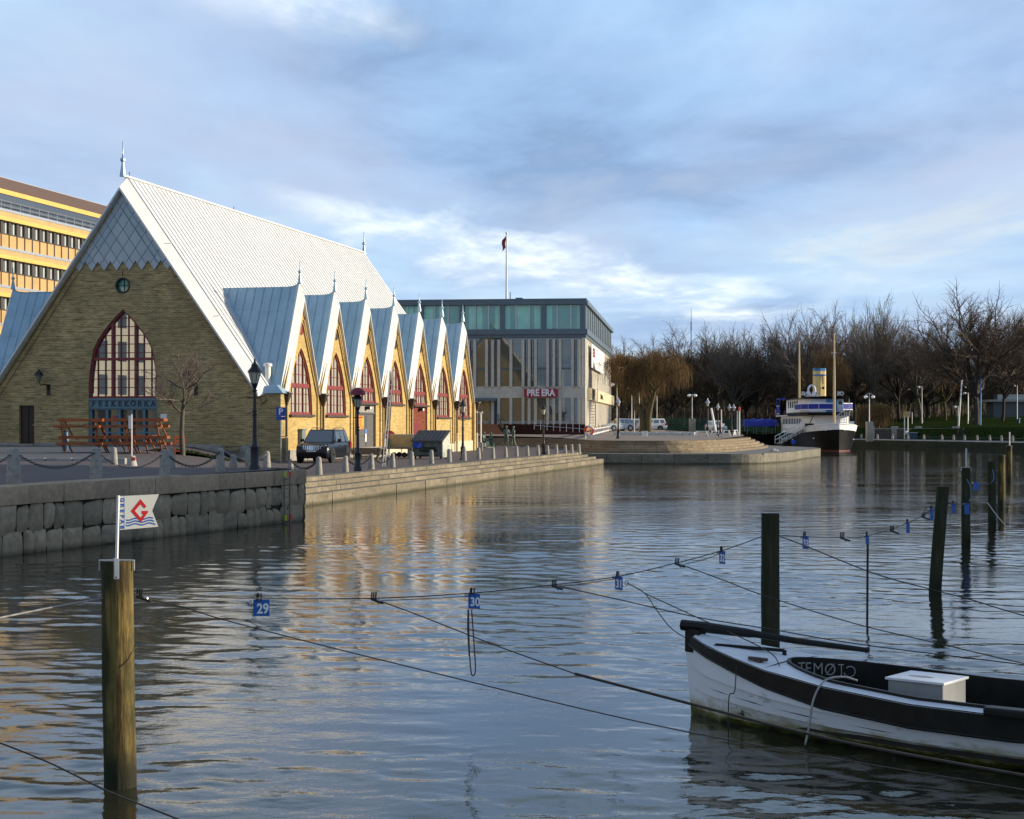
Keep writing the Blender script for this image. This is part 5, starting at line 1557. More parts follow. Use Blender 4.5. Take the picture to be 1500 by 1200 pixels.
# ================================================================== waste container
M['bin_green'] = mat('worn_green_steel', (.085, .115, .11), .6, .3, 5, dirt=(.19, .20, .18), dirt_scale=3, dirt_amt=.6)
M['bin_pale'] = mat('flaking_white_paint', (.50, .49, .42), .7, .25, 5, dirt=(.10, .12, .11), dirt_scale=2.6, dirt_amt=.9)
M['bin_lid'] = mat('black_plastic_lid', (.035, .036, .038), .5, .25, 6, dirt=(.09, .09, .085), dirt_scale=4)
M['blue_bag'] = mat('blue_plastic', (.01, .08, .55), .4, .2, 4)
p = G(646, 672); p = Vector((-4.85, 97.5, ZL))
bn_ = thing('waste_container', 'large green waste container with sloping black lid and flaking pale side', 'waste container', p, R(-16))
mb = MB()
prof = [(-.55, .14), (.62, .14), (.72, .7), (.66, 1.42), (-.60, 1.02)]
mb.plate([(a, b) for a, b in prof], [], lambda a, b, d: (-.95 + d, a, b), 1.86); mb.build('tank', M['bin_green'], bn_, bevel=.03)
mb = MB(); mb.plate([(-.62, .10), (.66, .10), (.74, .7), (.70, 1.58), (-.66, 1.08)], [], lambda a, b, d: (.915 + d, a, b), .06); mb.build('side_panel', M['bin_pale'], bn_)
mb = MB(); mb.add([(-1.0, -.74, 1.02), (1.0, -.74, 1.02), (1.0, .72, 1.62), (-1.0, .72, 1.62), (-1.0, -.70, 1.09), (1.0, -.70, 1.09), (1.0, .74, 1.70), (-1.0, .74, 1.70)], box6 := [(0, 3, 2, 1), (4, 5, 6, 7), (0, 1, 5, 4), (1, 2, 6, 5), (2, 3, 7, 6), (3, 0, 4, 7)])
for i in range(8): x = -.9 + i * .257; mb.bar((x, -.72, 1.095), (x, .72, 1.70), .05, .03)
mb.build('lid', M['bin_lid'], bn_)
mb = MB(); mb.box(-.55, .62, -.67, -.56, .16, .22); mb.box(-.5, .6, -.66, -.5, .45, .55); mb.box(-.72, .55, -.66, -.52, .62, .70); mb.build('lift_bar', M['rubber'], bn_)
for x in (-.8, .8):
    for y in (-.4, .5):
        mb = MB(); mb.lathe([(.1, -.04), (.1, .04)], 10, (x, y, .1), 'x'); mb.build('wheel', M['rubber'], bn_)
mb = MB(); mb.sheet([[(-.82 + .13 * i + .02 * math.sin(j), -.64 - .05 * math.sin(i * 1.7 + j) - .04, 1.0 - .12 * j + .02 * math.cos(i * 2)) for i in range(5)] for j in range(4)])
tag(mb.build('plastic_bag', M['blue_bag'], smooth=True), 'crumpled blue plastic bag hanging on the front of the waste container', 'bag')
o = bpy.data.objects[-1] if False else None
for ob_ in COL.objects:
    if ob_.name == 'plastic_bag': ob_.location = p; ob_.rotation_euler = (0, 0, R(-16))

# ================================================================== ladder, cart, trailer, cabinet
M['alu'] = mat('aluminium', (.15, .15, .165), .6, .06, 5, metal=.1)
lb_ = G(562, 683.5); Hh = (683.5 - 543) / F * lb_.y
la = thing('stepladder', 'tall narrow aluminium ladder standing upright in front of the middle gable', 'ladder', lb_, 0)
for s in (-1, 1):
    mb = MB(); mb.bar((s * .045, s * .17, 0), (.36 + s * .06, s * .14 + .4, Hh), .025, .06); mb.build('rail', M['alu'], la)
    mb = MB(); mb.bar((-.03 + s * .045, s * .17 + 2.0, 0), (.35 + s * .05, s * .14 + .5, Hh * .97), .04, .06); mb.build('rear_rail', M['alu'], la)
for i in range(17):
    f_ = (i + .5) / 17; mb = MB(); mb.bar((.36 * f_ - .05, -.16 + .4 * f_, Hh * f_), (.36 * f_ + .05, .16 + .4 * f_, Hh * f_), .04, .03); mb.build('rung', M['alu'], la)
M['old_wood'] = mat('weathered_wood', (.16, .125, .08), .85, .35, 3, .2, sc=(1, 8, 8))
M['grey_wood'] = mat('grey_wood', (.20, .18, .14), .85, .3, 3, .2, sc=(1, 8, 8))
q = G(543, 673)
ct = thing('hand_cart', 'old low brown wooden cart in front of the grey hall door', 'cart', q, R(-13))
mb = MB()
for i in range(3): mb.box(-1.0, .75, -.55 + i * .38, -.22 + i * .38, .62, .68)
mb.build('deck', M['old_wood'], ct)
mb = MB(); mb.box(-1.0, .75, -.60, -.55, .28, .60); mb.box(-1.0, .75, .55, .60, .28, .60); mb.build('side_board', M['old_wood'], ct)
for x in (-.8, .55):
    for y in (-.5, .5): mb = MB(); mb.bar((x, y, 0), (x + .08, y, .62), .10, .10); mb.build('leg', M['old_wood'], ct)
mb = MB(); mb.tube([(.5, -.5, .1), (.75, -.5, .35), (.8, -.5, .62)], .06, 5); mb.build('curved_shaft', M['grey_wood'], ct)
q = G(588, 671)
tr = thing('flatbed_trailer', 'low trailer with pale brick-coloured load boards beside the ladder', 'trailer', q, R(-13))
M['load_board'] = mat('worn_load_board', (.50, .36, .16), .8, .25, 3, .1, dirt=(.40, .30, .22))
mb = MB(); mb.box(-.95, .85, -.6, .6, .55, .68); mb.build('bed', M['grey_wood'], tr)
mb = MB(); mb.box(-.95, .85, .5, .58, .68, 1.45); mb.box(-.95, -.90, -.6, .5, .68, 1.2); mb.build('board', M['load_board'], tr)
mb = MB(); mb.box(-1.0, .95, -.62, -.57, 1.40, 1.46); mb.bar((-.95, -.6, .6), (-.95, -.6, 1.42), .05, .05); mb.bar((.9, -.6, .6), (.9, -.6, 1.42), .05, .05); mb.build('rail', M['galv'], tr)
for x in (-.3, .35):
    mb = MB(); mb.lathe([(.16, -.62), (.16, -.48)], 12, (x, 0, .2), 'y'); mb.lathe([(.16, .48), (.16, .62)], 12, (x, 0, .2), 'y'); mb.build('wheel', M['rubber'], tr)
mb = MB(); mb.box(.55, .85, -.55, .5, .0, .55); mb.build('support', M['granite'], tr)
q2 = q + Vector((-.35, .9, 0)); sc_ = thing('red_sign_disc', 'red and white disc leaning against the trailer behind the ladder', 'sign', q2)
mb = MB(); mb.lathe([(.38, -.02), (.38, .02)], 16, (-.45, 0, 1.3), 'y'); mb.build('disc', M['red_plastic'], sc_)
mb = MB(); mb.box(-.62, -.28, -.03, -.022, 1.24, 1.36); mb.build('bar', M['white_paint'], sc_)
mb = MB(); mb.tube([(-.45, .04, 0), (-.45, .04, 1.3)], .03, 5); mb.build('post', M['galv'], sc_)
M['cab_green'] = mat('grey_green_cabinet', (.15, .19, .175), .55, .2, 3, dirt=(.28, .30, .28), dirt_scale=2)
q = G(437, 678); q = Vector(((437 - CX) / F * 92.5, 92.5, ZL))
cbn = thing('electric_cabinet', 'grey green metal cabinet between the corner of the hall and the black car', 'cabinet', q, -TH)
mb = MB(); mb.box(-.55, .35, -.3, .3, 0, 1.72); mb.build('body', M['cab_green'], cbn, bevel=.03)
mb = MB(); mb.box(-.6, .4, -.35, .35, 1.72, 1.8); mb.build('top', M['cab_green'], cbn, bevel=.02)
mb = MB(); mb.box(-.50, .30, -.33, -.3, .1, 1.6); mb.box(-.11, -.09, -.335, -.3, .1, 1.6); mb.build('door', M['cab_green'], cbn)
mb = MB(); mb.box(.02, .06, -.36, -.3, .8, 1.0); mb.build('handle', M['galv'], cbn)

# ================================================================== signs and poles on the quay
M['sign_blue'] = mat('sign_blue', (.012, .075, .38), .4, .04, 3)
q = Vector(((411.5 - CX) / F * 86.5, 86.5, ZL))
ps = thing('parking_sign', 'blue parking sign with a white P on a slim pole at the hall corner', 'sign', q)
kk = 86.5 / F
mb = MB(); mb.tube([(0, 0, 0), (0, 0, (680 - 597) * kk)], .035, 6); mb.build('pole', M['galv'], ps, smooth=True)
zp = lambda y: (HC - ZL) - (y - HY) * kk
mb = MB(); mb.box(-.24, .24, -.07, -.04, zp(609.8), zp(597)); pl = mb.build('sign_plate', M['sign_blue'], ps)
mb = MB(); mb.text('P', .46, Matrix.Translation((0, -.075, (zp(597) + zp(609.8)) / 2)) @ Matrix.Rotation(R(90), 4, 'X'), .004, .012); mb.build('letter', M['sign_white'], pl)
mb = MB(); mb.box(-.24, .24, -.07, -.04, zp(615.5), zp(610.3)); mb.build('lower_plate', M['sign_blue'], ps)
# white pole in a weighted foot
q = G(193, 682)
k5 = q.y / F
wp_ = thing('sign_post', 'slim white post with a small notice in a concrete foot on the quay', 'sign post', q)
mb = MB(); mb.lathe([(.19, -.02), (.19, .02), (.12, .30), (.11, .34)], 12); mb.build('foot', M['concrete'], wp_, smooth=True)
mb = MB(); mb.lathe([(.145, .18), (.125, .29)], 12); mb.build('yellow_band', M['yellow_strip'], wp_, smooth=True)
mb = MB(); mb.box(.02, .15, -.15, -.02, .18, .29); mb.build('red_sticker', M['red_plastic'], wp_)
mb = MB(); mb.tube([(0, 0, .3), (0, 0, (682 - 607) * k5)], .022, 6); mb.build('pole', M['white_paint'], wp_, smooth=True)
mb = MB(); mb.tube([(0, 0, (682 - 607) * k5), (0, 0, (682 - 594) * k5)], .01, 5); mb.build('wire', M['brown_iron'], wp_)
mb = MB(); mb.box(-.11, -.03, -.03, -.015, (682 - 628) * k5, (682 - 609) * k5); mb.build('notice', M['white_paint'], wp_)
q = G(704.5, 662)
k5 = q.y / F
wp3 = thing('pale_pole', 'pale pole with cross arms and a stone foot beside the seated bronze figures', 'pole', q)
mb = MB(); mb.tube([(0, 0, 0), (0, 0, (662 - 604) * k5)], .07, 6); mb.build('pole', M['cream_metal'], wp3, smooth=True)
mb = MB(); mb.box(-.2, .14, -.16, .16, 0, .72); mb.build('foot', M['concrete'], wp3, bevel=.05)
mb = MB(); mb.bar((-.3, 0, (662 - 605) * k5), (.1, 0, (662 - 604) * k5), .05, .05); mb.blob((-.3, 0, (662 - 604) * k5), .07); mb.blob((.08, 0, (662 - 604.5) * k5), .07); mb.build('cross_arm', M['white_paint'], wp3)
# life ring at the office corner
q = G(863, 643, gt)
lr = thing('life_ring', 'red and white life ring on a white post at the office corner', 'life ring', q)
mb = MB(); 
for i in range(4):
    t0 = PI / 2 * i; (mb if i % 2 else mb)
ringpts = lambda a0, a1: [(.36 * math.cos(a0 + (a1 - a0) * i / 6), 0, .72 + .36 * math.sin(a0 + (a1 - a0) * i / 6)) for i in range(7)]
for i in range(4):
    mb = MB(); mb.tube(ringpts(PI / 2 * i + .4, PI / 2 * (i + 1) + .4), .10, 8); mb.build('ring_segment', M['red_plastic'] if i % 2 else M['white_paint'], lr, smooth=True)
mb = MB(); mb.tube([(-.3, .1, 0), (-.3, .1, 1.3)], .05, 6); mb.build('post', M['white_paint'], lr)

# ================================================================== picnic tables
M['stain'] = mat('orange_stained_wood', (.34, .090, .016), .55, .3, 3, .1, sc=(1, 6, 6), dirt=(.10, .028, .012))
M['grey_stain'] = mat('dull_yellow_wood', (.30, .22, .09), .7, .3, 3, .1, sc=(1, 6, 6))
def picnic(name, label, loc, rz, m, group, Lt=1.85, flip=False, sc=1):
    t = thing(name, label, 'picnic table', loc, rz, group)
    mb = MB()
    for i in range(4): mb.box(-Lt / 2, Lt / 2, -.37 + i * .19, -.2 + i * .19, .63, .76)
    mb.build('table_top', m, t)
    for s in (-1, 1):
        mb = MB()
        for i in range(2): mb.box(-Lt / 2, Lt / 2, s * .70 - .16 + i * .165, s * .70 - .01 + i * .165, .36, .47)
        mb.build('seat', m, t)
    for x in (-Lt / 2 + .25, Lt / 2 - .25):
        for s in (-1, 1):
            mb = MB(); mb.bar((x - .10, s * .30, .66), (x + .12, s * .72, 0), .05, .08, up=(0, 1, 0)); mb.build('leg', m, t)
        mb = MB(); mb.box(x - .07, x - .03, -.82, .82, .33, .42); mb.box(x - .07, x - .03, -.36, .36, .61, .70); mb.build('crossbeam', m, t)
    t.scale = (sc,) * 3
    return t
base = G(165, 664); kx = base.y / F
gP = 'stacked orange picnic tables before the hall'
def ppos(px, dy, z): return Vector(((px - CX) / F * (base.y + dy), base.y + dy, g((px - CX) / F * base.y, base.y + dy) + z))
# lower row, then a row stacked on their tops
pi_ = [('orange picnic table at the bottom left of the stack by the hall', 122, 0, 0, 2), ('orange picnic table at the bottom middle of the stack by the hall', 172, .25, 0, -2), ('orange picnic table at the bottom right of the stack by the hall', 215, .1, 0, 1),
       ('orange picnic table stacked on top at the left, jutting out beyond the rest', 120, .1, .755, -2), ('orange picnic table stacked on top in the middle before the shop front', 168, .4, .755, 2), ('orange picnic table stacked on top at the right below the lettering', 211, .25, .765, -1),
       ('orange picnic table in the rear row behind the right end of the stack', 196, 1.9, 0, -3)]
for lb1, px, dy, z, a in pi_:
    picnic('picnic_table', lb1, ppos(px, dy, z), R(a), M['stain'], gP, 1.9 if px > 130 else 2.0)
q = G(341, 667); picnic('picnic_table', 'small dull yellow picnic table against the brick wall right of the tree', q, R(-8), M['grey_stain'], None, 1.4, sc=.78)
# black menu barrel beside the tables and an orange stool
q = G(96, 661); brl = thing('dark_barrel', 'dark barrel shaped bin at the left end of the stacked tables', 'bin', q)
mb = MB(); mb.lathe([(.14, 0), (.16, .3), (.16, .6), (.13, .85), (.13, .9)], 12); mb.build('drum', M['navy_panel'], brl, smooth=True)
mb = MB(); mb.lathe([(.145, .9), (.1, .96), (0, .98)], 12); mb.build('lid', M['rubber'], brl, smooth=True)
q = G(263, 665); ch_ = thing('orange_chair', 'small bright orange chair beside the trunk of the bare tree', 'chair', q, R(10))
M['bright_orange'] = mat('bright_orange_paint', (.62, .11, .015), .5, .12, 5)
for x in (-.2, .2):
    for y, h_ in ((-.2, .42), (.2, .78)):
        mb = MB(); mb.box(x - .025, x + .025, y - .025, y + .025, 0, h_); mb.build('leg', M['bright_orange'], ch_)
mb = MB(); mb.box(-.24, .24, -.24, .24, .42, .46); mb.build('seat', M['bright_orange'], ch_)
mb = MB(); mb.box(-.24, .24, .19, .22, .55, .62); mb.box(-.24, .24, .19, .22, .7, .8); mb.build('backrest', M['bright_orange'], ch_)
mb = MB(); mb.box(-.2, .2, -.22, -.19, .1, .16); mb.build('stretcher', M['bright_orange'], ch_)
# planks near the corner
q = G(395, 671); pk = thing('plank_pile', 'low pile of orange planks on the ground by the hall corner', 'planks', q, -TH)
for i in range(3): mb = MB(); mb.box(-.8 + .05 * i, .7, -.1 + .12 * i, .0 + .12 * i, .16 + .02 * i, .20 + .02 * i); mb.build('plank', M['stain'], pk)
for x in (-.6, .5): mb = MB(); mb.box(x, x + .1, -.1, .3, 0, .16); mb.build('bearer', M['rubber'], pk)

# ================================================================== terrace furniture
gW = 'white bench-like barriers on the terrace'
def white_bench(px, py, label, wpx, rz=0, D=None):
    p_ = G(px, py, gt); ln = wpx / F * p_.y
    t = thing('white_bench', label, 'bench', p_, rz, gW)
    mb = MB(); mb.box(-ln / 2, ln / 2, -.22, .22, .46, .54); mb.build('seat', M['white_paint'], t, bevel=.015)
    for s in (-1, 1):
        for y in (-.22, .22):
            mb = MB(); mb.bar((s * (ln / 2 - .12), y, .5), (s * (ln / 2 + .10), y * 1.3, 0), .09, .09); mb.build('leg', M['white_paint'], t)
    mb = MB(); mb.bar((-ln / 2 + .05, 0, .25), (ln / 2 - .05, 0, .25), .06, .06); mb.build('stretcher', M['white_paint'], t)
    return t
white_bench(1027.5, 640, 'white bench nearest the willow, left of the lantern lamp', 17)
white_bench(1048, 639.5, 'white bench left of the walking person', 13)
white_bench(1064, 638.5, 'white bench right of the walking person', 10)
white_bench(1076, 638, 'white bench at the right end of the terrace', 8, R(30))
for i, px in enumerate((868, 874, 880, 886.5, 893)):
    pass
fn_ = thing('white_fence', 'low white fence climbing along the right side of the office', 'fence', (0, 0, 0))
A_ = G(867, 642, gt); B_f = tpt(899, 632.5, 214)
n = 16
mb = MB()
for hh in (.35, .78): mb.bar(A_ + Vector((0, 0, hh)), B_f + Vector((0, 0, hh)), .10, .13)
mb.build('rail', M['white_paint'], fn_)
for i in range(n + 1):
    p_ = A_.lerp(B_f, i / n); mb = MB(); mb.bar(p_, p_ + Vector((.05, 0, .85)), .16, .12); mb.build('post', M['white_paint'], fn_)
M['white_stone'] = mat('white_granite_setts', (.60, .60, .58), .8, .3, 7, .2)
lw = thing('low_stone_edge', 'long low edge of pale speckled stone across the terrace under the willow', 'kerb')
mb = MB(); pa = G(899, 636.6, gt); pb = G(1019, 637.6, gt)
for i in range(26):
    a = pa.lerp(pb, i / 26); b = pa.lerp(pb, (i + .94) / 26)
    mb.bar(a + Vector((0, 0, .12)), b + Vector((0, 0, .12)), .5, .30 + rnd.uniform(-.02, .02))
mb.build('stones', M['white_stone'], lw, bevel=.02)
q = G(944.5, 640.3, gt); wb_ = thing('white_box', 'small white painted stone block on the terrace edge under the willow', 'block', q, .1)
mb = MB(); mb.box(-.24, .24, -.2, .2, 0, .48); mb.build('body', M['white_paint'], wb_, bevel=.03)
mb = MB(); mb.box(-.28, .28, -.24, .24, .48, .54); mb.build('cap', M['white_paint'], wb_, bevel=.02)
def thin_post(name, px, py, yt, label, m, f=gt, r=.05, lean=0, cap=None, D=None):
    p_ = tpt(px, py, D) if D else G(px, py, f)
    h_ = (py - yt) / F * p_.y
    t = thing(name, label, 'post', p_)
    mb = MB(); mb.tube([(0, 0, -.1), (lean * .5, 0, h_ * .5), (lean, 0, h_)], [r, r * .9, r * .75], 6); mb.build('shaft', m, t, smooth=True)
    if cap: mb = MB(); mb.lathe([(r * 1.3, 0), (r * 1.3, .35), (0, .45)], 8, (lean, 0, h_ * .98)); mb.build('cap', M[cap], t)
    return t
thin_post('white_post', 951, 634, 602, 'white post directly right of the willow trunk', M['white_paint'], r=.06)
thin_post('white_post', 929.5, 634, 601.5, 'thin white post left of the willow in front of the silver car', M['cream_metal'], r=.045)
thin_post('white_post', 1048.5, 632, 598, 'leaning thick white post behind the white hatchback', M['white_paint'], r=.16, lean=-.5, D=180)
thin_post('white_post', 1056.8, 632, 600, 'slim white post beside the head of the walking person', M['white_paint'], r=.07, D=185)
thin_post('navigation_mark', 1080.3, 636, 602, 'slim white mark left of the red-topped one at the terrace end', M['cream_metal'], r=.09, D=178)
thin_post('navigation_mark', 1083.2, 636, 601, 'slim white mark with a red top at the end of the terrace', M['cream_metal'], r=.09, cap='red_plastic', D=178)
# green mesh fence along the water behind the terrace
gf = thing('green_fence', 'long green wire mesh fence behind the terrace and the willow', 'fence')
M['fence_green'] = mat('fence_green', (.018, .065, .04), .6, .2, 2)
pts = [tpt(955, 629, 226), tpt(1000, 630, 224), tpt(1060, 631, 224), tpt(1128, 633, 222)]
for a, b in zip(pts, pts[1:]):
    mb = MB()
    for q in range(7): mb.bar(a.lerp(b, 0) + Vector((0, 0, .1 + q * .25)), b + Vector((0, 0, .1 + q * .25)), .05, .09)
    nv = 34
    for q in range(nv): c0 = a.lerp(b, q / nv); mb.bar(c0 + Vector((0, 0, 0)), c0 + Vector((0, 0, 1.7)), .06, .06)
    mb.build('mesh_panel', M['fence_green'], gf)
    mb = MB(); mb.tube([a - Vector((0, 0, .3)), a + Vector((0, 0, 1.85))], .05, 6); mb.build('post', M['fence_green'], gf)
# ================================================================== people and bronze figures
def skin_body(joints, edges, radii, mats, zones, name, parent, levels=1):
    me = bpy.data.meshes.new(name)
    names = list(joints); idx = {n: i for i, n in enumerate(names)}
    me.from_pydata([joints[n] for n in names], [(idx[a], idx[b]) for a, b in edges], [])
    o = bpy.data.objects.new(name, me); COL.objects.link(o)
    md = o.modifiers.new('skin', 'SKIN')
    if not me.skin_vertices: return o
    for i, n in enumerate(names):
        r = radii[n]; me.skin_vertices[0].data[i].radius = (r, r) if not isinstance(r, tuple) else r
        me.skin_vertices[0].data[i].use_root = (n == 'pelvis')
    sb = o.modifiers.new('sub', 'SUBSURF'); sb.levels = levels; sb.render_levels = levels
    bpy.context.view_layer.update()
    ev = o.evaluated_get(bpy.context.evaluated_depsgraph_get())
    m2 = bpy.data.meshes.new_from_object(ev)
    bpy.data.objects.remove(o); bpy.data.meshes.remove(me)
    m2.name = name; m2.materials.clear()
    for m in mats: m2.materials.append(m)
    for p in m2.polygons: p.material_index = zones(p.center); p.use_smooth = True
    o = bpy.data.objects.new(name, m2); COL.objects.link(o); o.parent = parent
    KIDS.setdefault(parent.name, []).append(o)
    return o
def figure(thing_o, h, mats, zones, pose, fat=1.0, hairm=None, hat=False):
    k = h / 1.75
    J = {'pelvis': (0, 0, .95), 'waist': (0, 0, 1.10), 'chest': (0, .01, 1.34), 'neck': (0, 0, 1.50), 'chin': (0, -.02, 1.57), 'head': (0, -.01, 1.66), 'crown': (0, 0, 1.73)}
    Rd = {'pelvis': (.16 * fat, .12 * fat), 'waist': (.145 * fat, .11 * fat), 'chest': (.17 * fat, .12 * fat), 'neck': .055, 'chin': .07, 'head': .092, 'crown': .07}
    E = [('pelvis', 'waist'), ('waist', 'chest'), ('chest', 'neck'), ('neck', 'chin'), ('chin', 'head'), ('head', 'crown')]
    for s, n in ((-1, 'L'), (1, 'R')):
        base = {'sh': (s * .20, .01, 1.42), 'el': (s * .25, .02, 1.14), 'wr': (s * .25, -.06, .90), 'hd': (s * .25, -.08, .82),
                'hip': (s * .09, 0, .90), 'kn': (s * .11, -.02, .50), 'an': (s * .12, .03, .09), 'toe': (s * .14, -.14, .05)}
        for q, r in (('sh', .07 * fat), ('el', .055 * fat), ('wr', .042), ('hd', .04), ('hip', .095 * fat), ('kn', .068), ('an', .05), ('toe', .04)):
            J[q + n] = pose.get(q + n, base[q]); Rd[q + n] = r
        E += [('chest', 'sh' + n), ('sh' + n, 'el' + n), ('el' + n, 'wr' + n), ('wr' + n, 'hd' + n), ('pelvis', 'hip' + n), ('hip' + n, 'kn' + n), ('kn' + n, 'an' + n), ('an' + n, 'toe' + n)]
    for n_, v_ in pose.items():
        if n_ in J: J[n_] = v_
    J = {a: tuple(c * k for c in b) for a, b in J.items()}
    Rd = {a: (tuple(c * k for c in b) if isinstance(b, tuple) else b * k) for a, b in Rd.items()}
    b = skin_body(J, E, Rd, mats, zones, 'body', thing_o)
    # fingers and a nose, grown onto the body mesh
    bm = bmesh.new(); bm.from_mesh(b.data); mb = MB()
    for n in 'LR':
        w0 = Vector(J['wr' + n]); h0 = Vector(J['hd' + n]); d = (h0 - w0).normalized(); sd_ = d.cross(Vector((1, 0, 0)))
        if sd_.length < .1: sd_ = Vector((0, 1, 0))
        sd_.normalize()
        for i, (o_, ln) in enumerate(((-.03, .075), (-.01, .085), (.01, .08), (.03, .065))):
            a = h0 + sd_ * o_ * k; mb.tube([a, a + d * ln * .55 * k, a + (d * .9 - Vector((0, .3, 0))) * ln * k], [.011 * k, .010 * k, .008 * k], 5)
        mb.tube([h0 - d * .04 * k + sd_ * -.035 * k, h0 + d * .02 * k + sd_ * -.06 * k], [.012 * k, .009 * k], 5)
    hc = Vector(J['head']); mb.lathe([(.018 * k, 0), (.012 * k, .03 * k), (0, .04 * k)], 6, (hc.x, hc.y - .085 * k, hc.z - .03 * k))
    b2 = mb.build('hands', mats[:1], None)
    bm.from_mesh(b2.data); bm.to_mesh(b.data); bm.free()
    bpy.data.objects.remove(b2)
    hm = hairm or mats[0]
    c0 = Vector(J['head'])
    mb = MB(); mb.blob((c0.x, c0.y + .018 * k, c0.z + .03 * k), .105 * k, (.95, 1.05, 1.0), 10, 6)
    if hat: mb.lathe([(.16 * k, 0), (.16 * k, .015 * k), (.1 * k, .02 * k), (.09 * k, .09 * k), (0, .11 * k)], 10, (c0.x, c0.y, c0.z + .05 * k))
    mb.build('hat' if hat else 'hair', hm, thing_o, smooth=True)
    return b
M['skin'] = mat('skin', (.42, .24, .17), .6, .08, 8)
M['dark_coat'] = mat('dark_coat', (.018, .014, .02), .85, .2, 6)
M['maroon_coat'] = mat('maroon_coat', (.05, .012, .022), .85, .2, 6)
M['jeans'] = mat('blue_jeans', (.04, .06, .11), .85, .2, 6)
M['hair'] = mat('brown_hair', (.05, .032, .02), .7, .2, 9)
def walker(px, py, ypt, label, coat, trousers, D=None, rz=0, f=gt, pose=None):
    p = tpt(px, py, D) if D else G(px, py, f)
    h = min(1.86, (py - ypt) / F * p.y); k = h / 1.75
    t = thing('person', label, 'person', p, rz)
    def z(c):
        if c.z > 1.53 * k: return 0
        if abs(c.x) > .2 * k and c.z < .88 * k: return 0
        return 1 if c.z > .78 * k else 2
    figure(t, h, [M['skin'], coat, trousers], z, pose or {'knL': (-.10, -.12, .52), 'anL': (-.10, -.10, .10), 'toeL': (-.10, -.26, .07), 'knR': (.10, .06, .50), 'anR': (.10, .24, .12), 'toeR': (.11, .12, .05), 'wrL': (-.24, .10, .92), 'hdL': (-.24, .12, .84), 'wrR': (.24, -.18, .94), 'hdR': (.24, -.22, .87)}, 1.12, M['hair'])
    return t
walker(1055, 641, 617.5, 'person in a dark coat walking along the terrace edge by the white benches', M['maroon_coat'], M['dark_coat'], rz=R(70))
walker(1404, 644.5, 630, 'person in a maroon coat on the far quay left of a taller companion', M['maroon_coat'], M['jeans'], D=205, rz=R(-60))
walker(1411.5, 644.5, 627, 'taller person in a dark jacket and jeans on the far quay', M['dark_coat'], M['jeans'], D=204, rz=R(-60))
walker(1459, 629, 616, 'person with a light top standing on the grass among the far right trees', M['skin'], M['jeans'], D=252, rz=R(20))
# bronze fish market figures
gS = 'green bronze figures on the square'
bz_z = lambda c: 0
def statue(px, py, ypt, label, pose, rz, hat=False, seat=False):
    p = G(px, py); h = (py - ypt) / F * p.y
    t = thing('bronze_statue', label, 'statue', p, rz, gS)
    figure(t, h / (.80 if seat else 1), [M['bronze']], bz_z, pose, 1.15, M['bronze'], hat)
    mb = MB(); mb.box(-.45, .45, -.5, .45, -.05, .04); mb.build('base', M['granite'], t)
    if seat:
        mb = MB(); mb.box(-.3, .3, -.05, .35, .04, .42); mb.build('seat_block', M['bronze'], t, bevel=.03)
    return t
hold = {'elL': (-.27, -.02, 1.16), 'wrL': (-.12, -.26, 1.10), 'hdL': (-.05, -.31, 1.10), 'elR': (.27, -.02, 1.16), 'wrR': (.12, -.26, 1.14), 'hdR': (.06, -.31, 1.14), 'kpL': 0}
reach = {'elL': (-.26, -.10, 1.18), 'wrL': (-.20, -.34, 1.16), 'hdL': (-.18, -.42, 1.16), 'knL': (-.10, -.12, .5), 'anL': (-.10, -.12, .09), 'toeL': (-.10, -.28, .05), 'knR': (.10, .05, .5), 'anR': (.11, .20, .10), 'toeR': (.12, .05, .05)}
hold.pop('kpL')
statue(741.6, 654.2, 624.8, 'green bronze figure standing and facing the water with forearms held out', hold, R(5), True)
statue(752, 655, 624.8, 'green bronze figure standing side-on, turned to its bronze neighbour', reach, R(-75))
sit = {n: v for n, v in {'pelvis': (0, .12, .55), 'waist': (0, .14, .72), 'chest': (0, .10, .98), 'neck': (0, .06, 1.14), 'chin': (0, .02, 1.21), 'head': (0, .02, 1.30), 'crown': (0, .03, 1.37), 'shL': (-.2, .1, 1.06), 'shR': (.2, .1, 1.06), 'elL': (-.25, -.02, .82), 'elR': (.25, -.02, .82), 'wrL': (-.14, -.22, .74), 'wrR': (.14, -.22, .74), 'hdL': (-.1, -.29, .72), 'hdR': (.1, -.29, .72),
       'hipL': (-.1, .05, .52), 'hipR': (.1, .05, .52), 'knL': (-.13, -.34, .54), 'knR': (.13, -.34, .54), 'anL': (-.13, -.36, .10), 'anR': (.13, -.40, .10), 'toeL': (-.14, -.52, .05), 'toeR': (.14, -.56, .05)}.items()}
statue(709.5, 655.5, 633.5, 'green bronze figure seated beside the pale pole, facing right', sit, R(62), True, True)
statue(718.5, 655, 634, 'green bronze figure seated facing the other seated one', sit, R(-60), False, True)

# ================================================================== moored steamship
M['hull_black'] = mat('black_hull', (.006, .006, .007), .4, .3, 1.2, dirt=(.02, .018, .016), dirt_scale=.9, dirt_amt=.4, spec=.12)
M['ship_white'] = mat('ship_white', (.88, .88, .88), .5, .03, 1.5, dirt=(.60, .58, .54), dirt_scale=1.2, dirt_amt=.3)
M['canvas_blue'] = mat('blue_canvas', (.012, .025, .30), .7, .12, 2)
M['buff'] = mat('buff_yellow', (.70, .52, .20), .5, .06, 2)
M['funnel_blue'] = mat('funnel_blue', (.05, .20, .42), .5, .06, 2)
M['mast_wood'] = mat('varnished_mast', (.58, .42, .22), .5, .12, 2)
M['red_lead'] = mat('red_lead', (.16, .03, .02), .6, .2, 2)
SO = Vector((36.55, 183, 0)); SRZ = R(-2)
ship = thing('steamship', 'moored old passenger steamer with black hull, white deckhouses, blue canvas and yellow funnel', 'ship', SO, SRZ)
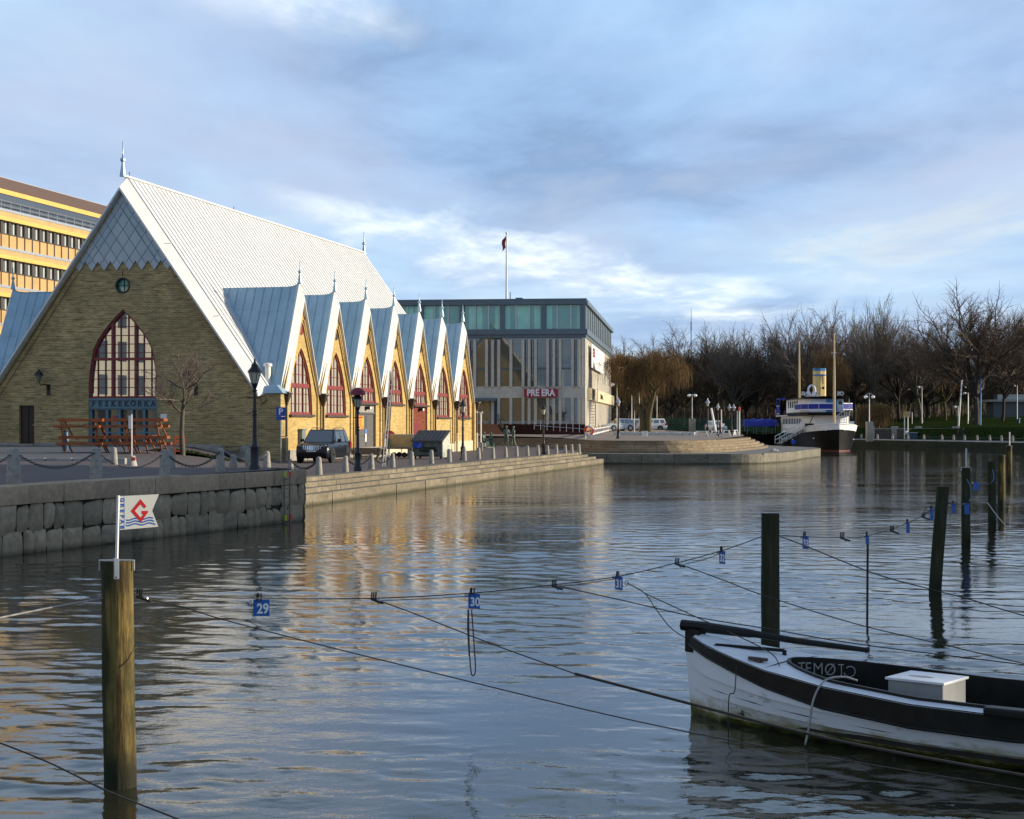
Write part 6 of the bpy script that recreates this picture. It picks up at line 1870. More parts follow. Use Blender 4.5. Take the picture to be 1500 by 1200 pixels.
sts = [(0, .0, 3.05), (.5, .75, 3.0), (1.2, 1.45, 2.95), (2.4, 2.2, 2.88), (4.5, 2.75, 2.78), (9, 2.95, 2.62), (20, 2.95, 2.55), (27, 2.7, 2.6), (30, 2.1, 2.7), (31.5, 1.0, 2.8), (32, .1, 2.85)]
def hullring(y, b, zs, z0, z1):
    r = []
    for f_ in (0, .3, .6, 1):
        z = z0 + (z1 - z0) * f_
        flare = .72 + .28 * (max(0, z) / zs) ** .8 if y < 6 else .92 + .08 * max(0, z) / zs
        r.append((b * flare, y + (0 if y > 3 else (1 - max(0, z) / zs) * .12), z))
    return r
def hullpart(name, f0, f1, m, grow=0.0):
    mb = MB()
    for s in (-1, 1):
        rows = []
        for y, b, zs in sts:
            z0 = f0 if f0 <= 1.0 and f0 < 0 else zs - f0; z1 = zs - f1
            rows.append([(s * (x + grow), yy, z) for x, yy, z in hullring(y, b, zs, z0, z1)])
        mb.sheet(rows)
    return mb.build(name, m, ship, smooth=True)
hullpart('hull', -1.0, .62, M['hull_black'])
hullpart('bulwark', .62, 0.0, M['ship_white'], .02)
mb = MB()
for s in (-1, 1):
    rows = []
    for y, b, zs in sts: rows.append([(s * hullring(y, b, zs, -.2, .06)[i][0] + s * .01, hullring(y, b, zs, -.2, .06)[i][1], (-.2, -.1, 0, .10)[i]) for i in range(4)])
    mb.sheet(rows)
mb.build('boot_top', M['red_lead'], ship)
mb = MB(); mb.add([(-b * .97, y, zs - .45) for y, b, zs in sts] + [(b * .97, y, zs - .45) for y, b, zs in sts[::-1]], [tuple(range(22))]); mb.build('deck', M['grey_wood'], ship)
mb = MB()
for s in (-1, 1):
    mb.tube([(s * (b + .03), y, zs + .02) for y, b, zs in sts], .06, 5)
mb.build('cap_rail', M['ship_white'], ship, smooth=True)
# lower house
lowp_ = [(-2.75, 29), (-2.75, 10.2), (-1.9, 8.9), (-.9, 8.3), (1.5, 8.3), (2.4, 8.9), (2.75, 10.2), (2.75, 29)]
def house(name, poly, z0, z1, m):
    mb = MB(); mb.prism(poly, z0, z1); return mb.build(name, m, ship)
lh_ = house('lower_house', lowp_, 2.0, 4.02, M['ship_white'])
M['ship_win'] = mat('ship_window', (.03, .05, .055), .15, .3, 3)
for i in range(11):
    mb = MB(); mb.box(-2.79, -2.73, 11.6 + i * 1.45, 12.25 + i * 1.45, 3.05, 3.72); mb.build('window', M['ship_win'], lh_)
mb = MB(); mb.box(-2.80, -2.74, 10.4, 10.75, 3.3, 3.7); mb.build('window', M['ship_win'], lh_)
mb = MB(); mb.box(-1.5, -.75, 8.26, 8.7, 2.4, 3.9); mb.build('door', M['ship_white'], lh_)
# upper deck edge, dark
dp = [(-3.1, 20), (-3.1, 8.6), (-2.4, 7.3), (-1.3, 6.6), (1.6, 6.6), (2.6, 7.3), (3.0, 8.6), (3.0, 20)]
house('upper_deck', dp, 4.02, 4.42, M['hull_black'])
house('side_deck_roof', [(-3.15, 31), (-3.15, 19.9), (3.0, 19.9), (3.0, 31)], 4.02, 4.16, M['ship_white'])
# blue canvas dodgers along the rail
def dodger(p, q, z0=4.78, z1=5.36):
    mb = MB(); mb.bar((p[0], p[1], (z0 + z1) / 2), (q[0], q[1], (z0 + z1) / 2), .05, z1 - z0); mb.build('canvas_dodger', M['canvas_blue'], ship)
    mb = MB()
    for zz_ in (z1 + .08, z0 - .05): mb.bar((p[0], p[1], zz_), (q[0], q[1], zz_), .07, .09)
    for c in (p, q): mb.bar((c[0], c[1], 4.4), (c[0], c[1], z1 + .1), .06, .06)
    mb.build('rail', M['ship_white'], ship)
P6 = [(-3.0, 14), (-3.0, 8.7), (-2.35, 7.4), (-1.25, 6.7), (.55, 6.7)]
for a, b in zip(P6, P6[1:]): dodger(a, b)
dodger((1.55, 6.75), (2.5, 7.4)); dodger((2.5, 7.4), (2.95, 8.7)); dodger((2.95, 8.7), (2.95, 14))
dodger((-3.1, 27.5), (-3.1, 30.5), 4.4, 5.3)
mb = MB(); mb.box(-3.15, -2.3, 27.4, 30.6, 6.2, 6.36); mb.bar((-3.1, 27.5, 4.2), (-3.1, 27.5, 6.2), .1, .1); mb.bar((-3.1, 30.5, 4.2), (-3.1, 30.5, 6.2), .1, .1); mb.build('stern_awning', M['canvas_blue'], ship)
uh = house('upper_house', [(-2.45, 26), (-2.45, 12.0), (-1.6, 10.9), (1.1, 10.9), (1.1, 26)], 4.42, 6.1, M['ship_white'])
for i in range(5):
    mb = MB(); mb.box(-2.49, -2.43, 15.6 + i * 1.9, 16.5 + i * 1.9, 5.05, 5.85); mb.build('window', M['ship_win'], uh)
mb = MB(); mb.box(.25, 1.5, 10.6, 12, 4.42, 6.05); mb.build('blue_screen', M['funnel_blue'], ship)
mb = MB(); mb.box(1.55, 2.3, 10.9, 14, 4.42, 6.0); wh_ = mb.build('wheelhouse', M['ship_white'], ship)
mb = MB(); mb.box(1.7, 2.1, 10.86, 10.95, 5.35, 5.8); mb.build('window', M['ship_win'], wh_)
mb = MB(); rows = []
for i in range(9):
    x = -2.75 + i * 5.3 / 8; zz_ = 6.12 + .22 * math.sin(PI * i / 8); rows.append([(x, 10.4, zz_), (x, 27, zz_ + .05)])
mb.sheet(rows); mb.sheet([[(a, b, c - .12) for a, b, c in r] for r in rows]); mb.box(-2.75, 2.55, 10.4, 10.5, 6.02, 6.14); mb.build('roof', M['hull_black'], ship)
mb = MB(); mb.box(-2.3, -.6, 10.3, 10.42, 6.3, 6.38); mb.build('roof_rail', M['ship_white'], ship)
# back of the roof lettering, read from behind
Tx = Matrix.Translation((0, 10.35, 6.62)) @ Matrix.Rotation(R(90), 4, 'X') @ Matrix.Scale(-1, 4, (1, 0, 0))
mb = MB(); mb.text('DRANS', .62, Matrix.Translation((-1.75, 0, 0)) @ Tx, .03, .02, sx=1.0); mb.text('OS', .62, Matrix.Translation((1.85, 0, 0)) @ Tx, .03, .02, sx=1.0); mb.build('roof_lettering', M['sign_white'], ship)
mb = MB(); mb.lathe([(.80, 6.1), (.80, 8.85)], 8, (.15, 15.5, 0)); mb.lathe([(.80, 9.05), (.80, 9.45)], 8, (.15, 15.5, 0)); fu = mb.build('funnel', M['buff'], ship)
mb = MB(); mb.lathe([(.81, 8.85), (.81, 9.05)], 8, (.15, 15.5, 0)); mb.lathe([(.81, 9.45), (.81, 9.78), (.7, 9.78), (.7, 9.6)], 8, (.15, 15.5, 0)); mb.build('funnel_band', M['funnel_blue'], fu)
mb = MB(); mb.tube([(.45, 14.68, 7.9), (.45, 14.75, 9.0)], .06, 5); mb.lathe([(.16, -.03), (.16, .03)], 10, (.5, 14.72, 7.4), 'y'); mb.build('steam_pipe', M['hull_black'], fu)
mb = MB(); mb.tube([(-.9 + .42 * math.cos(t), 14.6, 7.1 + .6 * math.sin(t)) for t in [2 * PI * i / 14 for i in range(14)]], .14, 6, closed=True); mb.build('lifebuoy', M['ship_white'], ship, smooth=True)
mb = MB(); mb.tube([(.28, 5.2, 2.3), (.28, 5.2, 8), (.28, 5.2, 13.45)], [.17, .15, .08], 8); mb.build('mast', M['mast_wood'], ship, smooth=True)
mb = MB(); mb.tube([(-.95, 25, 6), (-.95, 25, 10), (-.95, 25, 13.6)], [.15, .13, .07], 8); mb.build('mast', M['mast_wood'], ship, smooth=True)
mb = MB(); mb.bar((.6, 5.1, 11.2), (-.05, 5.1, 11.2), .06, .06); mb.box(.2, .36, 4.95, 5.1, 10.6, 10.9); mb.build('mast_fitting', M['ship_white'], ship)
mb = MB()
for i in range(6):
    x = .25 + i * .28; mb.bar((x, 3.2, 2.9), (x, 3.2, 4.0 + i * .12), .04, .04)
for zz_ in (3.2, 3.55, 3.9): mb.bar((.2, 3.2, zz_), (1.7, 3.2, zz_ + .02), .035, .035)
mb.bar((.2, 3.15, 3.95), (1.75, 3.15, 5.0), .05, .05); mb.bar((1.65, 3.15, 2.9), (1.65, 3.15, 5.9), .06, .06); mb.build('bow_rail', M['ship_white'], ship)
mb = MB(); mb.box(2.0, 2.45, 4.6, 5.0, 2.6, 3.35); mb.box(2.0, 2.4, 5.2, 5.7, 2.6, 3.2); mb.build('deck_locker', M['ship_white'], ship)
mb = MB(); mb.box(-2.9, -2.0, 5.5, 6.5, 2.7, 3.1); mb.tube([(-2.4, 6, 3.1), (-2.0, 6, 4.0)], .05, 5); mb.build('winch', M['hull_black'], ship)
for s, (x, y, z) in (((-1), (-1.35, 1.1, 2.35)), (1, (.62, .42, 2.35)), (1, (1.9, 2.0, 1.3)), (-1, (-2.35, 3.4, 1.4))):
    mb = MB(); mb.blob((x, y - .03, z), .09); mb.build('fairlead', M['ship_white'], ship)
# gangway
cbt_dummy = None
gw = thing('gangway', 'white railed gangway sloping up from the quay to the side of the ship', 'gangway')
a = tpt(1140, 646, 186.5); a.z = .78; b = tpt(1180, 633, 190.5); b.z = 2.45
dirn = (b - a).normalized(); nrm_ = Vector((-dirn.y, dirn.x, 0)).normalized() * .45
mb = MB(); mb.bar(a, b, .7, .07); mb.build('deck', M['grey_wood'], gw)
for s in (-1, 1):
    mb = MB()
    for hh in (.42, .85): mb.bar(a + nrm_ * s + Vector((0, 0, hh)), b + nrm_ * s + Vector((0, 0, hh)), .05, .06)
    for i in range(7): c = a.lerp(b, i / 6) + nrm_ * s; mb.bar(c, c + Vector((.05, 0, .9)), .05, .05)
    mb.build('railing', M['white_paint'], gw)
mb = MB(); mb.lathe([(.25, -.06), (.25, .06)], 12, (a.x + 1.6, a.y - .7, 1.0), 'y'); mb.build('wheel', M['blue_bag'], gw)
mb = MB(); mb.bar((a.x + 1.6, a.y - .7, 1.0), (a.x + 1.6, a.y, 1.3), .08, .08); mb.build('axle', M['galv'], gw)
# blue covered boat behind
bo = Vector(((1113 - CX) / F * 212, 212, 0))
cbt = thing('covered_boat', 'dark boat under a bright blue tarpaulin moored behind the steamer', 'boat', bo)
cbt.scale = (.4, 1, 1)
mb = MB(); stb = [(-5.5, .1, 2.2), (-4.6, .9, 2.0), (-2.5, 1.5, 1.8), (2, 1.6, 1.75), (4.5, 1.4, 1.8), (5.5, .9, 1.9)]
for s in (-1, 1): mb.sheet([[(x, s * bb * q, zz_ * f_ - .3 * (1 - f_)) for q, f_ in ((.5, 0), (.85, .4), (1, 1))] for x, bb, zz_ in stb])
mb.add([(5.5, -.9, 1.9), (5.5, .9, 1.9), (5.5, .45, -.3), (5.5, -.45, -.3)], [(0, 1, 2, 3)]); mb.build('hull', M['hull_black'], cbt, smooth=True)
mb = MB(); rows = []
for i in range(13):
    x = -5.2 + i * 10.4 / 12; bb = 1.55 * (1 - .25 * abs(x / 5.2) ** 3); zr_ = 3.75 + .10 * math.sin(i * 2.1) - .1 * abs(x / 5)
    rows.append([(x, bb * math.cos(t), 2.75 + (zr_ - 2.75) * math.sin(t) + .04 * math.sin(3 * t + i)) for t in [PI * j / 8 for j in range(9)]])
mb.sheet(rows); mb.add([rows[0][j] for j in range(9)], [tuple(range(9))]); mb.add([rows[-1][j] for j in range(9)], [tuple(range(8, -1, -1))]); mb.build('tarpaulin', M['canvas_blue'], cbt, smooth=True)
mb = MB()
for x in (-4.5, -1.5, 1.5, 4.5):
    for s in (-1, 1): mb.bar((x, s * 1.2, 1.7), (x, s * 1.3, 2.9), .07, .07)
mb.build('tarpaulin_pole', M['galv'], cbt)

# ================================================================== mooring posts
def post_mat(name, lit):
    m, nt, b = NT(name)
    co = objco(nt)
    n = noise(nt, co, 2.4, 6, .65, (6, 6, .7)); n2 = noise(nt, co, 1.3, 5, .6, (1.5, 1.5, .8))
    c = ramp(nt, n, [(.3, tuple(x * .42 for x in lit)), (.5, lit), (.72, tuple(min(1, x * 1.5) for x in lit))])
    c = mixc(nt, ramp(nt, n2, [(.36, 0), (.54, .9)]), c, (.030, .036, .014))
    c = mixc(nt, ramp(nt, noise(nt, co, 3.2, 5, .7, (7, 7, .35)), [(.50, 0), (.62, .85)]), c, (.045, .022, .008))     # dark weather cracks down the grain
    s = nt.nodes.new('ShaderNodeSeparateXYZ'); L(nt, co, s.inputs[0])
    zz_ = math_n(nt, 'ADD', s.outputs[2], math_n(nt, 'MULTIPLY', n2, .35))
    c = mixc(nt, ramp(nt, zz_, [(.30, .92), (.48, .0)]), c, (.016, .017, .009))
    L(nt, c, b.inputs['Base Color']); b.inputs['Roughness'].default_value = .8; b.inputs['Specular IOR Level'].default_value = .25
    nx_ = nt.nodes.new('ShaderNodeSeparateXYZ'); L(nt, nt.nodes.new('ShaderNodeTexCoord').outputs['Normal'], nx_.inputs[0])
    side_shade = ramp(nt, math_n(nt, 'ADD', math_n(nt, 'MULTIPLY', nx_.outputs[0], -.5), n2), [(.50, 0), (.80, .85)])     # shade of the left side put into the colour, broken up by noise
    c = mixc(nt, side_shade, c, (.018, .026, .010)); L(nt, c, b.inputs['Base Color'])
    bump(nt, b, n, .8, .03)
    return m
M['post_wood'] = post_mat('algae_and_shade_timber', (.25, .175, .05))
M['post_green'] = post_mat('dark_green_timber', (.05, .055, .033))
gP_ = 'timber mooring posts standing in the canal'
POSTS = {}
def mpost(key, px, py_top, D, dia, label, m, lean=(0, 0), seed=1):
    X = (px - CX) / F * D; zt_ = HC - (py_top - HY) / F * D
    t = thing('mooring_post', label, 'mooring post', (X, D, 0), 0, gP_)
    r0 = random.Random(seed); n = 18; rows = []
    for i in range(15):
        f_ = i / 14; z = -1.2 + (zt_ + 1.2) * f_
        rows.append([(lean[0] * max(0, z) / zt_ + (dia / 2) * (1.04 - .06 * f_) * (1 + .035 * math.sin(3 * a + seed + z * 2) + .02 * math.sin(5 * a - z * 5 + seed) + r0.uniform(-.008, .008)) * math.cos(a), lean[1] * max(0, z) / zt_ + (dia / 2) * (1.04 - .06 * f_) * (1 + .03 * math.sin(2 * a + z * 3)) * math.sin(a), z) for a in [2 * PI * j / n for j in range(n)]])
    mb = MB(); vs = [p for r in rows for p in r]
    fs = [(i * n + j, i * n + (j + 1) % n, (i + 1) * n + (j + 1) % n, (i + 1) * n + j) for i in range(14) for j in range(n)] + [tuple(14 * n + j for j in range(n))]
    mb.add(vs, fs); mb.build('shaft', m, t, smooth=True)
    POSTS[key] = (Vector((X, D, 0)), zt_, dia, lean); return t
p1 = mpost(1, 175.5, 821, 13.16, .255, 'thick mooring post at the left front, yellow with algae stains, its left side coloured as shade, carrying a white pennant', M['post_wood'], (-.02, 0), 1)
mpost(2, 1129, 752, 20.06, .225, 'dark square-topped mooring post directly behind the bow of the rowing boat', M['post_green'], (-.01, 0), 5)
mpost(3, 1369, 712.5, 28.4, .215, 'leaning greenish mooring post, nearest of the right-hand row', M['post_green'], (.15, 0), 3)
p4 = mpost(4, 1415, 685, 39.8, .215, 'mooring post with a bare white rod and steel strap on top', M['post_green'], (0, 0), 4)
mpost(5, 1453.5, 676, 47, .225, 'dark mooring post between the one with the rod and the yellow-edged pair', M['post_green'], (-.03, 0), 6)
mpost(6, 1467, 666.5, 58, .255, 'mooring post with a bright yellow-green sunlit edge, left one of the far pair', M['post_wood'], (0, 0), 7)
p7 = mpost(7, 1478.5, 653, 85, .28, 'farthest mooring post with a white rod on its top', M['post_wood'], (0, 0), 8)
# steel straps and rods
def strap(t, key, rod_h, rod_r, lean=0):
    X, zt_, dia, ln = POSTS[key]
    mb = MB(); h_ = dia / 2 + .008
    mb.box(ln[0] - h_, ln[0] + h_, -.045, -.02 + .02, zt_, zt_ + .006); mb.box(ln[0] - h_ - .006, ln[0] - h_, -.03, .0, zt_ - .08, zt_ + .006); mb.box(ln[0] + h_, ln[0] + h_ + .006, -.03, .0, zt_ - .08, zt_ + .006); mb.build('steel_strap', M['galv'], t)
p1x = POSTS[1]
strap(p1, 1, 0, 0); strap(p4, 4, 0, 0); strap(p7, 7, 0, 0)
for key, t, top_y in ((4, p4, 657), (7, p7, 633)):
    X, zt_, dia, ln = POSTS[key]; D = X.y
    mb = MB(); mb.tube([(0, -.03, zt_ - .1), (0, -.03, HC - (top_y - HY) / F * D)], .022 if key == 4 else .035, 6); mb.build('rod', M['galv'], t, smooth=True)
# pennant sign on the first post
kD = 13.0 / F
fz = lambda y: HC - (y - HY) * kD
fx = lambda x: (x - 172.5) * kD * 1.06
pen = thing('pennant_sign', 'white swallow-tailed pennant sign with a red G and blue waves on the left post', 'sign', ((172.5 - CX) * kD, 13.0, 0), R(22))
mb = MB(); mb.tube([(fx(170.5), 0, fz(845)), (fx(173.2), 0, fz(726))], .013, 8); mb.build('staff', M['white_paint'], pen, smooth=True)
mb = MB(); mb.box(fx(167), fx(174), -.02, .02, fz(848.5), fz(818)); mb.build('bracket', M['galv'], pen, bevel=.004)
mb = MB(); mb.lathe([(.006, -.004), (.006, .004)], 8, (fx(170), -.022, fz(845.5)), 'y'); mb.build('bolt', M['dark_iron'], pen)
pg = [(174.0, 727), (229.0, 725), (219.5, 749), (228, 773), (175.5, 776.5)]
mb = MB(); mb.plate([(fx(a), fz(b)) for a, b in pg], [], lambda a, b, d: (a, -.004 + d, b), .008); panel = mb.build('panel', M['cream_white'] if 'cream_white' in M else mat('pennant_white', (.72, .69, .60), .5, .03, 4), pen)
M['logo_red'] = mat('logo_red', (.62, .012, .015), .5, .03, 4); M['logo_blue'] = mat('logo_blue', (.02, .12, .42), .5, .03, 4)
zoom = lambda a, b: (fx(150 + a / 6.67), fz(700 + b / 6.67))
G_out = [(357, 212), (410, 283), (392, 305), (357, 262), (305, 325), (358, 395), (385, 362), (370, 362), (370, 352), (368, 328), (426, 328), (424, 345), (360, 440), (268, 328)]
mb = MB(); mb.plate([zoom(a, b) for a, b in G_out], [], lambda a, b, d: (a, -.0056 + d, b), .0012); mb.build('emblem', M['logo_red'], panel)
for i, (y0, xr) in enumerate(((410, 472), (436, 482), (463, 494))):
    top = []; bot = []
    nseg = 24; xl = 226 - 2 * i
    for q in range(nseg + 1):
        x = xl + (xr - xl) * q / nseg
        if i == 0 and 318 < x < 385: pass
        wv = 8 * math.sin((x - xl) / 128 * 2 * PI + .6)
        top.append((x, y0 - 7 + wv - .035 * (x - xl))); bot.append((x, y0 + 7 + wv - .035 * (x - xl)))
    mb = MB()
    for q in range(nseg):
        xm = (top[q][0] + top[q + 1][0]) / 2
        quad = [zoom(*top[q]), zoom(*top[q + 1]), zoom(*bot[q + 1]), zoom(*bot[q])]
        mb.plate(quad, [], lambda a, b, d: (a, -.0050 + d, b), .0008)
    mb.build('wave', M['logo_blue'], panel)
mb = MB()
for i, chh in enumerate('GREFAB'):
    x, z = zoom(189, 218 + i * 53); mb.text(chh, .046, Matrix.Translation((x, -.0048, z)) @ Matrix.Rotation(R(90), 4, 'X') @ Matrix.Rotation(R(-90), 4, 'Z'), .0005, .0018, sx=1.05)
mb.build('lettering', M['logo_blue'], panel)
mb = MB(); a0 = zoom(208, 190); a1 = zoom(208, 505); mb.box(a0[0] - .0012, a0[0] + .0012, -.0050, -.003, a1[1], a0[1]); mb.build('line', M['logo_blue'], panel)

# ================================================================== ropes between posts, berth signs, pulleys
def on12(px, py):
    A, B = POSTS[1][0], POSTS[2][0]; s = (px - CX) / F
    t = (s * A.y - A.x) / ((B.x - A.x) - s * (B.y - A.y)); D = A.y + (B.y - A.y) * t
    return tpt(px, py, D)
def on23(px, py):
    A, B = POSTS[2][0], POSTS[3][0]; s = (px - CX) / F
    t = (s * A.y - A.x) / ((B.x - A.x) - s * (B.y - A.y)); D = A.y + (B.y - A.y) * t
    return tpt(px, py, D)
def rope(name, pts, r, m, label):
    mb = MB(); mb.tube(pts, r, 6); return tag(mb.build(name, m, smooth='all', weld=False), label, 'rope')
def smoothp(pts, n=6): 
    out = []; P_ = [Vector(p) for p in pts]
    for i in range(len(P_) - 1):
        p0, p1_, p2, p3 = P_[max(0, i - 1)], P_[i], P_[i + 1], P_[min(len(P_) - 1, i + 2)]
        for q in range(n):
            t = q / n; out.append(.5 * ((2 * p1_) + (p2 - p0) * t + (2 * p0 - 5 * p1_ + 4 * p2 - p3) * t * t + (3 * p1_ - p0 - 3 * p2 + p3) * t ** 3))
    return out + [P_[-1]]
rope('mooring_line', smoothp([on12(193, 871), on12(300, 874.5), on12(382, 876.5), on12(548, 876.5), on12(690, 869), on12(812, 856.5), on12(905, 844.5), on12(992, 824.5), on12(1060, 806), on12(1119, 785)]), .0055, M['rope'], 'dark rope strung from the pennant post to the post behind the boat')
rope('mooring_line', smoothp([on12(552, 880), on12(620, 877.5), on12(686, 873.5)]), .004, M['rope'], 'short lower rope between the second pulley and the sign above the rope loop')
rope('mooring_line', smoothp([on12(818, 860), on12(860, 854.5), on12(902, 848)]), .004, M['rope'], 'short lower rope ending at the half-turned berth sign')
rope('mooring_line', smoothp([on12(998, 828), on12(1030, 820), on12(1056, 811)]), .004, M['rope'], 'short lower rope just left of the post behind the boat')
rope('mooring_line', [tpt(-140, 934, 12.0), tpt(0, 905, 12.75), tpt(80, 889, 13.0), tpt(153, 876, 13.1)], .008, M['pale_rope'], 'pale rope running from the pennant post out of the left edge')
rope('mooring_line', smoothp([on23(1140, 784), on23(1180, 786.5), on23(1240, 787.5), on23(1271, 785), on23(1330, 766), on23(1369, 745), on23(1383, 736)]), .006, M['rope'], 'dark rope strung from the post behind the boat to the leaning post')
A34 = POSTS[3][0], POSTS[4][0]
rope('mooring_line', [tpt(1384, 735, 28.4), tpt(1397, 740, 34), tpt(1412, 739, 39.6)], .008, M['rope'], 'dark rope between the leaning post and the post with the rod')
rope('mooring_line', [tpt(1418, 733, 39.8), tpt(1434, 713, 43), tpt(1451, 708, 47)], .009, M['rope'], 'dark rope between the post with the rod and the next one')
M['blue_rope'] = mat('blue_rope', (.10, .22, .30), .8, .2, 20)
rope('rope_tail', smoothp([tpt(1416, 702, 39.6), tpt(1421, 712, 39.6), tpt(1422.5, 726, 39.6), tpt(1419, 735, 39.6)]), .012, M['blue_rope'], 'blue-green rope tail looped on the post with the rod')
rope('rope_tail', smoothp([tpt(1454, 688, 46.7), tpt(1456, 700, 46.7), tpt(1452, 708, 46.7)]), .014, M['blue_rope'], 'pale blue rope tail on the dark post in the right-hand row')
rope('mooring_line', smoothp([tpt(1447, 737, 44), tpt(1460, 755, 40), tpt(1473, 770, 37)]), .012, M['pale_rope'], 'pale rope slanting into the water behind the dark right-hand post')
# lines toward the boats on the right
def line(label, pts, r, m): return rope('boat_line', pts, r, m, label)
line('long thin boat line from beside the pennant post across the bottom of the picture', smoothp([on12(207, 874), tpt(270, 890, 13.45), tpt(350, 914, 13.2), tpt(600, 977, 12.9), tpt(1010, 1073, 12.4), tpt(1500, 1157, 12.0), tpt(1720, 1192, 11.8)]), .0055, M['rope'])
line('boat line from the first pulley, thin where it leaves the pulley', smoothp([on12(550, 878), tpt(620, 904, 15.0), tpt(730, 947, 14.4), tpt(845, 988, 14.0)]), .0055, M['rope'])
line('thick dark boat line passing low in front of the rowing boat', smoothp([tpt(842, 987, 14.02), tpt(1015, 1032, 13.4), tpt(1150, 1067, 13.0), tpt(1280, 1096, 12.7), tpt(1500, 1136, 12.3), tpt(1720, 1172, 12)]), .0125, M['rope'])
line('thin boat line from the second pulley passing behind the bow to the right edge', smoothp([on12(814, 858), tpt(905, 878, 16.9), tpt(1020, 904, 17.0), tpt(1130, 922, 17.0), tpt(1260, 944, 16.8), tpt(1500, 974, 16.4), tpt(1720, 1002, 16)]), .006, M['rope'])
line('thin boat line from the last pulley before the post to the far right', smoothp([on12(994, 826), tpt(1060, 850, 18.6), tpt(1115, 871, 18.4), tpt(1250, 913, 17.7), tpt(1380, 944, 17.1), tpt(1500, 972, 16.5), tpt(1720, 1018, 15.6)]), .0065, M['rope'])
line('thin boat line crossing in front of the leaning post toward the right edge', smoothp([on23(1143, 786), tpt(1180, 800, 20.6), tpt(1280, 840, 20.4), tpt(1362, 863, 20.1), tpt(1420, 878, 19.9), tpt(1500, 902, 19.5), tpt(1720, 962, 18.6)]), .0075, M['rope'])
line('near rope crossing the bottom left corner in front of the pennant post', smoothp([tpt(-60, 1066, 10.4), tpt(60, 1112, 10.0), tpt(160, 1160, 9.6), tpt(270, 1204, 9.2), tpt(420, 1270, 8.6)]), .0055, M['rope'])
bowpt = Vector((1.86, 16.42, .70))
rg31 = on12(918, 854)
line('slack rope from the ring by berth sign 31 down to the bow of the boat', smoothp([rg31, on12(944, 869), tpt(962, 894, 17.2), tpt(985, 922, 16.9), bowpt]), .0055, M['rope'])
line('second rope from berth sign 31 to the foredeck of the boat', smoothp([on12(944, 869), tpt(1020, 904, 16.9), tpt(1075, 929, 16.2), tpt(1128, 956, 15.7), tpt(1142, 975, 15.45)]), .0055, M['rope'])
# pulleys
def pulley(p, label, s=1.0):
    t = thing('pulley', label, 'pulley', p, rnd.uniform(-.4, .4), 'pulleys clamped on the rope')
    mb = MB()
    for i in range(3): mb.tube([(-.025 * s + i * .018 * s, 0, -.02 * s), (-.02 * s + i * .02 * s, 0, .055 * s)], .0075 * s, 5)
    mb.build('clamp', M['dark_iron'], t)
    mb = MB(); mb.lathe([(.02 * s, -.01 * s), (.026 * s, 0), (.02 * s, .01 * s)], 10, (.045 * s, 0, -.03 * s), 'y'); mb.build('ring', M['galv'], t, smooth=True)
    mb = MB(); mb.bar((-.03 * s, 0, -.01 * s), (.09 * s, -.01, -.05 * s), .016 * s, .02 * s); mb.build('link', M['dark_iron'], t)
for a, lb in (((205, 872), 'pulley on the rope just right of the pennant post'), ((548, 876), 'pulley on the rope between berth signs 29 and 30'), ((812, 857), 'pulley on the rope between berth signs 30 and 31'), ((992, 824.5), 'pulley on the rope left of the post behind the boat')):
    pulley(on12(*a), lb)
for a, lb in (((1234, 786.5), 'pulley on the rope right of the post behind the boat'), ((1307, 776), 'pulley on the rope left of the leaning post, lower one'), ((1353, 756), 'pulley on the rope just left of the leaning post')):
    pulley(on23(*a), lb, 1.2)
M['berth_blue'] = mat('berth_sign_blue', (.008, .11, .42), .4, .05, 6)
def berth(p, w, h, num, rz, label, dg=.12):
    t = thing('berth_sign', label, 'sign', p, rz, 'blue berth signs hung on the ropes')
    mb = MB(); mb.box(-w / 2, w / 2, -.004, .004, -h - .01, -.01); pl_ = mb.build('plate', M['berth_blue'], t, bevel=.002)
    if num:
        mb = MB(); mb.text(num, dg, Matrix.Translation((.012, -.006, -.012 - h * .56)) @ Matrix.Rotation(R(90), 4, 'X'), .001, .0035, sx=.85); mb.build('number', M['sign_white'], pl_)
    mb = MB()
    for dx in (-.03, -.015, .012): mb.tube([(dx - w * .12, 0, -.03), (dx * .8 - w * .08, 0, .045)], .007, 5)
    mb.build('clip', M['dark_iron'], t)
    mb = MB(); mb.lathe([(.017, -.012), (.021, 0), (.017, .012)], 10, (-w / 2 - .02, -.01, -.03), 'y'); mb.build('wheel', M['galv'], t, smooth=True)
    return t
berth(on12(383, 876.5), .142, .145, '29', R(4), 'blue berth sign with the number 29 right of the pennant post')
berth(on12(694.5, 868), .118, .150, '30', R(-12), 'blue berth sign with the number 30 above the hanging rope loop')
berth(on12(906.5, 843), .118, .148, '31', R(-52), 'blue berth sign with the number 31 turned half away, ring beside it')
berth(on12(1058, 806), .12, .150, '32', R(-64), 'blue berth sign seen almost edge-on left of the post behind the boat')
berth(on23(1180, 784), .11, .17, '33', R(-58), 'narrow blue berth sign right of the post behind the boat')
berth(on23(1270.5, 783), .09, .14, None, R(-72), 'blue berth sign edge-on above the thin rod standing in the water')
berth(on23(1330, 764.5), .09, .17, None, R(-70), 'blue berth sign edge-on in the sagging rope left of the leaning post')
berth(on23(1365, 744), .10, .20, None, R(-70), 'blue berth sign touching the left side of the leaning post')
berth(tpt(1397, 737, 34), .12, .20, None, R(-60), 'blue berth sign between the leaning post and the post with the rod')
berth(tpt(1416.5, 737, 39.4), .14, .26, None, R(-50), 'blue berth sign hanging on the post with the rod')
berth(tpt(1430, 706, 43), .16, .22, None, R(-50), 'blue berth sign between the post with the rod and the dark one')
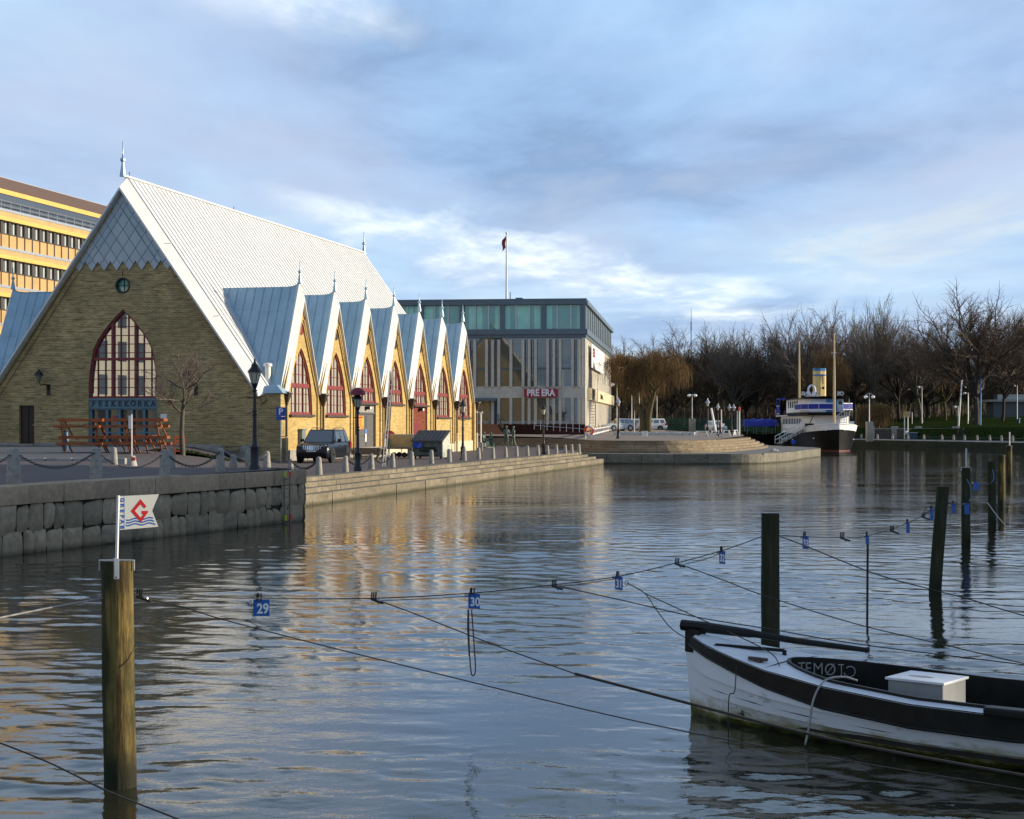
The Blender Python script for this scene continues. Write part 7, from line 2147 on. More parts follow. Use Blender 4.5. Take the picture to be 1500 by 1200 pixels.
# hanging loop below sign 30, ring of sign 31, thin rod
c = on12(689, 893)
kk = c.y / F
rope('rope_loop', smoothp([c + Vector((-.018, 0, 0)), c + Vector((-.012, 0, -50 * kk)), c + Vector((.004, 0, -88 * kk)), c + Vector((.026, 0, -97 * kk)), c + Vector((.05, 0, -88 * kk)), c + Vector((.036, 0, -50 * kk)), c + Vector((.012, 0, 0))]), .0075, mat('brown_rope', (.12, .09, .08), .9, .2, 20), 'long brown rope loop hanging under berth sign 30')
rope('rope_tail', smoothp([c + Vector((-.024, 0, 0)), c + Vector((-.026, 0, -30 * kk)), c + Vector((-.012, 0, -68 * kk))]), .006, M['rope'], 'loose rope end beside the loop under berth sign 30')
mb = MB(); mb.tube([rg31 + Vector((.02 * math.cos(t), 0, .024 * math.sin(t))) for t in [2 * PI * i / 12 for i in range(12)]], .004, 5, closed=True); tag(mb.build('iron_ring', M['dark_iron'], smooth=True), 'small iron ring on the rope right of berth sign 31', 'ring')
c = on23(1271, 796); mb = MB(); mb.tube([c, Vector((c.x - .01, c.y, -.6))], .018, 6); mb.build
tag(mb.build('water_rod', M['dark_iron'], smooth=True), 'thin dark rod standing upright in the water under an edge-on berth sign', 'rod')

# ================================================================== rowing boat
def boat_hull_mat():
    m, nt, b = NT('white_clinker_hull')
    co = objco(nt); s = nt.nodes.new('ShaderNodeSeparateXYZ'); L(nt, co, s.inputs[0])
    n = noise(nt, co, 3, 6, .65, (1, 1, 2)); n2 = noise(nt, co, 9, 4, .6, (.4, .4, 2))
    c = mixc(nt, n2, (.80, .82, .84), (.70, .72, .73))
    zz_ = math_n(nt, 'ADD', s.outputs[2], math_n(nt, 'MULTIPLY', math_n(nt, 'SUBTRACT', n, .5), .34))
    c = mixc(nt, ramp(nt, zz_, [(.10, .95), (.20, .0)]), c, (.33, .30, .12))
    c = mixc(nt, ramp(nt, zz_, [(.065, 1.0), (.105, .0)]), c, (.075, .085, .008))
    c = mixc(nt, ramp(nt, zz_, [(.0, 1.0), (.055, .0)]), c, (.012, .014, .006))
    # scuffed and flaked patches, a few rust weeps
    c = mixc(nt, ramp(nt, noise(nt, co, 5, 8, .75, (.6, 1, 1.6)), [(.60, 0), (.66, .75)]), c, (.42, .42, .40))
    c = mixc(nt, ramp(nt, noise(nt, co, 3.1, 6, .7, (1.6, 1, .5)), [(.67, 0), (.74, .7)]), c, (.24, .11, .03))
    c = mixc(nt, ramp(nt, noise(nt, co, 2.2, 7, .75, (.8, 1, 1.4)), [(.62, 0), (.65, .9)]), c, ramp(nt, s.outputs[2], [(.16, (.03, .032, .015)), (.30, (.7, .72, .73))]))
    L(nt, c, b.inputs['Base Color']); b.inputs['Roughness'].default_value = .5
    bump(nt, b, n, .25, .015)
    return m
M['boat_white'] = boat_hull_mat()
M['deck_white'] = mat('painted_deck', (.74, .77, .80), .5, .05, 5, dirt=(.52, .56, .60), dirt_scale=4, dirt_amt=.5)
M['boat_black'] = mat('black_painted_wood', (.010, .011, .010), .45, .35, 6, dirt=(.02, .019, .015), dirt_scale=5, dirt_amt=.4, spec=.2)
BA = Vector((.769, -.639, 0)); BN = Vector((.639, .769, 0))     # BN points to the far side
boat = thing('rowing_boat', 'white and black clinker rowing boat with mossy waterline moored at the lower right', 'boat', (1.80, 16.5, 0), math.atan2(BA.y, BA.x))
# local: x along the keel from the bow, y toward the far side, z up
SS = [(0, .015, .80), (.12, .10, .775), (.35, .24, .73), (.7, .39, .675), (1.2, .56, .605), (1.9, .73, .545), (2.8, .85, .50), (3.7, .88, .50), (4.5, .82, .525), (5.2, .68, .57), (5.8, .48, .64)]
def prof_b(b, zs):
    pts = [(b, zs), (b * .995, zs - .11), (b * .975, zs * .62 - .02), (b * .90, zs * .34), (b * .76, .07), (b * .50, -.13), (b * .06, -.30)]
    return pts
def band(f0, f1, grow, name, m, parent=boat):
    mb = MB()
    for s in (-1, 1):
        rows = []
        for x, b, zs in SS:
            bw = .10 + .09 * smooth01(.1, 2.2, x)
            z1 = zs - bw * f0; z0 = zs - bw * f1
            rows.append([(x, s * (b + grow), z1), (x, s * (b * .995 + grow), z0), (x, s * (b * .96), z0 - .004), ])
        mb.sheet(rows)
    return mb.build(name, m, parent, smooth=True)
mb = MB()
for s in (-1, 1):
    rows = []
    for x, b, zs in SS:
        pr = prof_b(b, zs); rows.append([(x + (0.10 * (1 - (z + .3) / (zs + .3)) if x < .2 else 0), s * y, z) for y, z in pr])
    # strakes: each plank overlaps the next one slightly
    for i in range(len(rows[0]) - 1):
        r2 = [[r[i], (r[i + 1][0], r[i + 1][1] + s * (.018 if 0 < i < 5 else 0), r[i + 1][2])] for r in rows]
        mb.sheet(r2)
        if 0 < i < 5: mb.sheet([[(r[i + 1][0], r[i + 1][1] + s * .018, r[i + 1][2]), r[i + 1]] for r in rows])
xe, be, ze = SS[-1]; tp_ = prof_b(be, ze); mb.add([(xe, y, z) for y, z in tp_] + [(xe, -y, z) for y, z in tp_[::-1]], [tuple(range(14))])
hull_ = mb.build('hull', M['boat_white'], boat, smooth=True)
band(.0, 1.0, .022, 'rubbing_strake', M['boat_black'])
mb = MB()
for s in (-1, 1):
    bwf = lambda x: .10 + .09 * smooth01(.1, 2.2, x)
    mb.tube([(x, s * (b + .02), zs - bwf(x) - .0) for x, b, zs in SS], .014, 6)
    mb.tube([(x, s * (b * .93), zs * .44) for x, b, zs in SS[2:]], .010, 6)
mb.build('moulding', M['boat_black'], boat, smooth=True)
# stem
mb = MB(); mb.add([(-.05, -.035, .62), (-.05, .035, .62), (.13, .07, .62), (.13, -.07, .62), (-.045, -.04, .86), (-.045, .04, .86), (.14, .07, .85), (.14, -.07, .85)], box6); mb.build('stem_head', M['boat_black'], boat, bevel=.008)
mb = MB(); mb.add([(.06, -.03, -.35), (.06, .03, -.35), (.2, .06, -.35), (.2, -.06, -.35), (-.04, -.03, .62), (-.04, .03, .62), (.12, .06, .62), (.12, -.06, .62)], box6); mb.build('stem', M['boat_white'], boat, bevel=.006)
# cockpit opening: oval ring (x, half width)
def interp(x):
    for (x0, b0, z0), (x1, b1, z1) in zip(SS, SS[1:]):
        if x0 <= x <= x1: t = (x - x0) / (x1 - x0); return b0 + (b1 - b0) * t, z0 + (z1 - z0) * t
    return SS[-1][1], SS[-1][2]
CK0 = 1.16
ck = []
for i in range(41):
    f_ = i / 40; x = CK0 + (5.5 - CK0) * (f_ ** 1.6)
    b, z = interp(x); wmax = b - .115
    wv = min(wmax, wmax * math.sqrt(max(0, 1 - (1 - min(1, (x - CK0) / .95)) ** 2)))
    ck.append((x, wv, z))
mb = MB()
for s in (-1, 1):
    # deck from the gunwale to the cockpit edge
    rows = []
    for x, b, zs in SS[1:]:
        pass
    rows = []
    xs = [.1, .3, .55, .8, 1.0, CK0] 
    for x in xs: b, z = interp(x); rows.append([(x, s * (b + .018), z + .012), (x, s * b * .5, z + .03), (x, 0, z + .04)])
    mb.sheet(rows)
    rows = []
    for x, wv, z in ck: b, zz_ = interp(x); rows.append([(x, s * (b + .018), z + .012), (x, s * (b + wv) / 2, z + .02), (x, s * wv, z + .03)])
    mb.sheet(rows)
mb.build('deck', M['deck_white'], boat, smooth=True)
mb = MB()
for s in (-1, 1):
    outer_ = [(x, s * wv, z) for x, wv, z in ck]
    rows = []
    for i, (x, y, z) in enumerate(outer_):
        ex = .012 if i < 4 else 0
        up_ = .055
        rows.append([(x - ex, y + s * .012, z + .0), (x - ex, y + s * .012, z + up_), (x + ex, y - s * .018, z + up_), (x + ex, y - s * .018, z - .24 if i > 0 else z - .22)])
    mb.sheet(rows)
coam = mb.build('coaming', M['boat_black'], boat, smooth=True)
mb = MB()
rows = []
for x, wv, z in ck: rows.append([(x, y * (wv + .05), .12 + .05 * abs(y)) for y in (-1, -.5, 0, .5, 1)])
mb.sheet(rows)
for s in (-1, 1): mb.sheet([[(x, s * (interp(x)[0] - .06), z - .02), (x, s * (interp(x)[0] - .12), .10)] for x, wv, z in ck])
mb.add([(CK0 - .06, -.30, .1), (CK0 - .06, .30, .1), (CK0 - .06, .42, .55), (CK0 - .06, -.42, .55)], [(0, 1, 2, 3)])
mb.build('cockpit_floor', mat('dark_bilge', (.022, .020, .016), .8, .3, 5), boat)
# thwarts
for x in (3.45, 4.6):
    b, z = interp(x); mb = MB(); mb.box(x, x + .22, -b + .1, b - .1, z - .18, z - .14); mb.build('thwart', M['boat_black'], boat, bevel=.008)
# engine box
mb = MB(); mb.box(2.30, 2.83, -.26, .22, .12, .60); eb = mb.build('engine_box', mat('grey_engine_box', (.30, .31, .31), .7, .1, 4, dirt=(.22, .22, .2)), boat, bevel=.012)
mb = MB(); mb.box(2.28, 2.85, -.28, .24, .60, .622); mb.build('lid', M['deck_white'], eb, bevel=.004)
mb = MB(); mb.blob((2.52, -.05, .622), .06, (2.2, .8, .02)); mb.build('stain', M['kerb'], eb)
# name on the inner face of the far coaming
pos = [(ck[i][0], ck[i][1], ck[i][2]) for i in range(41)]
arc = [0]
for a, b in zip(pos, pos[1:]): arc.append(arc[-1] + (Vector(b) - Vector(a)).length)
def at_arc(d):
    for i in range(40):
        if arc[i] <= d <= arc[i + 1]:
            t = (d - arc[i]) / (arc[i + 1] - arc[i]); p = Vector(pos[i]).lerp(Vector(pos[i + 1]), t); tg = (Vector(pos[i + 1]) - Vector(pos[i])); tg.z = 0; return p, tg.normalized()
mb = MB()
for chh, d in zip('TEMØ', (.11, .19, .29, .41)):
    p, tg = at_arc(d); inward = Vector((tg.y, -tg.x, 0))
    Mx = Matrix((( tg.x, 0, inward.x, p.x + inward.x * .024), (tg.y, 0, inward.y, p.y + inward.y * .024), (0, 1, 0, p.z - .055), (0, 0, 0, 1)))
    mb.text(chh, .165, Mx, .001, -.0005, sx=.85)
p, tg = at_arc(.505); inward = Vector((tg.y, -tg.x, 0)); jp = lambda a, c: p + tg * a + inward * .024 + Vector((0, 0, -.055 + c))
mb.tube([jp(-.02, .058), jp(.035, .058)], .006, 4); mb.tube([jp(.012, .058), jp(.014, -.03), jp(.004, -.062), jp(-.02, -.07), jp(-.04, -.055)], .0065, 4)
p, tg = at_arc(.60); inward = Vector((tg.y, -tg.x, 0))
mb.tube([p + tg * (.05 * math.cos(t) * (1 - .06 * t)) + inward * .024 + Vector((0, 0, -.05 + .05 * math.sin(t) * (1 - .06 * t))) for t in [2.4 - i * .35 for i in range(16)]], .006, 4)
mb.build('boat_name', M['kerb'], boat)
# boom lying along the far side from the stem head
mb = MB(); mb.tube([(-.09, -.03, .885), (.15, .02, .875), (.55, .20, .83), (.62, .22, .825), (1.0, .42, .765), (1.62, .70, .70)], [.055, .055, .045, .036, .032, .024], 8); tag(mb.build('boom', M['boat_black'], smooth=True), 'black wooden spar lying from the stem head along the far side of the boat', 'spar')
bm_o = [o for o in COL.objects if o.name == 'boom'][0]; bm_o.location = boat.location; bm_o.rotation_euler = boat.rotation_euler
mb = MB(); mb.bar((.42, -.20, .745), (1.02, .10, .71), .03, .03); mb.bar((.42, -.20, .70), (.42, -.20, .745), .03, .03); mb.bar((1.02, .10, .62), (1.02, .10, .715), .03, .03); mb.build('deck_rail', M['boat_black'], boat)
mb = MB(); mb.bar((.92, -.40, .685), (1.10, -.35, .675), .05, .03); mb.box(.97, 1.05, -.41, -.34, .63, .675); mb.build('cleat', M['brown_iron'], boat, bevel=.006)
mb = MB(); mb.bar((3.52, -.93, .545), (3.96, -.90, .545), .15, .075); mb.build('oarlock_block', M['boat_black'], boat, bevel=.02)
b_, z_ = interp(2.0)
rope('rope_tail', smoothp([boat.matrix_world @ Vector((0, 0, 0)) if False else Vector((1.80, 16.5, 0)) + BA * a + BN * b + Vector((0, 0, c)) for a, b, c in ((2.12, -.50, .60), (2.02, -.60, .635), (1.90, -.70, .60), (1.84, -.79, .44), (1.80, -.80, .20), (1.76, -.80, .02))]), .010, M['pale_rope'], 'pale rope hanging in an arc over the near side of the boat')
rope('rope_tail', smoothp([Vector((1.80, 16.5, 0)) + BA * a + BN * b + Vector((0, 0, c)) for a, b, c in ((.86, -.52, .62), (.86, -.535, .45), (.85, -.545, .36), (.80, -.55, .33), (.79, -.55, .10), (.79, -.55, -.1))]), .006, M['rope'], 'thin dark line with a hook hanging down the near bow')

# ================================================================== gulls
M['gull_white'] = mat('gull_white', (.80, .80, .80), .7, .04, 9); M['gull_grey'] = mat('gull_grey', (.35, .37, .40), .7, .1, 9)
def gull(p, rz, label, s=1.0):
    t = thing('gull', label, 'gull', p, rz, None); t.scale = (s,) * 3
    J = {'tail': (0, .24, .16), 'pelvis': (0, .10, .19), 'mid': (0, 0, .20), 'breast': (0, -.10, .22), 'neck': (0, -.15, .29), 'head': (0, -.17, .34), 'bill': (0, -.24, .33)}
    Rd = {'tail': .018, 'pelvis': .055, 'mid': .075, 'breast': .07, 'neck': .04, 'head': .038, 'bill': .008}
    E = [('tail', 'pelvis'), ('pelvis', 'mid'), ('mid', 'breast'), ('breast', 'neck'), ('neck', 'head'), ('head', 'bill')]
    skin_body(J, E, Rd, [M['gull_white']], lambda c: 0, 'body', t)
    for q in (-1, 1):
        mb = MB(); mb.blob((q * .065, .06, .215), .1, (.25, 1.9, .55)); mb.build('wing', M['gull_grey'], t, smooth=True)
        mb = MB(); mb.tube([(q * .03, .0, .14), (q * .03, .0, .0)], .008, 4); mb.box(q * .03 - .025, q * .03 + .025, -.06, .01, 0, .01); mb.build('leg', M['yellow_strip'], t)
gull(onz(1131.5, 664.5, .78), R(70), 'gull standing on the curved quay edge, left of two')
gull(onz(1136.5, 664, .78), R(-60), 'gull standing on the curved quay edge, right of two')
gg = onz(1360, 656.3, .02); gull(gg, R(-75), 'gull sitting on a stone at the foot of the far quay wall', 2.0)
mb = MB(); mb.blob((gg.x, gg.y, -.15), .5, (1.2, .8, .36)); tag(mb.build('stone', M['granite'], smooth=True), 'low wet stone under the gull by the far quay', 'stone')

# ================================================================== far right bank details
gB2 = 'small granite posts with chain along the far quay'
proto = None; prev = None
xs = [1262, 1285.4, 1307.6, 1330, 1353.5, 1380, 1397, 1413, 1431.5, 1450, 1467, 1483.5, 1502]
lbs = ['directly right of the ship', 'left of the pale wall pier', 'right of the pale wall pier', 'beside the pale signpost', 'left of the stone wall middle', 'before the stone wall', 'left of the two walkers', 'right of the two walkers', 'left of the green pole', 'right of the green pole', 'third from the right edge', 'second from the right edge', 'at the right edge']
for px, lb in zip(xs, lbs):
    D = 218 - (px - 1262) * .16
    p = Vector(((px - CX) / F * D, D, 1.04))
    if proto is None:
        mb = MB(); mb.lathe([(.16, -.05), (.14, .5), (.10, .68), (0, .72)], 8); proto = mb.build('granite_post', M['granite'], smooth=True); o = proto; o.location = p
        tag(o, 'small granite post on the far quay ' + lb, 'post', gB2)
    else: o = dup(proto, p, 0, 'small granite post on the far quay ' + lb, gB2)
    if prev is not None:
        mb = MB(); mb.tube(sag(prev + Vector((0, 0, .6)), p + Vector((0, 0, .6)), .25, 8), .03, 4); tag(mb.build('chain', M['dark_iron']), 'thin chain on the far quay running to the post ' + lb, 'chain', 'chains along the far quay')
    prev = p
fw2 = thing('park_wall', 'low stone wall with piers along the far quay below the grass', 'wall')
M['wall_stone'] = brick_mat('park_wall_stone', (.15, .13, .11), (.10, .09, .08), (.07, .06, .055), .8, .3)
pw = [tpt(1276, 641, 219.5), tpt(1310, 641, 218.5), tpt(1345, 642, 216), tpt(1400, 642.5, 209), tpt(1520, 645, 197)]
for a, b in zip(pw, pw[1:]):
    mb = MB(); a2, b2 = Vector((a.x, a.y, 1.05)), Vector((b.x, b.y, 1.05)); mb.bar(a2 + Vector((0, 0, .6)), b2 + Vector((0, 0, .6)), .4, 1.5); mb.build('wall_run', M['wall_stone'], fw2)
    mb = MB(); mb.bar(a2 + Vector((0, 0, 1.40)), b2 + Vector((0, 0, 1.40)), .5, .12); mb.build('coping', M['granite'], fw2)
    mb = MB(); mb.box(a.x - .4, a.x + .4, a.y - .5, a.y + .3, .9, 2.75); mb.build('pier', M['granite'], fw2, bevel=.04)
bd = tpt(1338, 641, 214.5); bx_ = thing('blue_cabinet', 'small blue cabinet before the park wall on the far quay', 'cabinet', (bd.x, bd.y, 1.05))
mb = MB(); mb.box(-.5, .5, -.3, .3, 0, .85); mb.build('body', M['navy_panel'], bx_, bevel=.03); mb = MB(); mb.box(-.55, .55, -.35, .35, .85, .93); mb.build('top', M['galv'], bx_)
sp_ = tpt(1327.5, 641.5, 214); t = thing('tall_signpost', 'pale twin-legged signpost with an ochre board on the far quay', 'signpost', (sp_.x, sp_.y, 1.04))
for x in (-.22, .22): mb = MB(); mb.tube([(x, 0, 0), (x, 0, 3.0)], .07, 6); mb.build('leg', M['cream_metal'], t)
mb = MB(); mb.box(-.38, .38, -.05, .05, 2.9, 3.65); mb.build('board', M['ochre'], t); mb = MB(); mb.blob((0, -.1, .9), .2, (1, .5, 1.2)); mb.build('white_ring', M['white_paint'], t)
for px, py, yt, ln, m, lb in ((1403, 632, 558, .55, 'cream_metal', 'tall leaning pale pole among the trees on the far bank'), (1436, 637, 556, .1, 'funnel_blue', 'tall blue-green pole beside the thickest tree trunk on the far bank'), (1493, 628, 614, 0, 'funnel_blue', 'short blue-green post on the grass near the right edge')):
    p = tpt(px, py, 222); h_ = (py - yt) / F * 222; t = thing('tall_pole', lb, 'pole', p); mb = MB(); mb.tube([(0, 0, -.6), (ln, 0, h_)], [.13, .09], 6); mb.build('shaft', M[m], t, smooth=True); mb = MB(); mb.blob((ln, 0, h_), .14); mb.build('cap', M[m], t)
globe_lamp(1418, 632, 575, 'park lamp with two white globes right of the leaning pale pole', D=232)
globe_lamp(1418.5, 630, 567, 'park lamp with a single globe high behind the two-globe one', D=250, both=False)
for px, py, yt, lb in ((1350.5, 622, 566, 'park lamp with one globe high among the middle trees'), (1490, 625, 564, 'park lamp with one globe near the right edge'), (1403.5, 628, 595, 'low park lamp with one globe beside the leaning pale pole'), (1432, 630, 613, 'low park lamp with one globe by the thickest trunk'), (1336, 618, 604, 'small park lamp with a globe above the pale signpost')):
    globe_lamp(px, py, yt, lb, D=245, both=False)
# far parked cars and a flat-roofed kiosk beneath the trees
for i, (px, py, rz, pm, lb) in enumerate(((1318, 619.5, 80, whitec, 'white car far off among the trunks, left of the pale signpost'), (1348, 618.5, 85, silver, 'silver car far off among the trunks, right of the pale signpost'), (1391, 618, 85, paint('blue_car_paint', (.05, .10, .2)), 'blue car far off under the trees left of the leaning pole'))):
    car('parked_car', lb, tpt(px, py, 300), R(rz), pm, 4.3, 1.75, 1.5, 'wagon', 'cars far behind the park trees')
dc = tpt(1499, 648, 203); car('parked_car', 'dark low car at the right edge on the far quay', Vector((dc.x, dc.y, 1.05)), R(70), M['hull_black'] if False else paint('dark_car_paint', (.015, .018, .025)), 4.2, 1.7, 1.4, 'hatch')
kq = tpt(1482, 620, 262); kb = thing('park_kiosk', 'flat-roofed pale kiosk with a strip of windows behind the far right trees', 'kiosk', kq)
mb = MB(); mb.box(-3.2, 4.5, -1, 3, -1.5, 3.4); mb.build('wall', M['dark_panel'], kb); mb = MB(); mb.box(-4.2, 5.0, -1.8, 3.5, 3.4, 3.75); mb.build('roof', M['concrete'], kb)
mb = MB(); mb.box(-2.2, 4.2, .2, 2.5, 3.75, 4.6); mb.build('upper_window', M['glass'], kb)
# distant mast
tm = tpt(1012.5, 500, 520); t = thing('radio_mast', 'thin grey radio mast rising far behind the trees', 'mast', (tm.x, tm.y, 5))
mb = MB(); hM = HC - (452 - HY) / F * 520 - 5; mb.tube([(0, 0, 0), (0, 0, hM * .8), (0, 0, hM)], [.28, .2, .07], 5); mb.build('shaft', M['galv'], t); mb = MB(); mb.tube([(0, 0, hM * .80), (0, 0, hM * .88)], .32, 5); mb.build('collar', M['galv'], t)
# ================================================================== trees
def bark(name, col, rough=.9):
    return mat(name, col, rough, .3, 6, .2)
M['bark_dark'] = bark('dark_bark', (.045, .036, .028)); M['bark_grey'] = bark('grey_bark', (.10, .088, .066))
M['twig_brown'] = bark('brown_twigs', (.12, .082, .054)); M['twig_grey'] = bark('grey_twigs', (.16, .125, .095)); M['twig_ochre'] = bark('ochre_twigs', (.16, .095, .032)); M['twig_rust'] = bark('rusty_twigs', (.15, .088, .038))
M['bark_willow'] = bark('willow_bark', (.085, .07, .03))
def rot_about(v, ax, a): return Matrix.Rotation(a, 3, ax) @ v
def grow(seed, H, spread, nlim, depth, split, trunk_f=.28, trunk_r=.017, up=.09, droop=0.0, lr=.58, jit=.42, minr=.009, ncross=3):
    """bare tree: returns (trunk+limb MB, twig MB)"""
    rg = random.Random(seed); T, W = MB(), MB()
    def perp(d):
        a = Vector((rg.uniform(-1, 1), rg.uniform(-1, 1), rg.uniform(-1, 1))); a = a - d * a.dot(d)
        return a.normalized() if a.length > .01 else Vector((1, 0, 0))
    def seg(p, d, ln, r, lev):
        n = 4 if lev < 2 else (3 if lev < depth else 2)
        pts = [p]; q = p.copy(); dd = d.copy(); ds = []
        for i in range(n):
            dd = (dd + perp(dd) * rg.uniform(0, jit) * (1 if lev else .35) + Vector((0, 0, up * (1 if lev < depth else .5) - droop * (lev >= depth - 1) * (i + 1)))).normalized()
            q = q + dd * ln / n; pts.append(q.copy()); ds.append(dd.copy())
        r1 = r * (.55 if lev < depth else .45)
        (T if lev <= 1 else W).tube(pts, [r + (r1 - r) * i / n for i in range(n + 1)], (8, 6, 4, 3, 3, 3)[lev], cap=False)
        return pts, ds, r1
    def branch(p, d, ln, r, lev):
        pts, ds, r1 = seg(p, d, ln, r, lev)
        if lev >= depth: return
        k = split[lev]
        for i in range(k):
            f_ = (.30 + .70 * (i + rg.random() * .8) / k); f_ = min(.999, f_)
            fi = f_ * (len(pts) - 1); i0 = int(fi); pp = pts[i0].lerp(pts[i0 + 1], fi - i0); dd = ds[i0]
            ang = rg.uniform(.45, .95) * (1 - .35 * (f_ > .9))
            nd = rot_about(dd, perp(dd), ang)
            branch(pp, nd, ln * lr * rg.uniform(.7, 1.15) * (1.15 - .35 * f_), max(minr, r * (.62 - .22 * f_)), lev + 1)
        branch(pts[-1], ds[-1], ln * lr, max(minr, r1), lev + 1)
    tr = H * trunk_r
    tp = H * trunk_f
    pts, ds, r1 = seg(Vector((0, 0, -.3)), Vector((0, 0, 1)), tp + .3, tr, 0)
    for i in range(nlim):
        a = 2 * PI * (i + rg.uniform(-.3, .3)) / nlim; tilt = rg.uniform(.25, .95) * spread
        d = Vector((math.sin(tilt) * math.cos(a), math.sin(tilt) * math.sin(a), math.cos(tilt)))
        f_ = rg.uniform(.72, 1.0); fi = f_ * (len(pts) - 1) * .999; i0 = int(fi)
        branch(pts[i0].lerp(pts[i0 + 1], fi - i0), d, H * rg.uniform(.30, .42), tr * rg.uniform(.42, .6), 1)
    for i in range(3):
        a = rg.uniform(0, 2 * PI); branch(pts[-1], Vector((.32 * math.cos(a), .32 * math.sin(a), 1)).normalized(), H * rg.uniform(.33, .40), tr * .5, 1)
    return T, W
PROTO = []
def make_proto(name, label, seed, H, mats, group, **kw):
    T, W = grow(seed, H, **kw)
    zs_ = sorted(v[2] for v in W.v); zmax = zs_[int(len(zs_) * .988)]; xs_ = sorted(abs(v[0]) for v in W.v); wd = xs_[int(len(xs_) * .97)]
    t = thing(name, label, 'tree', (0, 0, 0), 0, group)
    T.build('trunk', mats[0], t, smooth='all', weld=False); W.build('crown', mats[1], t, weld=False)
    return t, zmax, wd
gT = 'bare winter trees of the park'
PK = [make_proto('bare_tree', 'x', 11, 18, ('bark_dark' and M['bark_dark'], M['twig_brown']), gT, spread=1.05, nlim=9, depth=4, split=[0, 7, 6, 7]),
      make_proto('bare_tree', 'x', 23, 18, (M['bark_dark'], M['twig_brown']), gT, spread=1.2, nlim=10, depth=4, split=[0, 7, 6, 7], trunk_f=.24, droop=.03),
      make_proto('bare_tree', 'x', 37, 18, (M['bark_grey'], M['twig_grey']), gT, spread=.85, nlim=8, depth=4, split=[0, 7, 6, 7], trunk_f=.32, up=.16),
      make_proto('bare_tree', 'x', 41, 18, (M['bark_dark'], M['twig_grey']), gT, spread=1.1, nlim=9, depth=4, split=[0, 7, 6, 7], trunk_f=.27, lr=.60)]
PK.append(make_proto('bare_tree', 'x', 53, 18, (M['bark_willow'], M['twig_rust']), gT, spread=1.15, nlim=9, depth=4, split=[0, 7, 6, 7], trunk_f=.22, droop=.10))
used = set()
def plant(px, D, ytop, k, label, wpx=None, group=gT, base=None):
    p = base or park(px, D)
    t, zm, wd = PK[k]
    H = HC - (ytop - HY) / F * D - p.z
    s = H / zm; sx = (wpx / 2 / F * D) / wd if wpx else s * rnd.uniform(.9, 1.15)
    if k in used: o = dup(t, p, rnd.uniform(0, 6.28), label, group, (sx, sx, s))
    else:
        used.add(k); o = t; o.location = p; o.rotation_euler = (0, 0, rnd.uniform(0, 6)); o.scale = (sx, sx, s); o['label'] = label
    return o
front = [(884, 262, 512, 4, 'bare tree whose crown shows just behind the right corner of the office', 90), (918, 268, 508, 4, 'bare tree standing left behind the ochre willow', 100), (958, 275, 505, 4, 'bare tree directly behind the top of the ochre willow', 110),
         (1000, 265, 489, 4, 'rounded bare tree behind the radio mast', 110), (1040, 268, 490, 2, 'pale-twigged bare tree right of the willow top', 100), (1078, 258, 498, 2, 'pale slender bare tree above the double lantern', 80),
         (1108, 262, 497, 1, 'bare tree above the small blue-covered boat', 90), (1138, 255, 486, 0, 'bare tree left of the rear mast of the ship', 95), (1180, 250, 470, 3, 'big dark bare tree behind the rear mast of the ship', 120), (1218, 256, 464, 4, 'dense dark bare tree behind the front mast of the ship', 115),
         (1252, 262, 478, 1, 'bare tree right behind the bow of the ship', 90), (1282, 240, 451, 2, 'tall slender bare tree standing free right of the ship masts', 72), (1318, 262, 484, 3, 'bare tree right of the tall slender one', 95), (1350, 252, 480, 2, 'pale-twigged bare tree in the middle of the right-hand grove', 90),
         (1385, 258, 476, 4, 'bare tree left of the biggest spreading tree', 95), (1430, 226, 441, 1, 'biggest spreading bare tree with a thick trunk by the blue-green pole', 175), (1468, 238, 468, 3, 'bare tree right beside the biggest spreading one', 110), (1502, 240, 462, 0, 'bare tree cut by the right edge of the picture', 110)]
for px, D, yt, k, lb, w_ in front: plant(px, D, yt, k, lb, w_)
# rows behind: same kinds, told apart by nothing but the crowd they stand in
gR = 'bare trees crowded in the rows behind the front trees'
lbR = 'bare brown tree crowded among others in the rear rows of the park'
rr = random.Random(5)
for D, y0, y1, n in ((285, 518, 548, 14), (315, 512, 545, 14), (350, 512, 540, 12), (390, 515, 535, 11)):
    for i in range(n):
        px = 868 + (1530 - 868) * (i + rr.uniform(.1, .9)) / n
        dip = 14 * math.exp(-((px - 960) / 60) ** 2)
        o = plant(px, D + rr.uniform(-10, 10), rr.uniform(y0, y1) + dip * .3, rr.randrange(5), lbR, rr.uniform(85, 130), gR)
# a wood beyond, one mass of stems and brushwood
mb = MB(); rw = random.Random(9)
for i in range(9000):
    D = rw.uniform(415, 520); px = rw.uniform(780, 1600); X = (px - CX) / F * D
    z0 = 4 + rw.random() ** 1.3 * 14; h = rw.uniform(1.5, 5); a = rw.uniform(0, PI); wdt = rw.uniform(.08, .28); t = rw.uniform(-1.6, 1.6)
    c_, s_ = math.cos(a) * wdt, math.sin(a) * wdt
    mb.add([(X - c_, D - s_, z0 - 1), (X + c_, D + s_, z0 - 1), (X + t + c_ * .4, D + s_ * .4, z0 + h), (X + t - c_ * .4, D - s_ * .4, z0 + h)], [(0, 1, 2, 3)])
for i in range(2600):
    D = rw.uniform(410, 520); px = rw.uniform(780, 1600); X = (px - CX) / F * D; wdt = rw.uniform(.2, .45)
    mb.box(X - wdt, X + wdt, D, D + .4, 2, rw.uniform(9, 17))
tag(mb.build('far_wood', M['twig_brown'], weld=False), 'dark brown wood of stems and brush far behind the park trees', 'wood', kind='stuff')
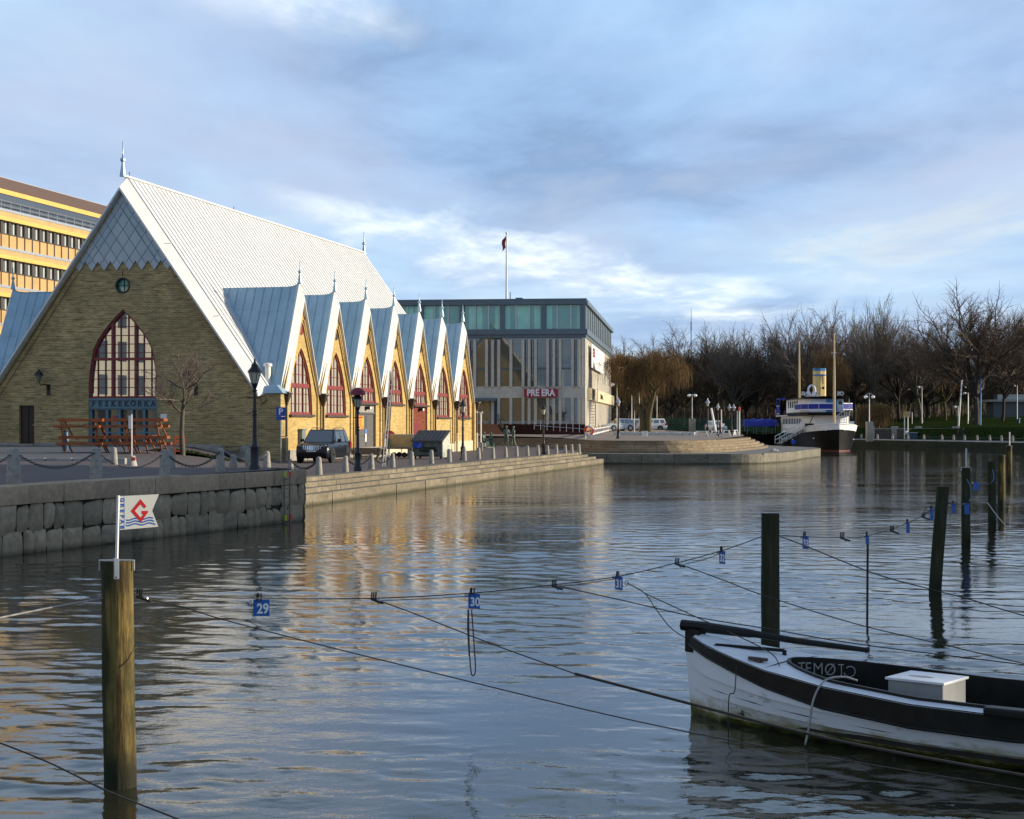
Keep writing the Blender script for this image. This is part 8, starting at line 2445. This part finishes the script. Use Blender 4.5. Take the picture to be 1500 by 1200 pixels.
# undergrowth in front of it
mb = MB()
for i in range(9000):
    D = rw.uniform(282, 345); px = rw.uniform(860, 1560); X = (px - CX) / F * D; z0 = 3.6 + (D - 280) * .03
    h = rw.uniform(.8, 4.2) * rw.random() + .6; a = rw.uniform(0, PI); wdt = rw.uniform(.05, .16); t = rw.uniform(-.9, .9); c_, s_ = math.cos(a) * wdt, math.sin(a) * wdt
    mb.add([(X - c_, D - s_, z0 - .5), (X + c_, D + s_, z0 - .5), (X + t, D + rw.uniform(-.6, .6), z0 + h)], [(0, 1, 2)])
tag(mb.build('undergrowth', M['twig_brown'], weld=False), 'brown undergrowth between the park trees', 'undergrowth', kind='stuff')

# ---- willow with hanging ochre twigs
def willow(px, py, ytop, wpx, D, label, seed, n=3600, trunk=True, mat_tw='twig_ochre', zmin=.12):
    p = tpt(px, py, D); p.z = gt(0, D) if D < 215 and trunk else p.z
    H = HC - (ytop - HY) / F * D - p.z; Wd = wpx / 2 / F * D
    rg = random.Random(seed); t = thing('willow', label, 'tree', p, 0)
    T, W = MB(), MB()
    tips = []
    for bx_, dx in ((-.55, -.8), (.15, .5)):
        pts = [Vector((bx_, 0, -.3)), Vector((bx_ + dx * -.05, 0, H * .14)), Vector((bx_ + dx * .5, .1, H * .30)), Vector((bx_ + dx * 1.4, .1, H * .48))]
        T.tube(smoothp(pts, 4), [.42 - .25 * i / 12 for i in range(13)], 8, cap=False)
        for i in range(8):
            a = 2 * PI * rg.random(); st = pts[2].lerp(pts[3], rg.random()) if i % 2 else pts[3]
            rr_ = rg.uniform(.35, .95); e = Vector((Wd * rr_ * math.cos(a), Wd * rr_ * math.sin(a) * .9, H * (.98 - .42 * rr_ ** 2) + rg.uniform(-.5, .2)))
            mid_ = st.lerp(e, .5) + Vector((0, 0, H * .06)); lp = smoothp([st, mid_, e], 5); T.tube(lp, [.16 - .13 * q / 10 for q in range(11)], 6, cap=False)
            tips += lp[3:]
            for q in range(5):
                s0 = lp[rg.randrange(3, 10)]; e2 = s0 + Vector((rg.uniform(-1, 1), rg.uniform(-1, 1), rg.uniform(-.1, .7))) * H * .16
                l2 = smoothp([s0, s0.lerp(e2, .5) + Vector((0, 0, .2)), e2], 4); W.tube(l2, [.045 - .03 * z_ / 8 for z_ in range(9)], 4, cap=False); tips += l2[2:]
    for i in range(n):
        b = tips[rg.randrange(len(tips))] + Vector((rg.gauss(0, .35), rg.gauss(0, .35), rg.gauss(0, .22)))
        r_ = math.hypot(b.x, b.y); ln = rg.uniform(.5, 2.3); outw = Vector((b.x, b.y, 0)).normalized() * rg.uniform(.1, .8) if r_ > .1 else Vector((0, 0, 0))
        q1 = b + outw * .5 + Vector((rg.uniform(-.3, .3), rg.uniform(-.3, .3), rg.uniform(.0, .35))); q2 = b + outw + Vector((rg.uniform(-.2, .2), rg.uniform(-.2, .2), -ln * .5)); q3 = q2 + Vector((rg.uniform(-.15, .15), rg.uniform(-.15, .15), -ln * .6))
        if q3.z < H * zmin: q3.z = H * zmin + rg.random()
        W.tube([b, q1, q2, q3], [.016, .014, .011, .007], 3, cap=False)
    T.build('trunk', M['bark_willow'], t, smooth='all', weld=False); W.build('crown', M[mat_tw], t, weld=False)
    return t
willow(948, 634, 507, 150, 180, 'big willow with ochre hanging twigs and a forked leaning trunk on the terrace', 3)
willow(1212, 628, 508, 74, 236, 'smaller ochre-twigged willow behind the funnel of the ship', 8, 2600)
willow(1284, 630, 592, 46, 226, 'low straw-coloured shrub right of the ship bow behind the two-globe lamp', 12, 1500, False, 'twig_ochre', .02)

# ---- small clipped tree before the hall
p = G(268, 667); kx = p.y / F
rg = random.Random(21); T, W = MB(), MB()
H = 152 * kx
trk = [Vector((.0, 0, -.2)), Vector((-.05, 0, 30 * kx)), Vector((-.02, 0, 61 * kx)), Vector((.03, 0, 78 * kx)), Vector((.12, 0, 96 * kx))]
T.tube(smoothp(trk, 4), [.125 - .07 * i / 16 for i in range(17)], 10, cap=False)
starts = [(trk[2], 61), (trk[2], 62), (trk[3], 75), (trk[3], 80), (trk[4], 94), (trk[4], 96), (trk[4], 96)]
def twig(p0, d, ln, r, lev):
    n = 4; pts = [p0]; q = p0.copy(); dd = d.copy()
    for i in range(n):
        dd = (dd + Vector((rg.uniform(-.3, .3), rg.uniform(-.3, .3), rg.uniform(-.12, .28)))).normalized(); q = q + dd * ln / n; pts.append(q.copy())
    (T if lev == 0 else W).tube(pts, [r * (1 - .6 * i / n) for i in range(n + 1)], 6 if lev == 0 else 4 if lev == 1 else 3, cap=False)
    if lev >= 3: return
    for i in range((7, 5, 4)[lev]):
        f_ = rg.uniform(.25, 1) * n * .999; i0 = int(f_); pp = pts[i0].lerp(pts[i0 + 1], f_ - i0)
        nd = (dd + Vector((rg.uniform(-1, 1), rg.uniform(-1, 1), rg.uniform(-.5, .8))) * .9).normalized()
        twig(pp, nd, ln * rg.uniform(.35, .62), max(.004, r * .42), lev + 1)
nb = 13
for i in range(nb):
    a = 2 * PI * i / nb + rg.uniform(-.2, .2); s0, _ = starts[i % len(starts)]
    el_ = rg.uniform(-.08, .55) if i % 4 else rg.uniform(.8, 1.3)
    d = Vector((math.cos(a) * math.cos(el_), math.sin(a) * math.cos(el_), math.sin(el_)))
    twig(s0.copy(), d, rg.uniform(1.6, 2.1) * (1.0 if el_ < .8 else .7), .042, 0)
t = thing('small_tree', 'small bare spreading tree in a grass patch before the brick front', 'tree', p)
T.build('trunk', M['bark_grey'], t, smooth='all', weld=False); W.build('crown', M['twig_grey'], t, weld=False)
